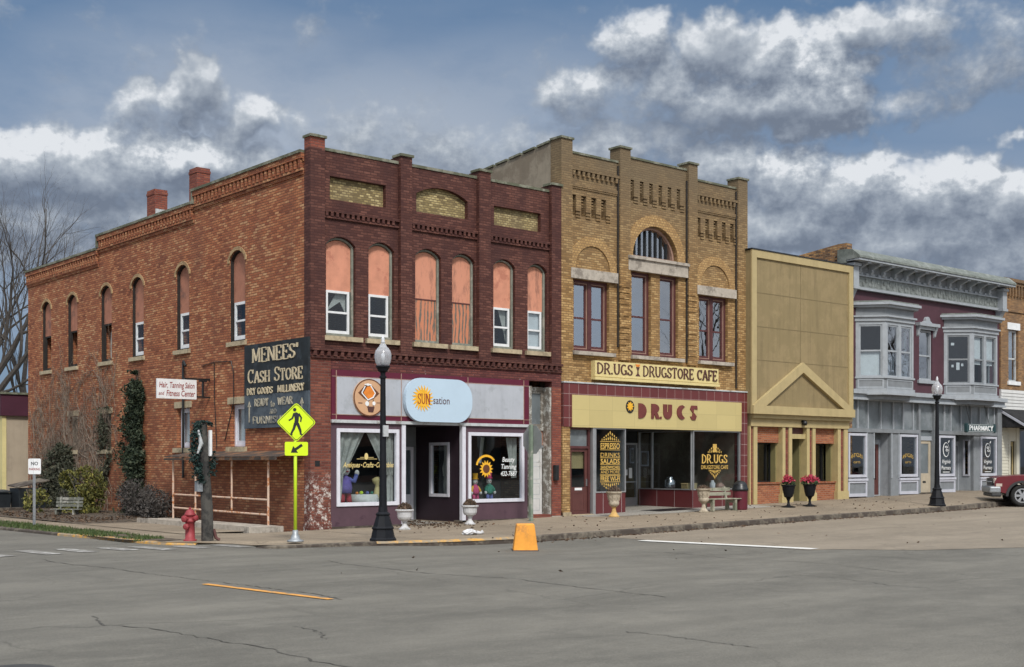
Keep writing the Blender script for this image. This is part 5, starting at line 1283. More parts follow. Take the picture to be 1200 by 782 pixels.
# a few wares on the shelves
ware = [('white_jar', 'white', 14.95, .35, .09, .3), ('lavender_jar', 'sash_tan', 15.25, .30, .14, .22), ('brown_carton', 'khaki_light', 13.85, .35, .22, .2), ('steel_urn', 'chrome', 13.95, 1.25, .18, .42), ('orange_carton', 'orange', 9.55, .35, .08, .26), ('dark_pot', 'blk', 9.85, .4, .14, .2)]
for (nm, mt, x, y, r, h) in ware:
    m = MB()
    if 'carton' in nm: m.box(x - r, y - r * .6, .76, x + r, y + r * .6, .76 + h); m.box(x - r - .01, y - r * .6 - .01, .76 + h, x + r + .01, y + r * .6 + .01, .76 + h + .02)
    else: m.lathe(x, y, [(0, .76), (r * .8, .76), (r, .76 + h * .15), (r, .76 + h * .7), (r * .55, .76 + h * .82), (r * .6, .76 + h * .95), (r * .5, .76 + h), (0, .76 + h)], 14)
    nmz = nm.replace('_', ' ')
    tag(m.build(nm, M[mt], smooth='carton' not in nm), {'white_jar': 'white jar on the shelf below the gold lettered right window', 'lavender_jar': 'pinkish jar on the shelf at the right end of the drugstore window', 'brown_carton': 'pale brown carton at the left corner of the right drugstore window',
        'steel_urn': 'shiny steel urn standing behind the drugstore entrance side window', 'orange_carton': 'orange carton low in the window beside the drugstore front door', 'dark_pot': 'black pot low in the drugstore window with tall gold lettering'}[nm], 'carton' if 'carton' in nm else ('urn' if 'urn' in nm else 'jar'))

# ================================================================== KHAKI PANEL-FRONTED BUILDING
kh = thing('khaki_panel_building', 'narrow khaki building with blank panelled upper front and triangular pediment', 'building', (18.9, 8, 0))
KL, KR = 16.262, 21.66
KF = Frame(0, -.28, 1, 0, 0, 1)
m = MB(); m.fbox(KF, KL - .10, KR - .02, 3.20, 8.44, .06, 1.2); m.fbox(FRONT, KL, KR, 7.0, 8.40, .9, 12); m.build('upper_box', M['khaki'], kh)
m = MB(); m.frame(KF, KL - .12, KR, 3.20, 8.46, .24, .0, .061); m.build('panel_frame', M['khaki_light'], kh)
MB().fbox(KF, KL - .14, KR + .02, 8.462, 8.50, -.02, 1.25).build('roof_edge', M['blk'], kh)
m = MB()
for z in (7.1, 6.01, 4.93): m.fbox(KF, KL + .12, KR - .24, z - .012, z + .012, .056, .062)
m.fbox(KF, 18.73, 18.755, 4.95, 8.2, .0565, .062); m.build('panel_seam', M['khaki_seam'], kh)
# pediment
m = MB(); m.prism(KF, [(16.17, 3.46), (18.75, 4.95), (21.62, 3.46), (21.05, 3.46), (18.75, 4.62), (16.80, 3.46)], -.06, .058); m.fbox(KF, 16.13, 21.67, 3.19, 3.459, -.07, .055)
m.build('pediment', M['khaki_light'], kh)
m = MB(); m.fbox(FRONT, 16.30, 21.70, 3.06, 3.188, -.22, .3); m.fbox(FRONT, 16.32, 21.68, 2.80, 3.058, -.10, .3); m.build('frieze', M['khaki_light'], kh)
for a, b in ((16.285, 16.34), (16.49, 16.67), (17.98, 18.13), (18.33, 18.49), (19.30, 19.45), (19.62, 19.78), (21.05, 21.22), (21.42, 21.64)):
    m = MB(); m.fbox(FRONT, a, b, gz(a) - .1, 2.798, -.07, .22); m.build('column', M['cream_trim'], kh)
for a, b in ((16.34, 16.49), (18.13, 18.33), (19.45, 19.62), (21.22, 21.42)):
    MB().fbox(FRONT, a, b, gz(a) - .05, 2.797, -.02, .2).build('brick_strip', M['brick_redpier'], kh)
for a, b in ((17.92, 18.52), (21.0, 21.66), (19.27, 19.82)):
    MB().fbox(FRONT, a, b, gz(a) - .1, gz(a) + .28, -.10, .21).build('column_plinth', M['cream_trim'], kh)
for a, b in ((16.67, 17.98), (19.78, 21.05)):
    MB().fbox(FRONT, a, b, 2.28, 2.80, .10, .2).build('brick_panel', M['brick_small'], kh)
    MB().fbox(FRONT, a, b, gz(a) - .1, .92, .05, .3).build('brick_apron', M['brick_small'], kh)
    MB().fbox(FRONT, a, b, .922, .97, .0, .45).build('sill', M['brick_small'], kh)
    m = MB(); m.frame(FRONT, a, b, .97, 2.28, .05, .40, .48); m.fbox(FRONT, a + (b - a) * .78, a + (b - a) * .81, 1.0, 2.25, .395, .475)
    w = m.build('display_window', M['blk'], kh); MB().fbox(FRONT, a + .04, b - .04, 1.0, 2.25, .44, .452).build('pane', M['glass_shop'], w)
for a in (17.94, 21.0, 19.24):
    MB().fbox(FRONT, a, a + .04, gz(a), 2.79, .2, .5 if a != 19.24 else 1.0).build('reveal', M['olive'], kh)
m = MB(); m.fbox(FRONT, 18.49, 19.30, 2.42, 2.58, .0, .2); m.build('door_head', M['cream_trim'], kh)
MB().fbox(FRONT, 18.49, 19.30, 2.58, 2.80, .1, .2).build('transom_panel', M['brown_door'], kh)
kd = MB().frame(FRONT, 18.46, 19.24, gz(19) + .02, 2.42, .08, .9, .96).build('door', M['blk'], kh)
MB().fbox(FRONT, 18.54, 19.16, .7, 2.3, .92, .93).build('pane', M['glass_shop'], kd); MB().fbox(FRONT, 18.54, 19.16, .32, .7, .91, .95).build('kick_panel', M['blk'], kd)
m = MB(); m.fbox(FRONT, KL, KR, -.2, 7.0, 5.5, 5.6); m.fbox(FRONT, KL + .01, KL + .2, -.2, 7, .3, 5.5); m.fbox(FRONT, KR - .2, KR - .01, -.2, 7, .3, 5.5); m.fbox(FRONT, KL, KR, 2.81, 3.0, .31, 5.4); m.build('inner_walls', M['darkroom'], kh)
lampw = MB(); lampw.lathe(19.0, -.20, [(0, 2.86), (.07, 2.87), (.09, 2.95), (.06, 3.02), (0, 3.03)], 10); lampw.box(18.95, -.2, 2.97, 19.05, -.101, 3.04)
tag(lampw.build('wall_lamp', M['blk'], smooth=True), 'small black wall lamp over the khaki building door', 'lamp')

# ================================================================== PLUM BUILDING WITH BAY WINDOWS
pu = thing('plum_bay_window_building', 'two-storey plum building with grey bay windows and bracketed cornice', 'building', (27, 9, 0))
PL, PR = 21.665, 32.2
Pw = Frame(0, .06, 1, 0, 0, 1)
bays = [(22.28, 22.96, 24.72, 25.42, .72), (28.05, 28.78, 30.62, 31.35, .72)]
m = MB(); m.prism(Pw, rect(PL, PR, 4.2, 8.9), 0, .3, holes=[rect(b[0] + .25, b[3] - .25, 4.7, 6.6) for b in bays] + [rect(26.34, 27.24, 4.72, 6.62)])
m.build('front_wall', M['plum_wall'], pu)
m = MB(); m.prism(SIDE, [(.0, -.2), (17, -.2), (17, 8.3), (3.6, 8.95), (2.8, 9.05), (.35, 9.32), (.0, 9.32)], PL + .005, PL + .32); m.build('party_wall', M['brick_rough'], pu)
m = MB(); m.fbox(FRONT, PR - .3, PR - .002, -.2, 8.9, .4, 17); m.fbox(FRONT, PL + .33, PR - .3, -.2, 8.3, 16.7, 17); m.build('rear_walls', M['brick_rough'], pu)
MB().fbox(FRONT, PL + .33, PR - .3, 8.3, 8.4, .4, 16.7).build('roof', M['roof'], pu)
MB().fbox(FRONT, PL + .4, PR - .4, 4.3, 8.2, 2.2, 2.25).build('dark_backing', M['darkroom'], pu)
for u_ in (PR - .36, PL + .34): MB().fbox(FRONT, u_, u_ + .04, 4.3, 8.2, .40, 2.19).build('inner_wall', M['darkroom'], pu)
# cornice: sloping hood, brackets, patterned frieze
CF = Frame(PL, 0, 1, 0, 0, 1); m = MB(); L = PR - PL
A = [(-.62, 8.74), (-.60, 8.82), (-.30, 9.06), (.30, 9.10), (.30, 8.60), (-.05, 8.60), (-.05, 8.70)]
for u in (-.12, L + .12): m.v += [CF(u, z, d) for d, z in A]
nA = len(A); m.f += [(i, (i + 1) % nA, nA + (i + 1) % nA, nA + i) for i in range(nA)] + [tuple(range(nA)), tuple(range(nA, 2 * nA))]
cor = m.build('cornice', M['trim_green'], pu)
m = MB(); m.fbox(FRONT, PL - .1, PR + .1, 8.66, 8.735, -.585, -.06); m.fbox(FRONT, PL + .3, PR - .3, 7.74, 7.83, -.10, .055); m.fbox(FRONT, PL + .3, PR - .3, 8.22, 8.27, -.10, .055); m.build('moulding', M['trim_grey'], cor)
MB().fbox(FRONT, PL + .3, PR - .3, 8.27, 8.66, -.03, .056).build('bracket_band', M['trim_mid'], cor)
m = MB().fbox(FRONT, PL + .3, PR - .3, 7.83, 8.22, -.045, .056)
for k in range(26):
    u = PL + .5 + k * .378
    for j in range(2): m.fbox(FRONT, u + j * .17, u + .10 + j * .17, 7.90 + .12 * j, 8.03 + .12 * j, -.065, -.045)
m.build('frieze', M['frieze'], cor)
for k in range(13):
    u = PL + .55 + k * .735
    m = MB(); BF = Frame(u, 0, 0, 1, 1, 0)
    m.prism(BF, [(-.03, 8.28), (-.12, 8.30), (-.17, 8.40), (-.16, 8.47), (-.28, 8.52), (-.45, 8.60), (-.47, 8.655), (-.03, 8.655)], 0, .13)
    m.fbox(FRONT, u - .04, u + .17, 8.60, 8.66, -.52, -.47); m.fbox(FRONT, u - .20, u + .33, 8.275, 8.35, -.075, -.031)
    m.build('bracket', M['trim_grey'], cor)
for u in (PL + .02, PR - .34):
    m = MB(); m.fbox(FRONT, u, u + .32, 7.75, 8.62, -.28, .05); m.fbox(FRONT, u - .05, u + .37, 8.50, 8.60, -.34, .05); m.fbox(FRONT, u - .03, u + .35, 7.70, 7.80, -.31, .05)
    m.prism(Frame(u + .04, 0, 0, 1, 1, 0), [(.05, 7.28), (-.06, 7.35), (-.14, 7.52), (-.24, 7.70), (.05, 7.70)], 0, .24)
    m.build('end_console', M['trim_grey'], cor)
def slab(path, z0, z1, inner=.0):
    """closed plan outline extruded in z"""
    m = MB(); n = len(path); t = tessellate_polygon([[Vector((x, y, 0)) for x, y in path]])
    m.v += [(x, y, z0) for x, y in path] + [(x, y, z1) for x, y in path]
    m.f += [tuple(q) for q in t] + [tuple(n + i for i in q) for q in t] + [(i, (i + 1) % n, n + (i + 1) % n, n + i) for i in range(n)]
    return m
def plan(b, e):
    a, c, d, f, dep = b
    k = e * .42
    return [(a - e, .055), (c - k, -dep - e), (d + k, -dep - e), (f + e, .055)]
for bi, b in enumerate(bays):
    bay = slab(plan(b, .0), 6.62, 7.10).build('bay_window', M['trim_mid'], pu)
    q = slab(plan(b, .05), 6.62, 6.76); r_ = slab(plan(b, .12), 6.76, 6.82); q.add(r_.v, r_.f); r_ = slab(plan(b, .26), 7.18, 7.27); q.add(r_.v, r_.f); r_ = slab(plan(b, .16), 7.10, 7.18); q.add(r_.v, r_.f)
    r_ = slab(plan(b, .05), 4.10, 4.24); q.add(r_.v, r_.f); r_ = slab(plan(b, .10), 4.02, 4.10); q.add(r_.v, r_.f); r_ = slab(plan(b, .05), 4.60, 4.66); q.add(r_.v, r_.f)
    q.build('moulding', M['trim_grey'], bay)
    slab(plan(b, .18), 7.27, 7.33).build('hood', M['trim_green'], bay)
    slab(plan(b, -.005), 4.24, 4.60).build('apron', M['trim_mid'], bay)
    slab(plan(b, -.12), 3.86, 4.02).build('underside', M['trim_mid'], bay)
    P_ = plan(b, 0)
    faces = []
    for (p, q2) in zip(P_, P_[1:]):
        l = math.hypot(q2[0] - p[0], q2[1] - p[1]); dx, dy = (q2[0] - p[0]) / l, (q2[1] - p[1]) / l
        faces.append((Frame(p[0], p[1], dx, dy, -dy, dx), l))
    for fi, (fr, l) in enumerate(faces):
        nwin = 2 if fi == 1 else 1
        m = MB(); mg = .12
        m.fbox(fr, .0, mg, 4.66, 6.62, .0, .10); m.fbox(fr, l - mg, l, 4.66, 6.62, .0, .10)
        if nwin == 2: m.fbox(fr, l / 2 - .09, l / 2 + .09, 4.66, 6.62, .003, .10)
        m.fbox(fr, mg, l - mg, 6.50, 6.62, .004, .10)
        pa = MB(); pa.frame(fr, .06, l - .06, 4.25, 4.59, .06, -.012, .004); m.add(pa.v, pa.f)
        m.build('mullion', M['trim_grey'], bay)
        spans = [(mg, l - mg)] if nwin == 1 else [(mg, l / 2 - .09), (l / 2 + .09, l - mg)]
        for a, c in spans:
            sm = MB(); sm.frame(fr, a, c, 4.66, 6.50, .055, .03, .09); sm.fbox(fr, a + .055, c - .055, 5.55, 5.61, .026, .088)
            sm.build('sash', M['trim_grey'] if bi == 0 else M['trim_mid'], bay)
            MB().fbox(fr, a + .05, c - .05, 4.7, 6.46, .055, .065).build('pane', M['glass_up' if fi == 1 and bi == 0 else 'glass'], bay)
            if bi == 0: MB().fbox(fr, a + .06, c - .06, 4.7, 5.54 if fi < 1 else 5.5, .12, .125).build('lace_curtain', M['blind'], bay)
            elif fi == 1: MB().fbox(fr, a + .06, c - .06, 5.4, 6.46, .12, .125).build('blind', M['blind'], bay)
            elif fi == 0:
                for q0, q1, z0_, z1_ in ((.10, .22, 6.12, 6.22), (.12, .20, 5.28, 5.38), (.30, .42, 5.18, 5.46), (.48, .56, 5.32, 5.42)): MB().fbox(fr, a + .06 + q0, a + .06 + q1, z0_, z1_, .085, .09).build('notice', M['blind'], bay)
w = MB(); w.frame(Pw, 26.35, 27.23, 4.73, 6.61, .07, .05, .2); w.fbox(Pw, 26.42, 27.16, 5.62, 5.68, .06, .18)
uw = w.build('window', M['trim_grey'], pu); MB().fbox(Pw, 26.41, 27.17, 4.8, 6.55, .12, .13).build('pane', M['glass_up'], uw)
MB().fbox(Pw, 26.22, 27.36, 4.60, 4.725, -.08, .15).build('sill', M['trim_grey'], uw)
m = MB(); m.fbox(Pw, 26.20, 27.38, 6.62, 6.74, -.10, .05); m.fbox(Pw, 26.10, 27.48, 6.74, 6.86, -.20, .05)
m.prism(Pw, [(26.45, 6.86), (27.13, 6.86), (26.98, 6.95)] + arcp(26.79, 6.95, .16, .16, 0, 180) + [(26.60, 6.95)], -.10, .03)
for u in (26.16, 27.30): m.prism(Frame(u, .06, 0, 1, 1, 0), [(.0, 6.35), (-.05, 6.40), (-.08, 6.55), (-.16, 6.74), (.0, 6.74)], 0, .12)
m.build('window_hood', M['trim_grey'], uw)
# shopfront: cornice, transom lights, posts
m = MB(); m.fbox(FRONT, PL, PR, 4.05, 4.20, -.30, .3); m.fbox(FRONT, PL, PR, 3.92, 4.05, -.18, .3); m.fbox(FRONT, PL, PR, 3.84, 3.92, -.24, .3); m.build('shop_cornice', M['trim_grey'], pu)
MB().fbox(FRONT, PL + .05, PR - .3, 2.84, 3.84, .06, .10).build('transom_light', M['transom_panel'], pu)
for u in [21.7, 22.32, 22.95, 23.75, 24.55, 25.2, 25.85, 27.55, 28.0, 28.45, 29.2, 29.95, 30.6, 31.2, 31.7]: MB().fbox(FRONT, u, u + .055, 2.84, 3.84, .0, .08).build('transom_bar', M['trim_grey'], pu)
m = MB(); m.fbox(FRONT, PL, 26.2, 2.70, 2.838, -.05, .2); m.fbox(FRONT, 27.45, PR - .3, 2.70, 2.838, -.05, .2); m.fbox(FRONT, PR - .35, PR - .005, .2, 3.84, -.06, .25); m.fbox(FRONT, 26.16, 26.30, .3, 3.84, -.04, .2); m.fbox(FRONT, 27.24, 27.46, .3, 3.84, -.04, .2)
m.build('rail', M['trim_mid'], pu)
def pshop(u0, u1, fr=FRONT, side=None, mat='glass_shop'):
    zb = .42 + .012 * (u0 - 21.7) if fr is FRONT else .48
    m = MB(); m.frame(fr, u0, u1, 1.10, 2.66, .085, -.05, .06, wb=.10); w = m.build('display_window', M['trim_pale'], pu)
    MB().fbox(fr, u0 + .08, u1 - .08, 1.18, 2.58, .0, .012).build('pane', M[mat], w)
    m = MB(); m.frame(fr, u0 - .02, u1 + .02, zb, .98, .08, -.05, .05, wb=.11); m.fbox(fr, u0 - .04, u1 + .04, .98, 1.06, -.08, .05); m.build('panel_frame', M['trim_pale'], pu)
    MB().fbox(fr, u0 + .05, u1 - .05, zb + .1, .91, -.015, .05).build('panel', M['trim_mid'], pu)
    return w
pw = [pshop(21.72, 22.82), pshop(24.92, 26.10), pshop(27.55, 28.68), pshop(30.60, 31.82)]
for a, b in ((22.82, 23.34), (24.36, 24.92), (28.68, 28.80), (30.10, 30.60)): MB().fbox(FRONT, a + .005, b - .005, .35, 2.70, -.005, .12).build('post', M['trim_mid'], pu)
m = MB()
for a in (22.84, 23.26, 24.38, 24.84): m.fbox(FRONT, a, a + .06, 1.06, 2.69, -.035, -.004)
m.build('post_trim', M['trim_grey'], pu)
# recessed entries
for a, b, dm, dep, fwin in ((23.34, 24.36, 'brown_door', .46, False), (28.80, 30.10, 'trim_mid', .64, True)):
    MB().fbox(FRONT, a - .06, a - .005, .3, 2.7, .12, dep).build('entry_wall', M['trim_mid'], pu)
    f2 = Frame(b, 0, 0, 1, 1, 0)
    m = MB(); m.prism(f2, rect(.125, dep + .05, .35, 2.7), .0, .05, holes=[rect(.20, .40, 1.16, 2.48)] if fwin else []); m.build('entry_wall', M['trim_grey'], pu)
    if fwin:
        w = MB().frame(f2, .16, .44, 1.10, 2.54, .055, -.03, .06).build('display_window', M['trim_pale'], pu); MB().fbox(f2, .21, .39, 1.15, 2.49, .02, .03).build('pane', M['glass_shop'], w)
    Dk = Frame(0, dep, 1, 0, 0, 1)
    m = MB(); m.frame(Dk, a, b, .38, 2.36, .07, -.02, .05); m.fbox(Dk, a, b, 2.361, 2.46, -.03, .05); m.build('door_frame', M['trim_grey'], pu)
    dr_ = MB().prism(Dk, rect(a + .075, b - .075, .42, 2.285), 0, .05, holes=[rect(a + .22, b - .22, 1.0, 2.12)]).build('door', M[dm], pu)
    MB().fbox(Dk, a + .21, b - .21, .99, 2.13, .02, .03).build('pane', M['glass_shop'], dr_)
    MB().fbox(Dk, a + .02, b - .02, 2.461, 2.70, .0, .02).build('transom_pane', M['transom_panel'], pu)
    MB().fbox(FRONT, a, b, .2, .40, -.02, dep + .1).build('entry_step', M['kerb'], pu)
# stairs door in the middle
Dm = Frame(0, .12, 1, 0, 0, 1)
m = MB(); m.prism(Dm, rect(26.33, 27.22, .50, 2.46), 0, .05, holes=[rect(26.48, 27.08, 1.22, 2.34)]); sd_ = m.build('door', M['door_tan'], pu)
MB().fbox(Dm, 26.47, 27.09, 1.2, 2.35, .02, .03).build('pane', M['transom_panel'], sd_); MB().fbox(Dm, 26.68, 26.88, .86, .93, -.01, -.001).build('letter_slot', M['blk'], sd_)
MB().fbox(Dm, 26.31, 27.24, 2.46, 2.62, -.04, .05).build('door_head', M['trim_grey'], pu)
MB().fbox(Dm, 26.32, 27.23, 2.63, 3.83, .02, .03).build('transom_light', M['transom_panel'], pu)
MB().fbox(FRONT, 26.2, 27.4, .2, .49, -.1, .3).build('door_step', M['kerb'], pu)
MB().fbox(FRONT, PL, PR, .1, .40, .0, .12).build('footing', M['kerb'], pu)
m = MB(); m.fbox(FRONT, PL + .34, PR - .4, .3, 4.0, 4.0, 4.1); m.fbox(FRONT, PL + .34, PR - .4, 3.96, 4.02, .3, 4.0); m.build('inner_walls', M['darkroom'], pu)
for w, u in ((pw[0], 22.27), (pw[1], 25.5)):
    m = MB()
    for k, ch in enumerate('ANTIQUES'):      # shallow arch of capitals
        q = (k - 3.5) / 3.5; font_text(m, FRONT, ch, u + q * .31, 1.84 - .07 * q * q, .13, None, d0=-.006, center=True)
    font_text(m, FRONT, 'GIFTS', u, 1.60, .07, .40, d0=-.006, center=True); m.build('gold_lettering', M['gold'], w)
for w, u in ((pw[2], 28.12), (pw[3], 31.2)):
    m = MB()
    ring(m, FRONT, arcp(u - .02, 2.12, .22, .28, 0, 350, 18), arcp(u - .005, 2.125, .193, .255, 0, 350, 18), -.006, -.002)
    for q0, q1, zz in ((-.12, .12, 2.22), (-.05, .15, 2.10)): ring(m, FRONT, arcp(u + (q0 + q1) / 2, zz, .10, .045, 0, 345, 12), arcp(u + (q0 + q1) / 2, zz, .07, .022, 0, 345, 12), -.0065, -.003)
    m.prism(FRONT, [(u + .16, 2.38), (u + .23, 2.46), (u + .20, 2.49), (u + .13, 2.41)], -.0063, -.003)
    font_text(m, FRONT, 'Virginia', u, 1.60, .15, .58, d0=-.006, center=True, shear=.4, weight=.004); font_text(m, FRONT, 'Pharmacy', u, 1.36, .15, .66, d0=-.006, center=True, weight=.006); m.fbox(FRONT, u - .24, u + .24, 1.25, 1.275, -.006, -.003)
    m.build('white_lettering', M['white_letter'], w)
m = MB(); m.fbox(FRONT, 28.70, 30.75, 2.80, 3.12, -.55, -.48)
for u in (28.68, 30.72): m.prism(FRONT, [(u, 2.78), (u + .06, 2.82), (u + .06, 3.10), (u, 3.14), (u - .06, 3.10), (u - .06, 2.82)], -.57, -.46)
ph = tag(m.build('hanging_sign', M['green_sign']), 'dark green hanging sign with white capitals above the right plum shop entry', 'sign')
m = MB(); serif_text(m, FRONT, 'PHARMACY', 28.84, 2.87, .18, 1.75, thick=.2, thin=.11, d0=-.556, d1=-.549); m.fbox(FRONT, 28.76, 30.68, 3.09, 3.10, -.553, -.549); m.fbox(FRONT, 28.76, 30.68, 2.82, 2.83, -.553, -.549); m.build('white_lettering', M['white_letter'], ph)
m = MB(); m.tube([(29.0, -.5, 3.12), (29.0, -.3, 3.86)], .012, 6); m.tube([(30.4, -.5, 3.12), (30.4, -.3, 3.86)], .012, 6); m.build('hanger', M['blk'], ph)

# ================================================================== FAR RIGHT BUILDING
fr_ = thing('brown_brick_building', 'brown brick building with white siding and black shingled shop canopy at the right edge', 'building', (37, 9, 0))
QL, QR = 32.21, 41
qw = [rect(32.82 + k * 1.9, 33.62 + k * 1.9, 4.95, 7.05) for k in range(4)]
MB().prism(FRONT, rect(QL, QR, 4.6, 9.05), 0, .3, holes=qw).build('front_wall', M['brick_far'], fr_)
m = MB(); m.fbox(FRONT, QL, QR, 8.98, 9.12, -.16, .35); m.fbox(FRONT, QL, QR, 8.86, 8.98, -.1, -.002)
k = QL + .05
while k < QR - .1: m.prism(FRONT, [(k, 8.42), (k + .09, 8.42), (k + .09, 8.86), (k, 8.86)], -.10, -.003); k += .24
m.fbox(FRONT, QL, QR, 7.78, 7.9, -.05, -.002); m.build('corbel_cornice', M['brick_far'], fr_)
for k in range(4):
    a = 32.82 + k * 1.9
    w = MB().frame(FRONT, a + .01, a + .79, 4.96, 7.04, .06, .10, .2); w.fbox(FRONT, a + .06, a + .74, 5.85, 5.92, .11, .19); win = w.build('window', M['tin'], fr_)
    MB().fbox(FRONT, a + .05, a + .75, 5.0, 7.0, .14, .15).build('pane', M['glass_up'], win)
    MB().fbox(FRONT, a - .1, a + .9, 7.06, 7.34, -.03, .1).build('lintel', M['white'], win); MB().fbox(FRONT, a - .1, a + .9, 4.80, 4.95, -.06, .1).build('sill', M['white'], win)
    MB().fbox(FRONT, a + .06, a + .72, 5.95, 6.98, .22, .225).build('blind', M['blind'], win)
m = MB(); z = 3.8
while z < 4.58: m.prism(Frame(QL, 0, 0, 1, 1, 0), [(-.03, z), (.1, z), (.1, z + .13), (-.008, z + .13)], 0, QR - QL); z += .132
m.build('lap_siding', M['siding'], fr_)
m = MB(); m.prism(Frame(QL - .02, 0, 0, 1, 1, 0), [(.05, 3.80), (-1.05, 3.15), (-1.05, 3.05), (.05, 3.05)], 0, QR - QL); m.build('canopy', M['shingle'], fr_)
m = MB()
for j in range(6):
    for i in range(50):
        t = j / 6; x = QL + i * .17 + (j % 2) * .085; y = -1.05 + 1.1 * t; zz = 3.15 + .65 * t
        m.add([(x, y - .01, zz + .02), (x + .155, y - .01, zz + .02 + rnd.uniform(0, .02)), (x + .155, y + .2, zz + .135), (x, y + .2, zz + .135)], [(0, 1, 2, 3)])
m.build('shingles', M['shingle'], fr_)
MB().prism(Frame(QL - .03, 0, 0, 1, 1, 0), [(.05, 3.80), (-1.08, 3.13), (-1.08, 3.03), (.05, 3.70)], -.03, .05).build('canopy_edge', M['trim_pale'], fr_)
m = MB(); z = .4
while z < 3.0: m.prism(Frame(QL + .01, 0, 0, 1, 1, 0), [(.0, z), (.1, z), (.1, z + .13), (.022, z + .13)], 0, .62); z += .132
m.fbox(FRONT, QL + .66, QL + 1.4, 2.5, 3.05, .03, .1); m.fbox(FRONT, QL + .66, QL + .78, .5, 2.5, .0, .12); m.fbox(FRONT, QL + 1.28, QL + 1.5, .4, 3.05, .0, .12); m.fbox(FRONT, QL + 3.6, QR, .4, 3.05, .02, .12); m.fbox(FRONT, QL + 1.5, QL + 3.6, .4, .95, .02, .12)
m.build('cream_shopfront', M['cream_siding'], fr_)
d_ = MB().prism(FRONT, rect(QL + .80, QL + 1.27, .5, 2.48), .15, .2, holes=[rect(QL + .88, QL + 1.19, 1.1, 2.3)]).build('door', M['khaki_light'], fr_); MB().fbox(FRONT, QL + .87, QL + 1.2, 1.09, 2.31, .17, .18).build('pane', M['glass_shop'], d_)
w = MB().frame(FRONT, QL + 1.5, QL + 3.6, .95, 3.0, .07, .0, .1).build('display_window', M['trim_mid'], fr_); MB().fbox(FRONT, QL + 1.56, QL + 3.54, 1.0, 2.95, .04, .05).build('pane', M['glass_shop'], w)
m = MB(); m.fbox(FRONT, QL + .01, QL + .3, .2, 8.9, .31, 16); m.fbox(FRONT, QR - .3, QR, -.2, 8.9, .31, 16); m.fbox(FRONT, QL + .3, QR - .3, .2, 8.6, 15.7, 16); m.fbox(FRONT, QL + .3, QR - .3, 8.3, 8.5, .31, 15.7); m.build('rear_walls', M['brick_far'], fr_)
MB().fbox(FRONT, QL + .3, QR - .3, .2, 8.2, 3.0, 3.1).build('dark_backing', M['darkroom'], fr_)

# ================================================================== TAN BUILDING ACROSS THE ALLEY
tb = thing('tan_rendered_building', 'low tan rendered building with maroon roof band at the left edge', 'building', (5, 30, 0))
m = MB(); m.box(.85, 24, -.1, 12, 36, 3.46); m.build('wall', M['tan_wall'], tb)
MB().box(.70, 23.96, -.1, .86, 24.4, 3.44).build('corner_board', M['yellow_trim'], tb)
m = MB(); m.box(.62, 23.86, 3.45, 12.1, 36.1, 4.28); m.build('roof_band', M['maroon_band'], tb)
MB().box(.55, 23.8, 4.28, 12.15, 36.2, 4.36).build('roof_edge', M['coping'], tb)

# ================================================================== SIGNS ON THE RED BUILDING
ST = SIDE_TXT
def su(y): return -y
ws = MB(); ws.fbox(SIDE, -.01, 3.14, 3.34, 4.625, -.07, -.015)
wsg = tag(ws.build('wall_sign', M['signboard']), 'large black painted store sign with cream serif lettering on the orange brick side wall', 'sign')
MB().fbox(SIDE, -.01, 3.14, 2.49, 3.338, -.068, -.015).build('faded_lower_board', M['signboard_faded'], wsg)
Z = lambda f_: 4.615 - f_ * 2.12
def line(m, txt, f0, f1, ua, ub, thick=.18, thin=.09, smallcap=None, ser=.12):
    h = (f1 - f0) * 2.12; serif_text(m, ST, txt, su(3.14 - ua * 3.14), Z(f1), h, (ub - ua) * 3.14, thick=thick, thin=thin, d0=-.078, d1=-.069, smallcap=smallcap, ser=ser)
m = MB(); line(m, "MENEES'", .05, .215, .13, .87, .17, .07)
line(m, "CASH", .295, .46, .06, .43, .17, .07, .82); line(m, "STORE", .295, .46, .49, .93, .17, .07, .82)
line(m, "DRY GOODS", .52, .60, .045, .47, .2, .12, ser=.08); line(m, "MILLINERY", .515, .595, .54, .95, .2, .12, ser=.08)
m.build('cream_lettering', M['cream_letter'], wsg)
m = MB(); line(m, "READY", .655, .74, .17, .40, .2, .12, ser=.08); line(m, "to", .675, .765, .43, .50, .22, .14); line(m, "WEAR", .655, .74, .54, .78, .2, .12, ser=.08)
line(m, "AND", .785, .84, .42, .53, .22, .14, ser=.06); line(m, "FURNISHINGS", .865, .95, .14, .86, .2, .12, ser=.08)
for u in (.085, .91):
    c = su(3.14 - u * 3.14); m.prism(ST, [(c - .025, Z(.93)), (c + .025, Z(.93)), (c + .025, Z(.745)), (c + .09, Z(.745)), (c, Z(.675)), (c - .09, Z(.745)), (c - .025, Z(.745))], -.078, -.069)
m.build('faded_lettering', M['cream_faded'], wsg)
# round balloon emblem sign
bs = MB(); bs.prism(FRONT, arcp(1.63, 3.22, .46, .46, 0, 350, 35), -.075, -.033)
bsg = tag(bs.build('round_sign', M['tan_disc']), 'round tan sign with a hot-air balloon emblem on the grey sign band', 'sign')
m = MB(); ring(m, FRONT, arcp(1.63, 3.22, .462, .462, 0, 350, 35), arcp(1.63, 3.22, .435, .435, 0, 350, 35), -.08, -.074); m.build('rim', M['orange_dark'], bsg)
m = MB(); m.prism(FRONT, [(1.30, 3.33), (1.50, 3.52), (1.68, 3.53), (1.92, 3.33), (1.76, 3.20), (1.60, 3.14), (1.48, 3.19)], -.081, -.074); m.build('balloon', M['orange_dark'], bsg)
m = MB(); m.prism(FRONT, [(1.45, 3.33), (1.56, 3.49), (1.66, 3.50), (1.82, 3.33), (1.72, 3.22), (1.58, 3.19)], -.084, -.0805); m.build('balloon_panel', M['orange'], bsg)
m = MB()
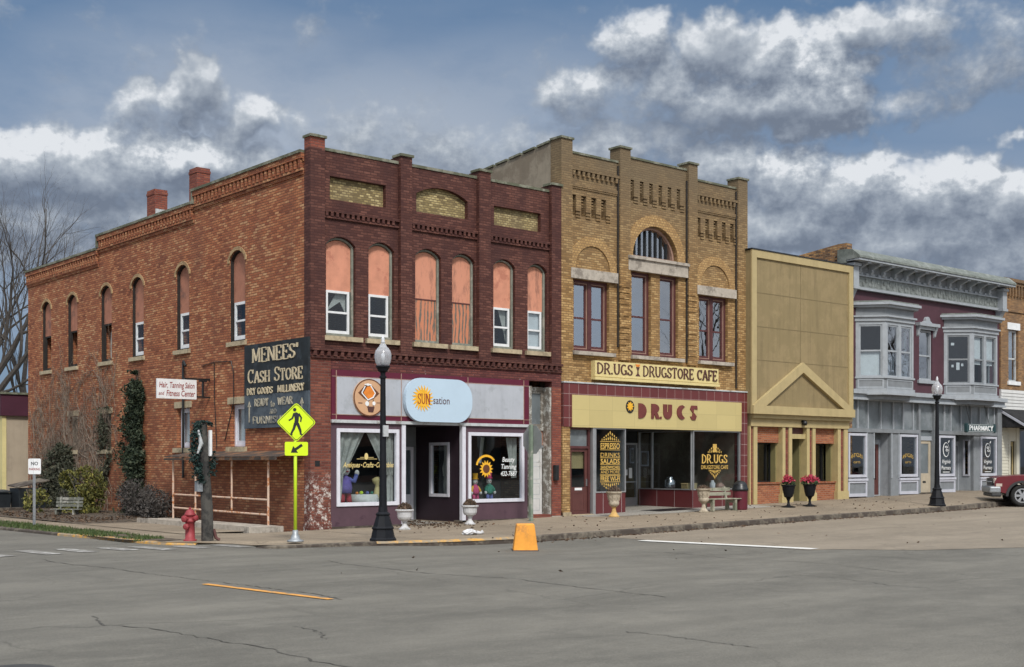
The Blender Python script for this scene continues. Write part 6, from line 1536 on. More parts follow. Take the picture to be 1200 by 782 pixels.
for a, b in (((1.50, 3.50), (1.40, 3.33)), ((1.40, 3.33), (1.58, 3.16)), ((1.58, 3.16), (1.76, 3.24)), ((1.66, 3.52), (1.80, 3.33)), ((1.80, 3.33), (1.74, 3.24)), ((1.48, 3.54), (1.68, 3.54))):
    dx, dy = b[0] - a[0], b[1] - a[1]; l = math.hypot(dx, dy); nx, ny = -dy / l * .014, dx / l * .014
    m.prism(FRONT, [(a[0] + nx, a[1] + ny), (a[0] - nx, a[1] - ny), (b[0] - nx, b[1] - ny), (b[0] + nx, b[1] + ny)], -.0865 - len(m.v) * .00001, -.0835)
m.prism(FRONT, arcp(1.56, 3.07, .055, .06, 0, 330, 11), -.083, -.0745); m.prism(FRONT, arcp(1.76, 3.08, .045, .05, 0, 330, 11), -.083, -.0745); m.prism(FRONT, arcp(1.58, 3.54, .05, .03, 0, 330, 11), -.0875, -.0865)
m.build('white_bands', M['white_letter'], bsg)
m = MB(); m.prism(FRONT, [(1.56, 3.0), (1.78, 3.0), (1.74, 2.86), (1.60, 2.86)], -.082, -.0745); m.fbox(FRONT, 1.59, 1.605, 2.99, 3.16, -.0815, -.0745); m.fbox(FRONT, 1.735, 1.75, 2.99, 3.18, -.0815, -.0745); m.fbox(FRONT, 1.30, 1.42, 3.07, 3.09, -.081, -.0745); m.fbox(FRONT, 1.84, 1.95, 3.09, 3.105, -.081, -.0745); m.build('basket', M['brown_letter'], bsg)
# blue sign board
def stadium(u0, u1, v0, v1, r, n=10):
    return arcp(u1 - r, v0 + r, r, r, -90, 0, n) + arcp(u1 - r, v1 - r, r, r, 0, 90, n) + arcp(u0 + r, v1 - r, r, r, 90, 180, n) + arcp(u0 + r, v0 + r, r, r, 180, 270, n)
bb = MB(); bb.prism(FRONT, stadium(2.66, 4.80, 2.655, 3.77, .50), -.17, -.055)
bbs = tag(bb.build('oval_sign', M['sign_blue']), 'pale blue rounded shop sign with a yellow sun emblem over the plum entrance', 'sign')
MB().prism(FRONT, stadium(2.70, 4.76, 2.69, 3.73, .48), -.053, -.034).build('backing', M['trim_mid'], bbs)
m = MB(); cx_, cz_ = 3.19, 3.25
for k in range(20):
    a = 2 * math.pi * k / 20; b = a + .16
    m.prism(FRONT, [(cx_ + .19 * math.cos(a - .13), cz_ + .19 * math.sin(a - .13)), (cx_ + .27 * math.cos(a + .02), cz_ + .27 * math.sin(a + .02)), (cx_ + .34 * math.cos(b), cz_ + .34 * math.sin(b)), (cx_ + .25 * math.cos(b + .04), cz_ + .25 * math.sin(b + .04)), (cx_ + .19 * math.cos(a + .16), cz_ + .19 * math.sin(a + .16))], -.178 - k * .0001, -.169)
m.prism(FRONT, arcp(cx_, cz_, .215, .215, 0, 350, 24), -.181, -.1695); m.build('sun_emblem', M['yellow'], bbs)
m = MB(); serif_text(m, FRONT, 'SUN', cx_ - .17, cz_ - .14, .26, .40, thick=.13, thin=.06, d0=-.186, d1=-.181, ser=.10); m.build('serif_lettering', M['red_letter'], bbs)
m = MB(); font_text(m, FRONT, 'sation', 3.52, 3.12, .20, .52, d0=-.176); m.fbox(FRONT, 3.46, 3.49, 3.19, 3.21, -.176, -.171); m.build('lettering', M['sash_brown'], bbs)
# projecting sign on the side wall, seen nearly square on
hs = MB(); HF = Frame(0, 5.2, 1, 0, 0, 1); hs.fbox(HF, -1.52, -.40, 3.31, 3.83, -.03, .03)
hsg = tag(hs.build('projecting_sign', M['white']), 'small white sign with red lettering hung from an iron bracket on the side wall', 'sign')
m = MB(); m.fbox(HF, -.75, .0, 3.835, 3.88, -.03, .03); m.fbox(HF, -.40, .0, 3.36, 3.40, -.03, .03); m.fbox(HF, -.22, -.18, 3.40, 3.835, -.025, .025); m.fbox(HF, -.30, -.10, 3.79, 3.834, -.04, .04)
m.build('bracket', M['blk'], hsg)
m = MB(); font_text(m, HF, 'Hair, Tanning Salon', -1.46, 3.60, .155, 1.0, d0=-.034, shear=.15, weight=.012); font_text(m, HF, 'and', -1.48, 3.40, .10, .16, d0=-.034, shear=.2, weight=.008); font_text(m, HF, 'Fitness Center', -1.26, 3.38, .16, .82, d0=-.034, shear=.15, weight=.012); m.build('lettering', M['red_letter'], hsg)
# conduit with a hooked weatherhead, cable
m = MB(); m.tube([(-.10, 6.45, 4.30), (-.10, 6.55, 4.42), (-.08, 6.62, 4.44), (-.07, 6.66, 4.38), (-.07, 6.66, 1.2)], .035, 8)
tag(m.build('electric_conduit', M['blk']), 'black electric conduit pipe with hooked top running down the side wall', 'pipe')
m = MB(); m.tube([(-.02, 5.6, 4.25), (-.02, 4.9, 4.32), (-.02, 3.95, 4.28), (-.02, 3.82, 4.0), (-.02, 3.8, 3.2), (-.02, 4.3, 2.2)], .012, 5); m.tube([(-.02, 4.9, 4.3), (-.02, 4.88, 3.3), (-.02, 4.75, 2.0)], .012, 5)
tag(m.build('wall_cable', M['blk']), 'thin dark cable looping down the orange brick beside the black store sign', 'cable')
# ---- areaway railing with rusty roof
aw_ = thing('areaway_railing', 'rusty pipe railing with a sheet metal roof beside the side wall', 'railing', (-.7, 3.3, 0))
m = MB(); X0 = -.70
for y in (.78, 5.95): MB().tube([(X0, y, .05), (X0, y, 1.74)], .028, 8).build('post', M['rust_pipe'], aw_)
for y, z in ((4.62, .05), (2.62, .42)):
    MB().tube([(X0, y, z), (X0, y, 1.74)], .025, 8).build('post', M['rust_pipe'], aw_)
for z in (.74, .38):
    MB().tube([(X0, .78, z - .02), (X0, 5.95, z + .02)], .024, 8).build('rail', M['rust_pipe'], aw_)
m = MB(); m.add([(-.85, .2, 1.74), (-.85, 6.2, 1.76), (0.0, 6.2, 1.90), (0.0, .2, 1.88), (-.85, .2, 1.765), (-.85, 6.2, 1.785), (0, 6.2, 1.925), (0, .2, 1.905)], [(0, 1, 2, 3), (4, 5, 6, 7), (0, 1, 5, 4), (1, 2, 6, 5), (2, 3, 7, 6), (3, 0, 4, 7)])
m.box(-.86, .2, 1.68, -.80, 6.2, 1.738)
m.build('roof_sheet', M['rust_roof'], aw_)
m = MB(); m.box(-1.52, .2, -.05, -.62, 6.3, .11); m.box(-1.56, .15, -.05, -1.50, 6.35, .13)
tag(m.build('concrete_ledge', M['lintel']), 'low concrete ledge under the rusty railing', 'ledge')
m = MB(); m.box(-.30, 4.55, .1, -.02, 4.95, 1.0)
# ---- leaning timber post with garland
tp = thing('timber_post', 'dark tarred timber post stub leaning beside the red hydrant', 'post', (-3.80, -2.19, 0))
m = MB(); m.tube([(-3.78, -2.19, -.05), (-3.79, -2.19, .7), (-3.86, -2.17, 1.7), (-3.89, -2.17, 2.38), (-3.89, -2.17, 2.44)], [.125, .118, .108, .105, .07], 14); m.build('shaft', M['post_wood'], tp)
m = MB(); m.box(-3.79, -2.30, 1.75, -3.73, -2.24, 2.28); m.build('white_conduit', M['white'], tp)
m = MB(); m.box(-4.04, -2.26, 1.02, -3.92, -2.14, 1.24); m.build('meter_box', M['galv'], tp)
m = MB(); m.tube([(-3.66, -2.22, .24), (-3.62, -2.25, .06), (-3.55, -2.28, .01)], .035, 6); m.build('ground_boot', M['brown_door'], tp)
gl = MB()
for i in range(850):
    t = rnd.random()
    if t < .72:
        z = rnd.uniform(1.2, 2.42); x = -4.03 - .07 * math.sin((z - 1.2) * 2.6) + rnd.gauss(0, .045); y = -2.25 + rnd.gauss(0, .06)
        if z < 1.62: x += .05; 
    elif t < .86: x = -3.70 + rnd.gauss(0, .045); z = rnd.uniform(1.35, 1.85); y = -2.25 + rnd.gauss(0, .05)
    else: a = rnd.uniform(0, math.pi); x = -3.90 + .16 * math.cos(a); z = 2.36 + .10 * math.sin(a); y = -2.25 + rnd.gauss(0, .05)
    gl.leaf((x, y, z), rnd.uniform(.05, .11))
M['garland'] = leaves_mat('blue_green_garland', (.005, .013, .012), (.011, .030, .027), (.035, .065, .057))
glo = tag(gl.build('garland', M['garland']), 'faded dark green garland hung on the leaning timber post', 'garland')
m = MB(); m.tube([(-4.05, -2.33, 2.28), (-4.0, -2.35, 2.0), (-4.07, -2.33, 1.8)], [.02, .045, .02], 7); m.build('ribbon', M['tin'], glo)
# ---- hydrant
hy = thing('fire_hydrant', 'faded red fire hydrant at the side street kerb', 'hydrant', (-4.06, -1.97, 0))
hx, hyy = -4.06, -1.97
m = MB(); m.lathe(hx, hyy, [(0, -.02), (.135, -.02), (.135, .03), (.10, .04), (.095, .38), (.115, .39), (.115, .43), (.10, .44), (.10, .52), (.12, .525), (.12, .55), (.10, .57), (.085, .61), (.05, .645), (.02, .655), (0, .655)], 18)
m.build('barrel', M['hydrant'], hy, smooth=True)
MB().lathe(hx, hyy, [(0, .65), (.028, .65), (.028, .70), (0, .70)], 5).build('operating_nut', M['hydrant'], hy)
for ang, z, r in ((200, .46, .062), (290, .47, .05), (20, .47, .05), (215, .30, .055)):
    a = R(ang); dx, dy = math.cos(a), math.sin(a)
    MB().tube([(hx + dx * .08, hyy + dy * .08, z), (hx + dx * .15, hyy + dy * .15, z), (hx + dx * .15, hyy + dy * .15, z), (hx + dx * .185, hyy + dy * .185, z), (hx + dx * .20, hyy + dy * .20, z)], [r * .8, r * .8, r * 1.15, r * 1.15, r * .5], 10).build('outlet_cap', M['hydrant'], hy)
# ---- pedestrian crossing sign
pcx, pcy = -2.55, -3.62
pc = thing('crossing_sign', 'fluorescent yellow-green pedestrian crossing sign with arrow plaque on a matching pole', 'sign', (pcx, pcy, 0))
PF = Frame(pcx - .0, pcy - .04, math.cos(R(-22)), math.sin(R(-22)), -math.sin(R(-22)), math.cos(R(-22)))
MB().tube([(pcx, pcy, .12), (pcx, pcy, 2.75)], .035, 10).build('pole', M['lime_pole'], pc, smooth=True)
m = MB(); m.lathe(pcx, pcy, [(0, 0), (.17, 0), (.17, .03), (.10, .05), (.085, .12), (.06, .16), (.055, .24), (0, .24)], 16); m.build('base', M['galv'], pc, smooth=True)
zc = 1.6 + (543 - 495) / 1475 * 25.65
hd = .405
def rdiamond(h, r=.05):
    P = []
    for k, (ax, az) in enumerate(((1, 0), (0, 1), (-1, 0), (0, -1))):
        for s_ in (-.5, 0, .5):
            a = math.atan2(az, ax) + s_ * R(90); c = h - r * 1.414
            P.append((ax * c + r * math.cos(a), zc + az * c + r * math.sin(a)))
    return P
MB().prism(PF, rdiamond(hd), -.006, .006).build('diamond_panel', M['lime'], pc)
m = MB(); ring(m, PF, rdiamond(hd - .022, .045), rdiamond(hd - .036, .042), -.0085, -.006); m.build('border_line', M['blk'], pc)
m = MB(); P0 = zc
def limb(a, b, w0, w1, k):
    dx, dy = b[0] - a[0], b[1] - a[1]; l = math.hypot(dx, dy); nx, ny = -dy / l, dx / l
    m.prism(PF, [(a[0] + nx * w0, P0 + a[1] + ny * w0), (a[0] - nx * w0, P0 + a[1] - ny * w0), (b[0] - nx * w1, P0 + b[1] - ny * w1), (b[0] + nx * w1, P0 + b[1] + ny * w1)], -.009 - k * .0004, -.006)
m.prism(PF, [(-.035 + .035 * math.cos(a * .6), P0 + .255 + .038 * math.sin(a * .6)) for a in range(10)], -.010, -.006)
m.prism(PF, [(-.055, P0 + .19), (.0, P0 + .205), (.055, P0 + .17), (.045, P0 + .02), (.03, P0 - .03), (-.045, P0 - .03), (-.035, P0 + .06)], -.0095, -.006)
limb((.02, -.02), (.075, -.16), .032, .026, 1); limb((.075, -.15), (.09, -.25), .026, .018, 2); limb((-.02, -.02), (-.06, -.15), .032, .024, 3); limb((-.06, -.14), (-.115, -.25), .024, .018, 4)
limb((.045, .175), (.10, .09), .020, .016, 5); limb((.10, .10), (.085, .01), .016, .014, 6); limb((-.045, .18), (-.085, .075), .020, .016, 7); limb((-.085, .08), (-.155, .035), .016, .013, 8)
limb((.085, -.245), (.13, -.25), .014, .010, 9); limb((-.115, -.245), (-.08, -.255), .014, .010, 10)
m.build('walking_figure', M['blk'], pc)
zb = 1.6 + (543 - 526) / 1475 * 25.6
MB().prism(PF, stadium(-.235, .235, zb - .14, zb + .14, .03, 4), -.006, .006).build('arrow_plaque', M['lime'], pc)
m = MB(); a = R(215); c, s_ = math.cos(a), math.sin(a)
arrow = [(-.14, -.028), (.02, -.028), (.02, -.085), (.14, 0), (.02, .085), (.02, .028), (-.14, .028)]
m.prism(PF, [(p[0] * c - p[1] * s_, zb + p[0] * s_ + p[1] * c) for p in arrow], -.009, -.006); m.build('arrow', M['blk'], pc)
# ---- small regulation sign at left
nx_, ny_ = -4.23, 6.55
np_ = thing('parking_sign', 'small white regulation sign with red lettering on a thin grey post', 'sign', (nx_, ny_, 0))
MB().box(nx_ - .03, ny_ - .02, -.02, nx_ + .03, ny_ + .02, 1.7).build('post', M['galv'], np_)
NF = Frame(nx_, ny_ - .03, math.cos(R(-30)), math.sin(R(-30)), -math.sin(R(-30)), math.cos(R(-30)))
MB().prism(NF, stadium(-.155, .155, 1.32, 1.72, .03, 3), -.004, .004).build('plate', M['white'], np_)
m = MB(); font_text(m, NF, 'NO', 0, 1.55, .09, .17, d0=-.006, center=True, weight=.02); m.build('black_lettering', M['blk'], np_)
m = MB(); font_text(m, NF, 'PARKING', 0, 1.42, .06, .27, d0=-.006, center=True, weight=.02); m.build('red_lettering', M['red_letter'], np_)
# ---- stop sign seen from behind
sx0, sy0 = 6.15, -.95
zz0 = gz(sx0, sy0)
st = thing('stop_sign', 'octagonal road sign seen from its bare grey back on a flaking green post', 'sign', (sx0, sy0, zz0))
m = MB(); m.box(sx0 - .045, sy0 - .05, zz0 - .05, sx0 + .045, sy0 + .03, 2.62); m.build('post', M['green_post'], st)
OF = Frame(sx0 + .06, sy0, 0, 1, 1, 0)
zo = 1.6 + (543 - 516) / 1475 * 34.0
MB().prism(OF, [(.405 * math.cos(R(22.5 + 45 * k)), zo + .405 * math.sin(R(22.5 + 45 * k))) for k in range(8)], 0, .006).build('octagon_back', M['sign_back'], st)
MB().prism(OF, [(.400 * math.cos(R(22.5 + 45 * k)), zo + .400 * math.sin(R(22.5 + 45 * k))) for k in range(8)], .0065, .009).build('octagon_face', M['hydrant'], st)
m = MB(); m.box(sx0 - .12, sy0 - .02, zz0 + .02, sx0 + .0, sy0 + .10, zz0 + .16)
# ---- street lamps
def make_lamp():
    t = thing('street_lamp', 'black street lamp with acorn globe at the corner, before the round balloon sign', 'street lamp', (0, 0, 0), 'acorn street lamps along the front kerb')
    m = MB(); m.lathe(0, 0, [(0, 0), (.28, 0), (.28, .04), (.25, .07), (.215, .24), (.235, .25), (.235, .27), (.205, .30), (.135, .52), (.15, .53), (.15, .56), (.10, .60), (.09, .70), (0, .70)], 8, sides_flat=True); m.build('base', M['ironblk'], t)
    m = MB(); m.lathe(0, 0, [(0, .69), (.085, .69), (.075, 1.2), (.055, 3.2), (.055, 3.35), (.075, 3.36), (.075, 3.39), (.05, 3.41), (0, 3.41)], 16); m.build('shaft', M['ironblk'], t, smooth=False)
    m = MB(); m.lathe(0, 0, [(0, 3.40), (.05, 3.40), (.055, 3.47), (.10, 3.50), (.13, 3.57), (.15, 3.58), (.15, 3.61), (0, 3.61)], 16); m.build('fitter', M['ironblk'], t)
    m = MB(); m.lathe(0, 0, [(0, 3.61), (.12, 3.61), (.155, 3.68), (.175, 3.78), (.172, 3.86), (.15, 3.93), (.125, 3.95), (.125, 3.97), (.085, 4.0), (.062, 4.05), (.03, 4.08), (0, 4.08)], 20); g_ = m.build('globe', M['globe'], t, smooth=True)
    m = MB(); m.lathe(0, 0, [(0, 4.07), (.035, 4.08), (.05, 4.10), (.03, 4.13), (.04, 4.16), (.012, 4.22), (0, 4.24)], 12); m.build('finial', M['glass_frost'], t, smooth=True)
    m = MB(); m.lathe(0, 0, [(0, 3.615), (.03, 3.62), (.03, 3.72), (.045, 3.74), (.04, 3.86), (0, 3.88)], 10); m.build('bulb', M['white'], t, smooth=True)
    return t
def globe_mat():
    m = bpy.data.materials.new('ribbed_acrylic_globe'); m.use_nodes = True; nt = m.node_tree; nt.nodes.clear()
    tr = node(nt, 'ShaderNodeBsdfTransparent', {'Color': (.9, .91, .93, 1)}); df = node(nt, 'ShaderNodeBsdfDiffuse', {'Color': (.62, .63, .66, 1)}); gl_ = node(nt, 'ShaderNodeBsdfGlossy', {'Roughness': .15})
    lw = node(nt, 'ShaderNodeLayerWeight', {'Blend': .35}).outputs['Facing']
    a = node(nt, 'ShaderNodeMixShader', {0: mth(nt, 'MULTIPLY_ADD', lw, .5, .32), 1: tr.outputs[0], 2: df.outputs[0]})
    b = node(nt, 'ShaderNodeMixShader', {0: mth(nt, 'MULTIPLY_ADD', lw, .25, .06), 1: a.outputs[0], 2: gl_.outputs[0]})
    nt.links.new(b.outputs[0], node(nt, 'ShaderNodeOutputMaterial').inputs[0]); return m
M['globe'] = globe_mat()
l1 = make_lamp(); l1.location = (-1.0, -4.5, 0.0)
l2 = copy_tree(l1, (21.4, -3.66, gz(21.4, -3.66)), 'black street lamp with acorn globe on the kerb before the plum building')
m = MB(); m.box(-.05, -.10, 2.15, .07, -.065, 2.38)
tag(m.build('lamp_post_notice', M['tin']), 'small pale sticker fixed to the shaft of the corner street lamp', 'sticker').location = (-1.0, -4.5, 0)
# ---- urn planters at the plum shop
def lathe_urn(name, label, x, y, z, prof, mat, foot=None, n=18):
    t = thing(name, label, 'planter', (x, y, z))
    m = MB(); m.lathe(x, y, [(r, z + h) for r, h in prof], n); m.build('bowl', mat, t, smooth=False)
    if foot: m = MB(); m.lathe(x, y, [(r, z + h) for r, h in foot[0]], n); m.build('foot', foot[1], t)
    return t
def twigs(parent, x, y, z, r, h, n, mat, size=.09, name='plant'):
    m = MB()
    for i in range(n):
        a = rnd.uniform(0, 6.28); q = r * math.sqrt(rnd.random()); hh = h * (1 - .6 * (q / r) ** 2) * rnd.uniform(.3, 1)
        m.leaf((x + q * math.cos(a), y + q * math.sin(a), z + hh), size, 1.6)
    return m.build(name, mat, parent)
wu = [(0, .20), (.06, .20), (.10, .26), (.19, .30), (.22, .36), (.235, .52), (.28, .54), (.28, .58), (.24, .585), (.23, .54), (0, .53)]
wf = [(0, 0), (.18, 0), (.18, .03), (.14, .05), (.075, .12), (.06, .17), (.09, .20), (0, .20)]
u1_ = lathe_urn('urn_planter', 'white urn planter with dried plant left of the plum shop entry', 1.75, -1.40, gz(1.75, -1.4), wu, M['urn_white'], (wf, M['urn_white']))
twigs(u1_, 1.75, -1.40, gz(1.75, -1.4) + .53, .22, .24, 420, M['dead_plant'])
u2_ = lathe_urn('urn_planter', 'white urn planter with dried plant before the right plum display window', 4.2, -.82, gz(4.2, -.8), wu, M['urn_white'], (wf, M['urn_white']))
twigs(u2_, 4.2, -.82, gz(4.2, -.8) + .53, .21, .24, 420, M['dead_plant'])
for o_ in (u1_, u2_): o_.scale = (.80, .80, .84); o_['group'] = 'white urns at the plum shop'
# ---- plastic bag, yellow-orange marker
m = MB(); m.ball((1.64, -4.05, .06), .19, .14, .065, 18, 10, jit=.16)
for v in range(len(m.v)):
    x, y, z = m.v[v]; n_v = noise.noise(Vector((x * 9, y * 9, z * 14))); m.v[v] = (x + n_v * .04, y + n_v * .03, max(.02, z + n_v * .05))
m.tube([(1.80, -4.1, .05), (1.88, -4.14, .045), (1.93, -4.16, .07)], [.05, .03, .05], 7)
tag(m.build('plastic_bag', M['bag']), 'crumpled white plastic bag lying on the pavement', 'bag')
bx, by = .50, -7.25; zz = sz(bx)
mk = thing('traffic_block', 'orange-yellow tapered block standing in the road by the kerb', 'marker', (bx, by, zz))
MK = Matrix.Rotation(R(-38), 3, 'Z')
def mkp(u, v, h): p = MK @ Vector((u, v, 0)); return (bx + p.x, by + p.y, zz + h)
m = MB(); m.add([mkp(*p) for p in ((-.245, -.25, .0), (.245, -.25, .0), (.245, .25, .0), (-.245, .25, .0), (-.175, -.17, .53), (.175, -.17, .53), (.175, .17, .53), (-.175, .17, .53))], [(0, 3, 2, 1), (4, 5, 6, 7), (0, 1, 5, 4), (1, 2, 6, 5), (2, 3, 7, 6), (3, 0, 4, 7)])
m.build('body', M['marker'], mk, bevel=.018)
m = MB(); m.add([mkp(*p) for p in ((-.26, -.265, .0), (.26, -.265, .0), (.26, .265, .0), (-.26, .265, .0), (-.255, -.26, .022), (.255, -.26, .022), (.255, .26, .022), (-.255, .26, .022))], [(0, 3, 2, 1), (4, 5, 6, 7), (0, 1, 5, 4), (1, 2, 6, 5), (2, 3, 7, 6), (3, 0, 4, 7)])
m.build('foot', M['plastic_dk'], mk)
# ---- drugstore planters, bench, litter bin
su_ = [(0, .36), (.10, .36), (.15, .40), (.185, .45), (.19, .52), (.175, .56), (.18, .60), (.235, .82), (.28, .85), (.285, .90), (.24, .905), (.22, .86), (0, .85)]
sf_ = [(0, 0), (.19, 0), (.19, .04), (.155, .06), (.085, .17), (.065, .28), (.075, .33), (.11, .36), (0, .36)]
for i, (x, y, lab, fm) in enumerate(((8.98, -1.22, 'pale cast stone urn with ochre foot by the drugstore left window', 'urn_base_gold'), (12.35, -1.55, 'pale cast stone urn beside the weathered bench', 'urn_stone'))):
    t = lathe_urn('stone_urn', lab, x, y, gz(x, y), su_, M['urn_stone'], (sf_, M[fm])); t['group'] = 'stone urns at the drugstore'; t.scale = (.80, .80, .78)
    m = MB()
    for k in range(10):
        a = 2 * math.pi * k / 10; m.tube([(x + .18 * math.cos(a), y + .18 * math.sin(a), gz(x, y) + .58), (x + .225 * math.cos(a), y + .225 * math.sin(a), gz(x, y) + .78), (x + .20 * math.cos(a + .25), y + .20 * math.sin(a + .25), gz(x, y) + .66)], .022, 6)
    m.build('relief', M['urn_stone'], t)
    twigs(t, x, y, gz(x, y) + .86, .22, .26 if i == 0 else .16, 350, M['dead_plant'])
def make_bench(L, n_back, n_seat, mat, legmat, name, label, loc, rz):
    t = thing(name, label, 'bench', (0, 0, 0))
    m = MB()
    for k in range(n_seat): m.box(-L / 2, -.22 + k * .15, .43, L / 2, -.22 + k * .15 + .125, .465)
    m.build('seat', mat, t, bevel=.008)
    m = MB()
    for k in range(n_back):
        z = .56 + k * .17; m.box(-L / 2 + .02, .27 + k * .03, z, L / 2 - .02, .30 + k * .03, z + .13)
    m.build('backrest', mat, t, bevel=.008)
    for x in (-L / 2 + .28, L / 2 - .28):
        m = MB(); m.box(x - .05, -.20, 0, x + .05, -.08, .429); m.box(x - .05, .16, 0, x + .05, .27, .429); m.box(x - .045, -.08, .30, x + .045, .16, .40)
        m.add([(x - .04, .24, .43), (x + .04, .24, .43), (x + .04, .31, .43), (x - .04, .31, .43), (x - .04, .31 + .03, .56 + n_back * .17), (x + .04, .34, .56 + n_back * .17), (x + .04, .40, .56 + n_back * .17), (x - .04, .40, .56 + n_back * .17)], [(0, 1, 2, 3), (4, 5, 6, 7), (0, 1, 5, 4), (1, 2, 6, 5), (2, 3, 7, 6), (3, 0, 4, 7)])
        m.build('leg', legmat, t)
    t.location = loc; t.rotation_euler.z = rz
    return t
bz = gz(13.5, -1.5)
make_bench(1.75, 2, 3, M['bench_lichen'], M['bench_lichen'], 'park_bench', 'weathered lichen-covered wooden bench beneath the right drugstore window', (13.35, -1.35, bz), R(0)).scale = (.86, .84, .80)
make_bench(1.5, 3, 3, M['bench_grey'], M['bench_grey'], 'park_bench', 'grey weathered wooden bench among the shrubs by the side wall', (-1.95, 10.35, .0), R(-50)).scale = (.58, .58, .58)
cx0, cy0 = 14.25, -1.35; cz = gz(cx0, cy0)
lb = thing('litter_bin', 'maroon litter bin with black domed lid beside the weathered bench', 'litter bin', (cx0, cy0, cz)); lb.scale = (.78, .78, .79)
m = MB(); m.lathe(cx0, cy0, [(0, cz), (.27, cz), (.28, cz + .04), (.29, cz + .74), (0, cz + .74)], 20); m.build('drum', M['can_red'], lb)
m = MB(); m.lathe(cx0, cy0, [(0, cz + .73), (.32, cz + .73), (.325, cz + .80), (.30, cz + .82), (.28, cz + .93), (.22, cz + 1.04), (.12, cz + 1.10), (0, cz + 1.115)], 20); m.build('lid', M['can_lid'], lb, smooth=True)
m = MB(); m.box(cx0 - .26, cy0 - .12, cz + .88, cx0 - .20, cy0 + .12, cz + 1.0); m.build('flap', M['plastic_dk'], lb)
# ---- black pedestal pots with flowers
pp_ = [(0, .34), (.08, .34), (.16, .40), (.20, .55), (.24, .78), (.27, .80), (.27, .84), (.23, .845), (.22, .80), (0, .79)]
pf_ = [(0, 0), (.26, 0), (.26, .03), (.20, .04), (.07, .08), (.05, .14), (.045, .24), (.07, .30), (.09, .34), (0, .34)]
for (x, y, lab, sp) in ((16.35, -1.55, 'black pedestal pot of pink flowers nearer the litter bin', .24), (17.35, -1.62, 'black pedestal pot with the wider bunch of pink flowers', .33)):
    z = gz(x, y); t = lathe_urn('flower_pot', lab, x, y, z, pp_, M['ironblk'], (pf_, M['ironblk'])); t['group'] = 'black flower pots by the khaki building door'; t.scale = (.84, .84, .84)
    twigs(t, x, y, z + .80, sp, .30, 160, M['flower_leaf'], .12, 'leaves')
    m = MB()
    for i in range(70 if sp < .3 else 110):
        a = rnd.uniform(0, 6.28); q = sp * math.sqrt(rnd.random()); c = Vector((x + q * math.cos(a), y + q * math.sin(a), z + .86 + .34 * (1 - .5 * (q / sp) ** 2) * rnd.uniform(.4, 1)))
        for k in range(4): m.leaf(c + Vector((rnd.gauss(0, .022), rnd.gauss(0, .022), rnd.gauss(0, .018))), .085)
    m.build('flowers', M['flower'], t)
# ---- dolls and table in the plum shop windows
def doll(name, label, x, y, z, s, body, legs, arm, head, hat, hatband=None, arms_up=False):
    t = thing(name, label, 'doll', (x, y, z))
    b = MB(); b.lathe(x, y, [(0, z + .28 * s), (.15 * s, z + .28 * s), (.17 * s, z + .4 * s), (.13 * s, z + .6 * s), (.06 * s, z + .68 * s), (0, z + .69 * s)], 14); b.build('torso', M[body], t, smooth=True)
    for k in (-1, 1):
        MB().tube([(x + k * .07 * s, y, z + .32 * s), (x + k * .09 * s, y - .02, z + .15 * s), (x + k * .10 * s, y - .05 * s, z + .0)], [.075 * s, .07 * s, .06 * s], 9).build('leg', M[legs], t, smooth=True)
        if arms_up: pts = [(x + k * .11 * s, y, z + .60 * s), (x + k * .24 * s, y - .02, z + .55 * s), (x + k * .30 * s, y - .04, z + .74 * s)]
        else: pts = [(x + k * .11 * s, y, z + .60 * s), (x + k * .20 * s, y - .02, z + .48 * s), (x + k * .23 * s, y - .05, z + .34 * s)]
        a_ = MB().tube(pts, [.06 * s, .055 * s, .045 * s], 8).build('arm', M[arm], t, smooth=True)
        MB().ball(pts[-1], .06 * s, .05 * s, .07 * s, 9, 6).build('mitten', M['tw_white'], a_, smooth=True)
    h = MB().ball((x, y, z + .80 * s), .115 * s, .11 * s, .13 * s, 14, 9).build('head', M[head], t, smooth=True)
    m = MB(); m.ball((x - .035 * s, y - .10 * s, z + .83 * s), .014 * s, .01, .016 * s, 6, 4); m.ball((x + .035 * s, y - .10 * s, z + .83 * s), .014 * s, .01, .016 * s, 6, 4); m.build('eyes', M['blk'], h)
    MB().ball((x, y - .105 * s, z + .775 * s), .035 * s, .02 * s, .016 * s, 8, 5).build('mouth', M['tw_red'], h)
    hm = MB().lathe(x, y, [(0, z + .90 * s), (.15 * s, z + .90 * s), (.15 * s, z + .92 * s), (.10 * s, z + .925 * s), (.115 * s, z + 1.14 * s), (0, z + 1.14 * s)], 14).build('hat', M[hat], t)
    if hatband:
        m = MB()
        for k in range(7):
            a = 2 * math.pi * k / 7; r0, r1 = .106 * s, .121 * s
            m.add([(x + r0 * math.cos(a), y + r0 * math.sin(a), z + .93 * s), (x + r0 * math.cos(a + .42), y + r0 * math.sin(a + .42), z + .93 * s), (x + r1 * math.cos(a + .42), y + r1 * math.sin(a + .42), z + 1.13 * s), (x + r1 * math.cos(a), y + r1 * math.sin(a), z + 1.13 * s)], [(0, 1, 2, 3)])
        m.build('hat_stripes', M[hatband], hm)
    return t
doll('stuffed_doll', 'large stuffed doll in violet and striped hat, arms raised, left display window', 1.14, .27, .56, 1.08, 'tw_purple', 'tw_red', 'tw_blue', 'tw_white', 'yellow', 'tw_red', True)
doll('stuffed_doll', 'small stuffed doll in a pink dress in the right display window', 5.30, .34, .58, .66, 'tw_pink', 'tw_pink', 'yellow', 'tw_white', 'yellow')
doll('stuffed_doll', 'small stuffed doll in teal shirt and blue overalls in the right display window', 5.78, .34, .58, .68, 'tw_green', 'tw_blue', 'tw_green', 'tw_white', 'tw_pink')
tbl = thing('display_table', 'small table under a white cloth in the left display window', 'table', (1.78, .45, .55))
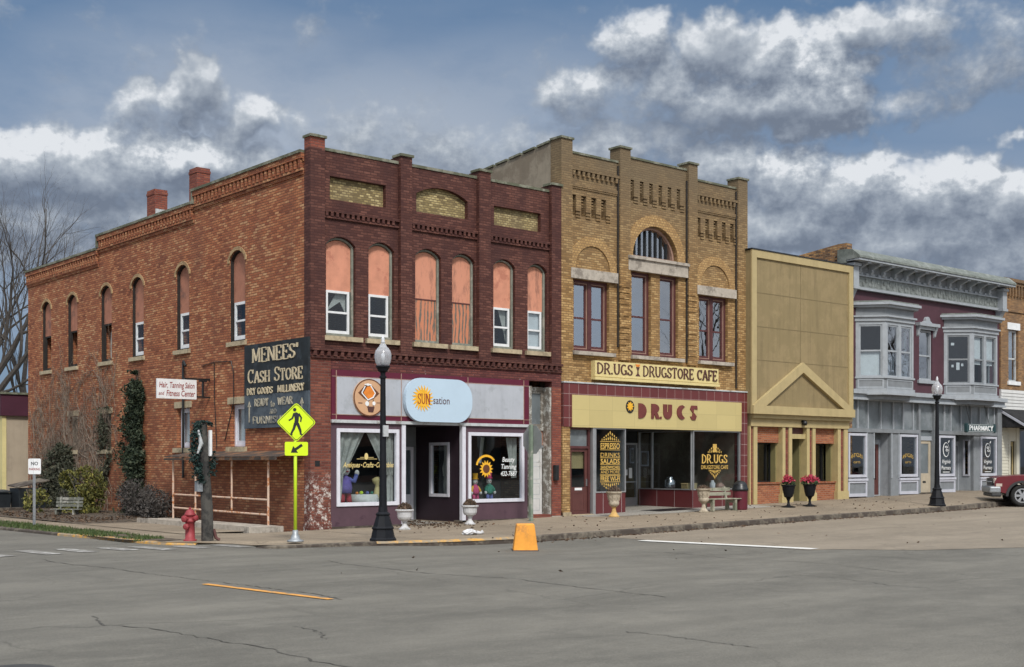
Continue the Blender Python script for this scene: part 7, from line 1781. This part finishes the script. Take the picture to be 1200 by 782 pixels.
m = MB(); m.lathe(1.80, .44, [(.42, .56), (.36, .80), (.34, .82), (0, .825)], 20); m.build('cloth', M['tw_white'], tbl, smooth=True)
for (x, c, r, cc) in ((1.55, 'orange', .04, 'orange'), (1.68, 'lime_pole', .05, 'green'), (1.86, 'tw_blue', .045, 'blue'), (2.0, 'tw_green', .04, 'teal')):
    tag(MB().ball((x, .36, .825 + r * .8), r, r, r * .9, 9, 6).build('bauble', M[c], smooth=True), 'small %s bauble on the white cloth in the left display window' % cc, 'bauble')
fl_ = MB(); fl_.lathe(2.22, .45, [(0, .56), (.10, .56), (.11, .75), (.07, .95), (.05, 1.05), (.12, 1.12), (.14, 1.2), (.05, 1.25), (0, 1.26)], 12)
tag(fl_.build('cream_figurine', M['cream_sign'], smooth=True), 'cream figurine beside the white clothed table in the left display window', 'figurine')
m = MB()
for i in range(160): m.leaf((4.98 + rnd.gauss(0, .10), .4 + rnd.gauss(0, .06), .98 + rnd.gauss(0, .16)), .08)
vb = tag(m.build('flower_bunch', M['dead_plant']), 'dark dried flower bunch behind the pink doll in the right display window', 'flowers')

# ================================================================== PLANTS BY THE SIDE WALL
def foliage(n, fn, size, tilt=1.0):
    m = MB()
    k = 0; tries = 0
    while k < n and tries < n * 6:
        tries += 1
        p = fn()
        if p is None: continue
        m.leaf(p, size * rnd.uniform(.7, 1.2), tilt); k += 1
    return m
def stems(paths, r0, r1, n=5):
    m = MB()
    for p in paths:
        m.tube(p, [r0 + (r1 - r0) * i / (len(p) - 1) for i in range(len(p))], n)
    return m
# tall dark ivy column
iv = thing('climbing_ivy', 'tall dark green ivy column climbing the middle of the side wall', 'ivy', (-.2, 9.9, 0))
def ivy_fn():
    z = rnd.uniform(.0, 4.35); t = z / 4.35
    c = 9.72 - .1 * math.sin(z * 2.1) + .10 * t
    w = (.74 + .60 * max(0, .35 - t) - .14 * math.sin(z * 1.7 + 1)) * (1 if t < .78 else max(.12, 1 - (t - .78) / .22 * .9))
    y = c + rnd.uniform(-1, 1) * w
    dens = noise.noise(Vector((y * 2.3, z * 2.0, 5)))
    if abs(y - c) > w * .62 and dens < .12: return None
    if dens < -.30: return None
    return (-.03 - abs(rnd.gauss(0, .13)) * (1 + .8 * dens) - .06 * (1 - t), y, z)
foliage(7600, ivy_fn, .115, .8).build('foliage', M['ivy'], iv)
stems([[(-.04, 9.5 + k * .18, 0), (-.03, 9.6 + k * .12 + rnd.uniform(-.1, .1), 1.4), (-.03, 9.7 + rnd.uniform(-.3, .3), 3.0), (-.03, 9.75 + rnd.uniform(-.2, .2), 4.4)] for k in range(5)], .03, .008).build('stem', M['bark'], iv)
# smaller ivy round the next window, flecked yellow
iv2 = thing('climbing_ivy', 'thinner ivy strand hanging over a lower side window left of the tall ivy', 'ivy', (-.2, 12.2, 0))
def ivy2():
    z = rnd.uniform(.9, 3.35); y = 12.15 + .12 * math.sin(z * 3) + rnd.gauss(0, .22)
    if noise.noise(Vector((y * 2, z * 1.8, 9))) < -.1: return None
    return (-.03 - abs(rnd.gauss(0, .09)), y, z)
foliage(1100, ivy2, .10).build('foliage', M['ivy_mix'], iv2)
stems([[(-.03, 12.3, 0), (-.03, 12.0, 1.5), (-.03, 12.2, 3.4)], [(-.03, 12.5, .2), (-.03, 12.4, 1.7), (-.03, 12.25, 3.0)]], .02, .008).build('stem', M['vine'], iv2)
# ivy mound at the left end
iv3 = thing('ivy_mound', 'broad dark ivy mound covering the foot of the wall at its far left end', 'ivy', (-.5, 15.8, 0))
def ivy3():
    y = rnd.gauss(15.6, 1.15); z = rnd.uniform(0, 2.35); top_ = 2.2 - .55 * ((y - 15.7) / 1.4) ** 2 + .35 * noise.noise(Vector((y * 1.5, 1, 1)))
    if z > top_: return None
    d = .75 * (1 - z / 2.6)
    if noise.noise(Vector((y * 2, z * 2, 17))) < -.3: return None
    return (-.05 - abs(rnd.gauss(0, .35)) * d - .12 * rnd.random(), y, z)
foliage(4600, ivy3, .12).build('foliage', M['ivy_mix'], iv3)
stems([[(-.1 - .2 * rnd.random(), 15 + k * .3, 0), (-.05, 14.9 + k * .34 + rnd.uniform(-.3, .3), 1.2), (-.03, 15 + k * .3 + rnd.uniform(-.5, .5), 2.4)] for k in range(6)], .025, .006).build('stem', M['vine'], iv3)
# yellow-green shrub
sh = thing('evergreen_shrub', 'yellow-green leafy shrub in the bed left of the tall ivy', 'shrub', (-1.0, 11.2, 0))
def blob_fn(c, r, cl, seed):
    def f():
        a = Vector((rnd.gauss(0, 1), rnd.gauss(0, 1), rnd.gauss(0, 1))).normalized() * (rnd.random() ** .45)
        p = Vector((c[0] + a.x * r[0], c[1] + a.y * r[1], c[2] + a.z * r[2]))
        if p.z < .05: return None
        if noise.noise(p * cl + Vector((seed, 0, 0))) < -.12: return None
        return p
    return f
m = foliage(1900, blob_fn((-1.0, 11.15, .78), (.55, .72, .78), 2.4, 3), .12)
q = foliage(500, blob_fn((-1.3, 11.9, 1.1), (.3, .35, .3), 2.4, 8), .11); m.add(q.v, q.f)
q = foliage(420, blob_fn((-1.35, 10.9, .2), (.6, .8, .25), 2.4, 13), .11); m.add(q.v, q.f)
m.build('foliage', M['shrub'], sh)
stems([[(-1, 11.2, 0), (-1 + rnd.uniform(-.4, .4), 11.2 + rnd.uniform(-.5, .5), .7), (-1 + rnd.uniform(-.5, .5), 11.2 + rnd.uniform(-.7, .7), 1.3)] for k in range(9)], .025, .007).build('stem', M['bark'], sh)
# grey dry bushes to the right of the ivy
for (y, z, r, lab, n) in ((8.2, .55, (.55, .85, .62), 'grey leafless bush at the foot of the tall ivy', 1700), (6.95, .42, (.5, .6, .5), 'lower grey dry bush by the left end of the rusty railing', 1100), (12.9, .4, (.45, .6, .42), 'small dry bush between the ivy mound and the yellow-green shrub', 500)):
    t = thing('dry_bush', lab, 'bush', (-.8, y, 0))
    foliage(n, blob_fn((-.75, y, z), r, 2.2, y), .10).build('foliage', M['drybush'] if y < 12 else M['ivy_mix'], t)
    P = []
    for k in range(70):
        a = rnd.uniform(0, 6.28); l = rnd.uniform(.7, 1.25)
        P.append([(-.75 + .1 * math.cos(a), y + .1 * math.sin(a), 0), (-.75 + r[0] * .5 * math.cos(a), y + r[1] * .5 * math.sin(a), z * l), (-.75 + r[0] * 1.0 * math.cos(a) * rnd.uniform(.6, 1.1), y + r[1] * math.sin(a) * rnd.uniform(.6, 1.1), z * 1.75 * l)])
    stems(P, .010, .003, 4).build('twigs', M['bark_far'], t)
sh2 = thing('small_shrub', 'low pale yellow shrub behind the small regulation sign', 'shrub', (-1.9, 13.0, 0))
foliage(420, blob_fn((-1.9, 13.0, .42), (.4, .6, .45), 2.6, 21), .12).build('foliage', M['shrub'], sh2)
stems([[(-1.9, 13, 0), (-1.9 + rnd.uniform(-.3, .3), 13 + rnd.uniform(-.5, .5), .8)] for k in range(7)], .015, .005).build('stem', M['vine'], sh2)
# dry vines spread over the wall
vn = MB()
def vine(y, z, ang, l, r, depth):
    pts = [(-.02 - rnd.uniform(0, .03), y, z)]; n = 7
    for i in range(n):
        ang += rnd.gauss(0, .34); y += math.cos(ang) * l / n; z += math.sin(ang) * l / n
        if not (11.2 < y < 19.0) or z < 0 or z > 7.6: break
        pts.append((-.02 - rnd.uniform(0, .04), y, z))
        if depth and rnd.random() < .62: vine(y, z, ang + rnd.choice((-1, 1)) * rnd.uniform(.4, 1.1), l * rnd.uniform(.4, .7), r * .65, depth - 1)
    if len(pts) > 1: vn.tube(pts, [r * (1 - .6 * i / len(pts)) for i in range(len(pts))], 4, cap=False)
for y in (12.0, 12.9, 13.4, 13.9, 14.4, 15.1, 15.7, 16.3, 17.0, 17.6, 18.2, 18.7):
    vine(y + rnd.uniform(-.3, .3), .1, math.pi / 2 + rnd.gauss(0, .3), rnd.uniform(2.2, 4.6), .020, 3)
    vine(y + rnd.uniform(-.4, .4), rnd.uniform(.1, 2.2), math.pi / 2 + rnd.gauss(0, .7), rnd.uniform(1.5, 3.2), .013, 3)
tag(vn.build('dry_vines', M['vine']), 'tangle of pale leafless vines over the left half of the side wall', 'vines')
m = MB(); m.tube([(-.04, 13.4, 1.3), (-.25, 13.5, 2.1), (-.12, 13.7, 1.75), (-.3, 13.3, 1.35), (-.1, 13.0, 1.7)], .025, 6)
# ================================================================== BARE TREES
def bare_tree(name, label, loc, h, spread, seed, mat, levels=6, r0=.22, lean=(0, 0), group=None, first=.22, fork=3):
    rg = random.Random(seed)
    t = thing(name, label, 'tree', loc, group)
    trunk = MB(); crown = MB(); x0, y0, z0 = loc
    def grow(p, d, l, r, lev):
        n = 4 if lev > 2 else 3
        pts = [p]; rad = [r]
        q = Vector(p); dd = Vector(d)
        for i in range(n):
            dd = (dd + Vector((rg.gauss(0, .10), rg.gauss(0, .10), rg.gauss(0, .06) + .05))).normalized()
            q = q + dd * (l / n); pts.append(q.copy()); rad.append(r * (1 - .42 * (i + 1) / n))
        (trunk if lev >= levels - 1 else crown).tube(pts, rad, 7 if lev > 3 else (5 if lev > 1 else 3), cap=False)
        if lev == 0: return
        k = fork if lev > 1 else 3
        for i in range(k):
            a = rg.uniform(0, 6.28); tilt = rg.uniform(.28, .70) * spread if i else rg.uniform(.05, .28)
            o = dd.orthogonal().normalized(); o.rotate(Matrix.Rotation(a, 3, dd)) if False else None
            ax = Matrix.Rotation(a, 3, dd) @ dd.orthogonal().normalized()
            nd = (dd * math.cos(tilt) + ax * math.sin(tilt)).normalized()
            at = pts[-1] if i == 0 else pts[rg.randint(max(1, n - 2), n)]
            grow(at, nd, l * rg.uniform(.66, .86), rad[-1] * (.95 if i == 0 else rg.uniform(.6, .8)), lev - 1)
    grow(Vector((x0, y0, z0)), Vector((lean[0], lean[1], 1)).normalized(), h * first, r0, levels)
    trunk.build('trunk', mat, t); crown.build('crown', mat, t)
    return t
bare_tree('bare_tree', 'large leafless tree rising behind the tan building at the left edge', (5.2, 43, 0), 22.5, 1.1, 4, M['bark'], levels=7, r0=.62, lean=(.06, 0), first=.23)
bare_tree('bare_tree', 'leafless tree whose top twig shows above the stepped roofline', (9.2, 46, 0), 16.5, .28, 11, M['bark'], levels=3, r0=.26, first=.36, lean=(.16, 0))
bare_tree('bare_tree', 'small hazy leafless tree low behind the tan building roof', (3.2, 52, 0), 9.5, 1.2, 23, M['bark_far'], levels=6, r0=.2, first=.25)
bare_tree('bare_tree', 'leafless tree across the street, mirrored in the upper drugstore windows', (45, -27, 0), 17, 1.1, 31, M['bark'], levels=6, r0=.45, first=.24)
bare_tree('bare_tree', 'leafless tree across the street, mirrored in the plum bay windows', (67, -27, 0), 17, 1.1, 37, M['bark'], levels=6, r0=.45, first=.24)
# ---- bins by the alley
for (x, y, w, d, h, lab, mt) in ((-1.95, 16.9, 1.0, .9, .62, 'black plastic bin with flat lid at the far left kerb walk', 'bin'), (-1.0, 16.2, .95, .9, .78, 'dark bin with tilted pale lid next to the ivy mound', 'bin')):
    t = thing('waste_bin', lab, 'bin', (x, y, 0))
    m = MB(); m.add([(x - w / 2 + .05, y - d / 2 + .05, .0), (x + w / 2 - .05, y - d / 2 + .05, .0), (x + w / 2 - .05, y + d / 2 - .05, .0), (x - w / 2 + .05, y + d / 2 - .05, .0), (x - w / 2, y - d / 2, h), (x + w / 2, y - d / 2, h), (x + w / 2, y + d / 2, h), (x - w / 2, y + d / 2, h)], [(0, 3, 2, 1), (4, 5, 6, 7), (0, 1, 5, 4), (1, 2, 6, 5), (2, 3, 7, 6), (3, 0, 4, 7)])
    m.build('body', M[mt], t, bevel=.02)
    m = MB(); tl = .0 if 'flat' in lab else .22
    m.add([(x - w / 2 - .04, y - d / 2 - .05, h + .01), (x + w / 2 + .04, y - d / 2 - .05, h + .01 + tl), (x + w / 2 + .04, y + d / 2 + .04, h + .06 + tl), (x - w / 2 - .04, y + d / 2 + .04, h + .06), (x - w / 2 - .04, y - d / 2 - .05, h + .05), (x + w / 2 + .04, y - d / 2 - .05, h + .05 + tl), (x + w / 2 + .04, y + d / 2 + .04, h + .10 + tl), (x - w / 2 - .04, y + d / 2 + .04, h + .10)], [(0, 3, 2, 1), (4, 5, 6, 7), (0, 1, 5, 4), (1, 2, 6, 5), (2, 3, 7, 6), (3, 0, 4, 7)])
    m.build('lid', M['kerb' if tl else 'bin'], t)
m = MB(); m.box(-2.7, 14.9, 0, -1.6, 15.2, .18)
tag(m.build('concrete_block', M['kerb']), 'low concrete block in front of the bins at the far left', 'block')

# ================================================================== PICKUP TRUCK (nose-in at the right edge)
tk = thing('pickup_truck', 'dark red pickup truck with grey bumper parked nose to the kerb at the right edge', 'truck', (0, 0, 0))
TF = Frame(0, 0, 1, 0, 0, 1)     # u = along the truck (+ = nose), d = across
def wheel_arch(cx, r, n=10): return [(cx + r * math.cos(math.pi * k / n), .38 + r * math.sin(math.pi * k / n)) for k in range(n + 1)]
fa, ra = 1.72, -1.72
prof = [(-2.70, .55), (-2.70, 1.12), (-.95, 1.16), (-.95, 1.14), (.98, 1.14), (2.30, 1.06), (2.55, 1.00), (2.62, .86), (2.62, .55)] + [(2.25, .45)] + wheel_arch(fa, .47) + [(1.2, .42), (-1.2, .42)] + wheel_arch(ra, .47) + [(-2.25, .45)]
m = MB(); m.prism(TF, prof, -.95, .95); m.build('body', M['truck_red'], tk, bevel=.05)
m = MB(); m.v = []; 
A = [(.98, 1.13, .90), (.30, 1.78, .74), (-.80, 1.80, .74), (-.98, 1.13, .90)]
V = []
for s_ in (-1, 1):
    for (u, z, w) in A: V.append((u, s_ * w, z))
m.add(V, [(0, 1, 2, 3), (4, 5, 6, 7), (0, 1, 5, 4), (1, 2, 6, 5), (2, 3, 7, 6), (3, 0, 4, 7)]); m.build('cab', M['truck_red'], tk, bevel=.04)
m = MB(); m.add([(.93, -.80, 1.19), (.93, .80, 1.19), (.36, .68, 1.735), (.36, -.68, 1.735)], [(0, 1, 2, 3)]); m.v = [(x + .015, y, z + .015) for x, y, z in m.v]; m.build('windscreen', M['can_lid'], tk)
for s_ in (-1, 1):
    m = MB(); m.add([(.72, s_ * .885, 1.20), (-.85, s_ * .89, 1.20), (-.72, s_ * .762, 1.72), (.28, s_ * .762, 1.72)], [(0, 1, 2, 3)]); m.build('side_window', M['can_lid'], tk)
    m = MB(); m.box(.62, s_ * .96, 1.15, .80, s_ * 1.14, 1.32); m.build('mirror', M['plastic_dk'], tk, bevel=.03)
    m = MB(); m.box(2.40, s_ * .62, .80, 2.64, s_ * .93, .985); m.build('headlight', M['headlight'], tk, bevel=.03)
    m = MB(); m.box(2.38, s_ * .93, .70, 2.58, s_ * .955, .80); m.build('turn_signal', M['headlight'], tk)
    dr_ = MB().box(-.80, s_ * .951, .52, .88, s_ * .962, 1.12).build('door', M['truck_red'], tk); MB().box(-.66, s_ * .962, .98, -.48, s_ * .985, 1.02).build('handle', M['plastic_dk'], dr_)
    for cx in (fa, ra):
        m = MB(); n = 12
        o_ = [(cx + .545 * math.cos(math.pi * k / n), .36 + .545 * math.sin(math.pi * k / n)) for k in range(n + 1)]; i_ = [(cx + .462 * math.cos(math.pi * k / n), .36 + .462 * math.sin(math.pi * k / n)) for k in range(n, -1, -1)]
        m.prism(TF, o_ + i_, s_ * .945, s_ * .985); m.build('arch_trim', M['plastic_dk'], tk)
        w = MB(); y0, y1 = s_ * .70, s_ * .94
        for r_, yy in ((.25, y0), (.35, y0), (.385, y0 + s_ * .04), (.385, y1 - s_ * .04), (.35, y1), (.26, y1), (.24, y1 - s_ * .04)):
            for k in range(24): w.v.append((cx + r_ * math.cos(2 * math.pi * k / 24), yy, .385 + r_ * math.sin(2 * math.pi * k / 24)))
        for q in range(6):
            for k in range(24): w.f.append((q * 24 + k, q * 24 + (k + 1) % 24, (q + 1) * 24 + (k + 1) % 24, (q + 1) * 24 + k))
        wo = w.build('wheel', M['tyre'], tk, smooth=True)
        m = MB(); WF = Frame(cx, 0, 1, 0, 0, 1)
        yc = y1 - s_ * .03
        ring(m, WF, arcp(0, .385, .25, .25, 0, 350, 24), arcp(0, .385, .21, .21, 0, 350, 24), yc - s_ * .02, yc + s_ * .012)
        m.prism(WF, arcp(0, .385, .075, .075, 0, 340, 12), yc - s_ * .02, yc + s_ * .016)
        for k in range(6):
            a = k * math.pi / 3; c, q = math.cos(a), math.sin(a)
            m.prism(WF, [(c * .07 - q * .032, .385 + q * .07 + c * .032), (c * .215 - q * .045, .385 + q * .215 + c * .045), (c * .215 + q * .045, .385 + q * .215 - c * .045), (c * .07 + q * .032, .385 + q * .07 - c * .032)], yc - s_ * .015, yc + s_ * .008 + k * .0002)
        m.build('rim', M['chrome'], wo)
        MB().prism(WF, arcp(0, .385, .245, .245, 0, 350, 24), yc - s_ * .10, yc - s_ * .06).build('brake_disc', M['plastic_dk'], wo)
m = MB(); m.box(2.42, -.99, .47, 2.80, .99, .70); m.build('bumper', M['galv'], tk, bevel=.05)
m = MB(); m.box(2.40, -.97, .34, 2.74, .97, .468); m.build('bumper_valance', M['plastic_dk'], tk, bevel=.04)
m = MB(); m.box(2.56, -.60, .74, 2.66, .60, .98); m.build('grille', M['plastic_dk'], tk, bevel=.02)
m = MB(); m.box(2.655, -.60, .845, 2.675, .60, .875); m.build('grille_bar', M['chrome'], tk)
m = MB(); m.box(-2.60, -.86, 1.10, -1.0, .86, 1.19); m.build('bed_cover', M['plastic_dk'], tk)
m = MB(); m.box(-2.85, -.95, .5, -2.68, .95, .7); m.build('rear_bumper', M['chrome'], tk, bevel=.03)
ha = R(127); wx, wy = 25.82, -4.24
lx, ly = fa, .83
tk.location = (wx - (lx * math.cos(ha) - ly * math.sin(ha)), wy - (lx * math.sin(ha) + ly * math.cos(ha)), sz(26) + .008)
tk.rotation_euler.z = ha

# ================================================================== BLOCK ACROSS THE STREET (what the shop glass mirrors)
for k, (x0, x1, h, lab) in enumerate(((14, 27, 8.5, 'two-storey dark brick building across the street, nearest the corner'), (27, 40, 7.2, 'lower dark brick building across the street, second in its row'), (40, 56, 9.2, 'tallest dark brick building across the street, third in its row'), (56, 84, 7.6, 'long dark brick building across the street, last in its row'))):
    t = thing('opposite_building', lab, 'building', ((x0 + x1) / 2, -60, 0))
    OB = Frame(0, -54, 1, 0, 0, -1)
    nwin = int((x1 - x0) / 2.4)
    hs_ = [rect(x0 + 1 + i * 2.4, x0 + 2.0 + i * 2.4, 4.2, 6.2) for i in range(nwin)] + [rect(x0 + .8, (x0 + x1) / 2 - .8, .6, 2.9), rect((x0 + x1) / 2 + .8, x1 - .8, .6, 2.9)]
    MB().prism(OB, rect(x0, x1, -.2, h), 0, .4, holes=hs_).build('front_wall', M['brick_opposite'], t)
    MB().fbox(OB, x0, x1, -.2, h - .3, .41, 14).build('rear_walls', M['brick_opposite'], t)
    MB().fbox(OB, x0 - .01, x1 + .01, h, h + .15, -.2, .5).build('cornice', M['coping'], t)
    for hole in hs_: MB().fbox(OB, hole[0][0] + .02, hole[1][0] - .02, hole[0][1] + .02, hole[2][1] - .02, .2, .24).build('window', M['can_lid'], t)
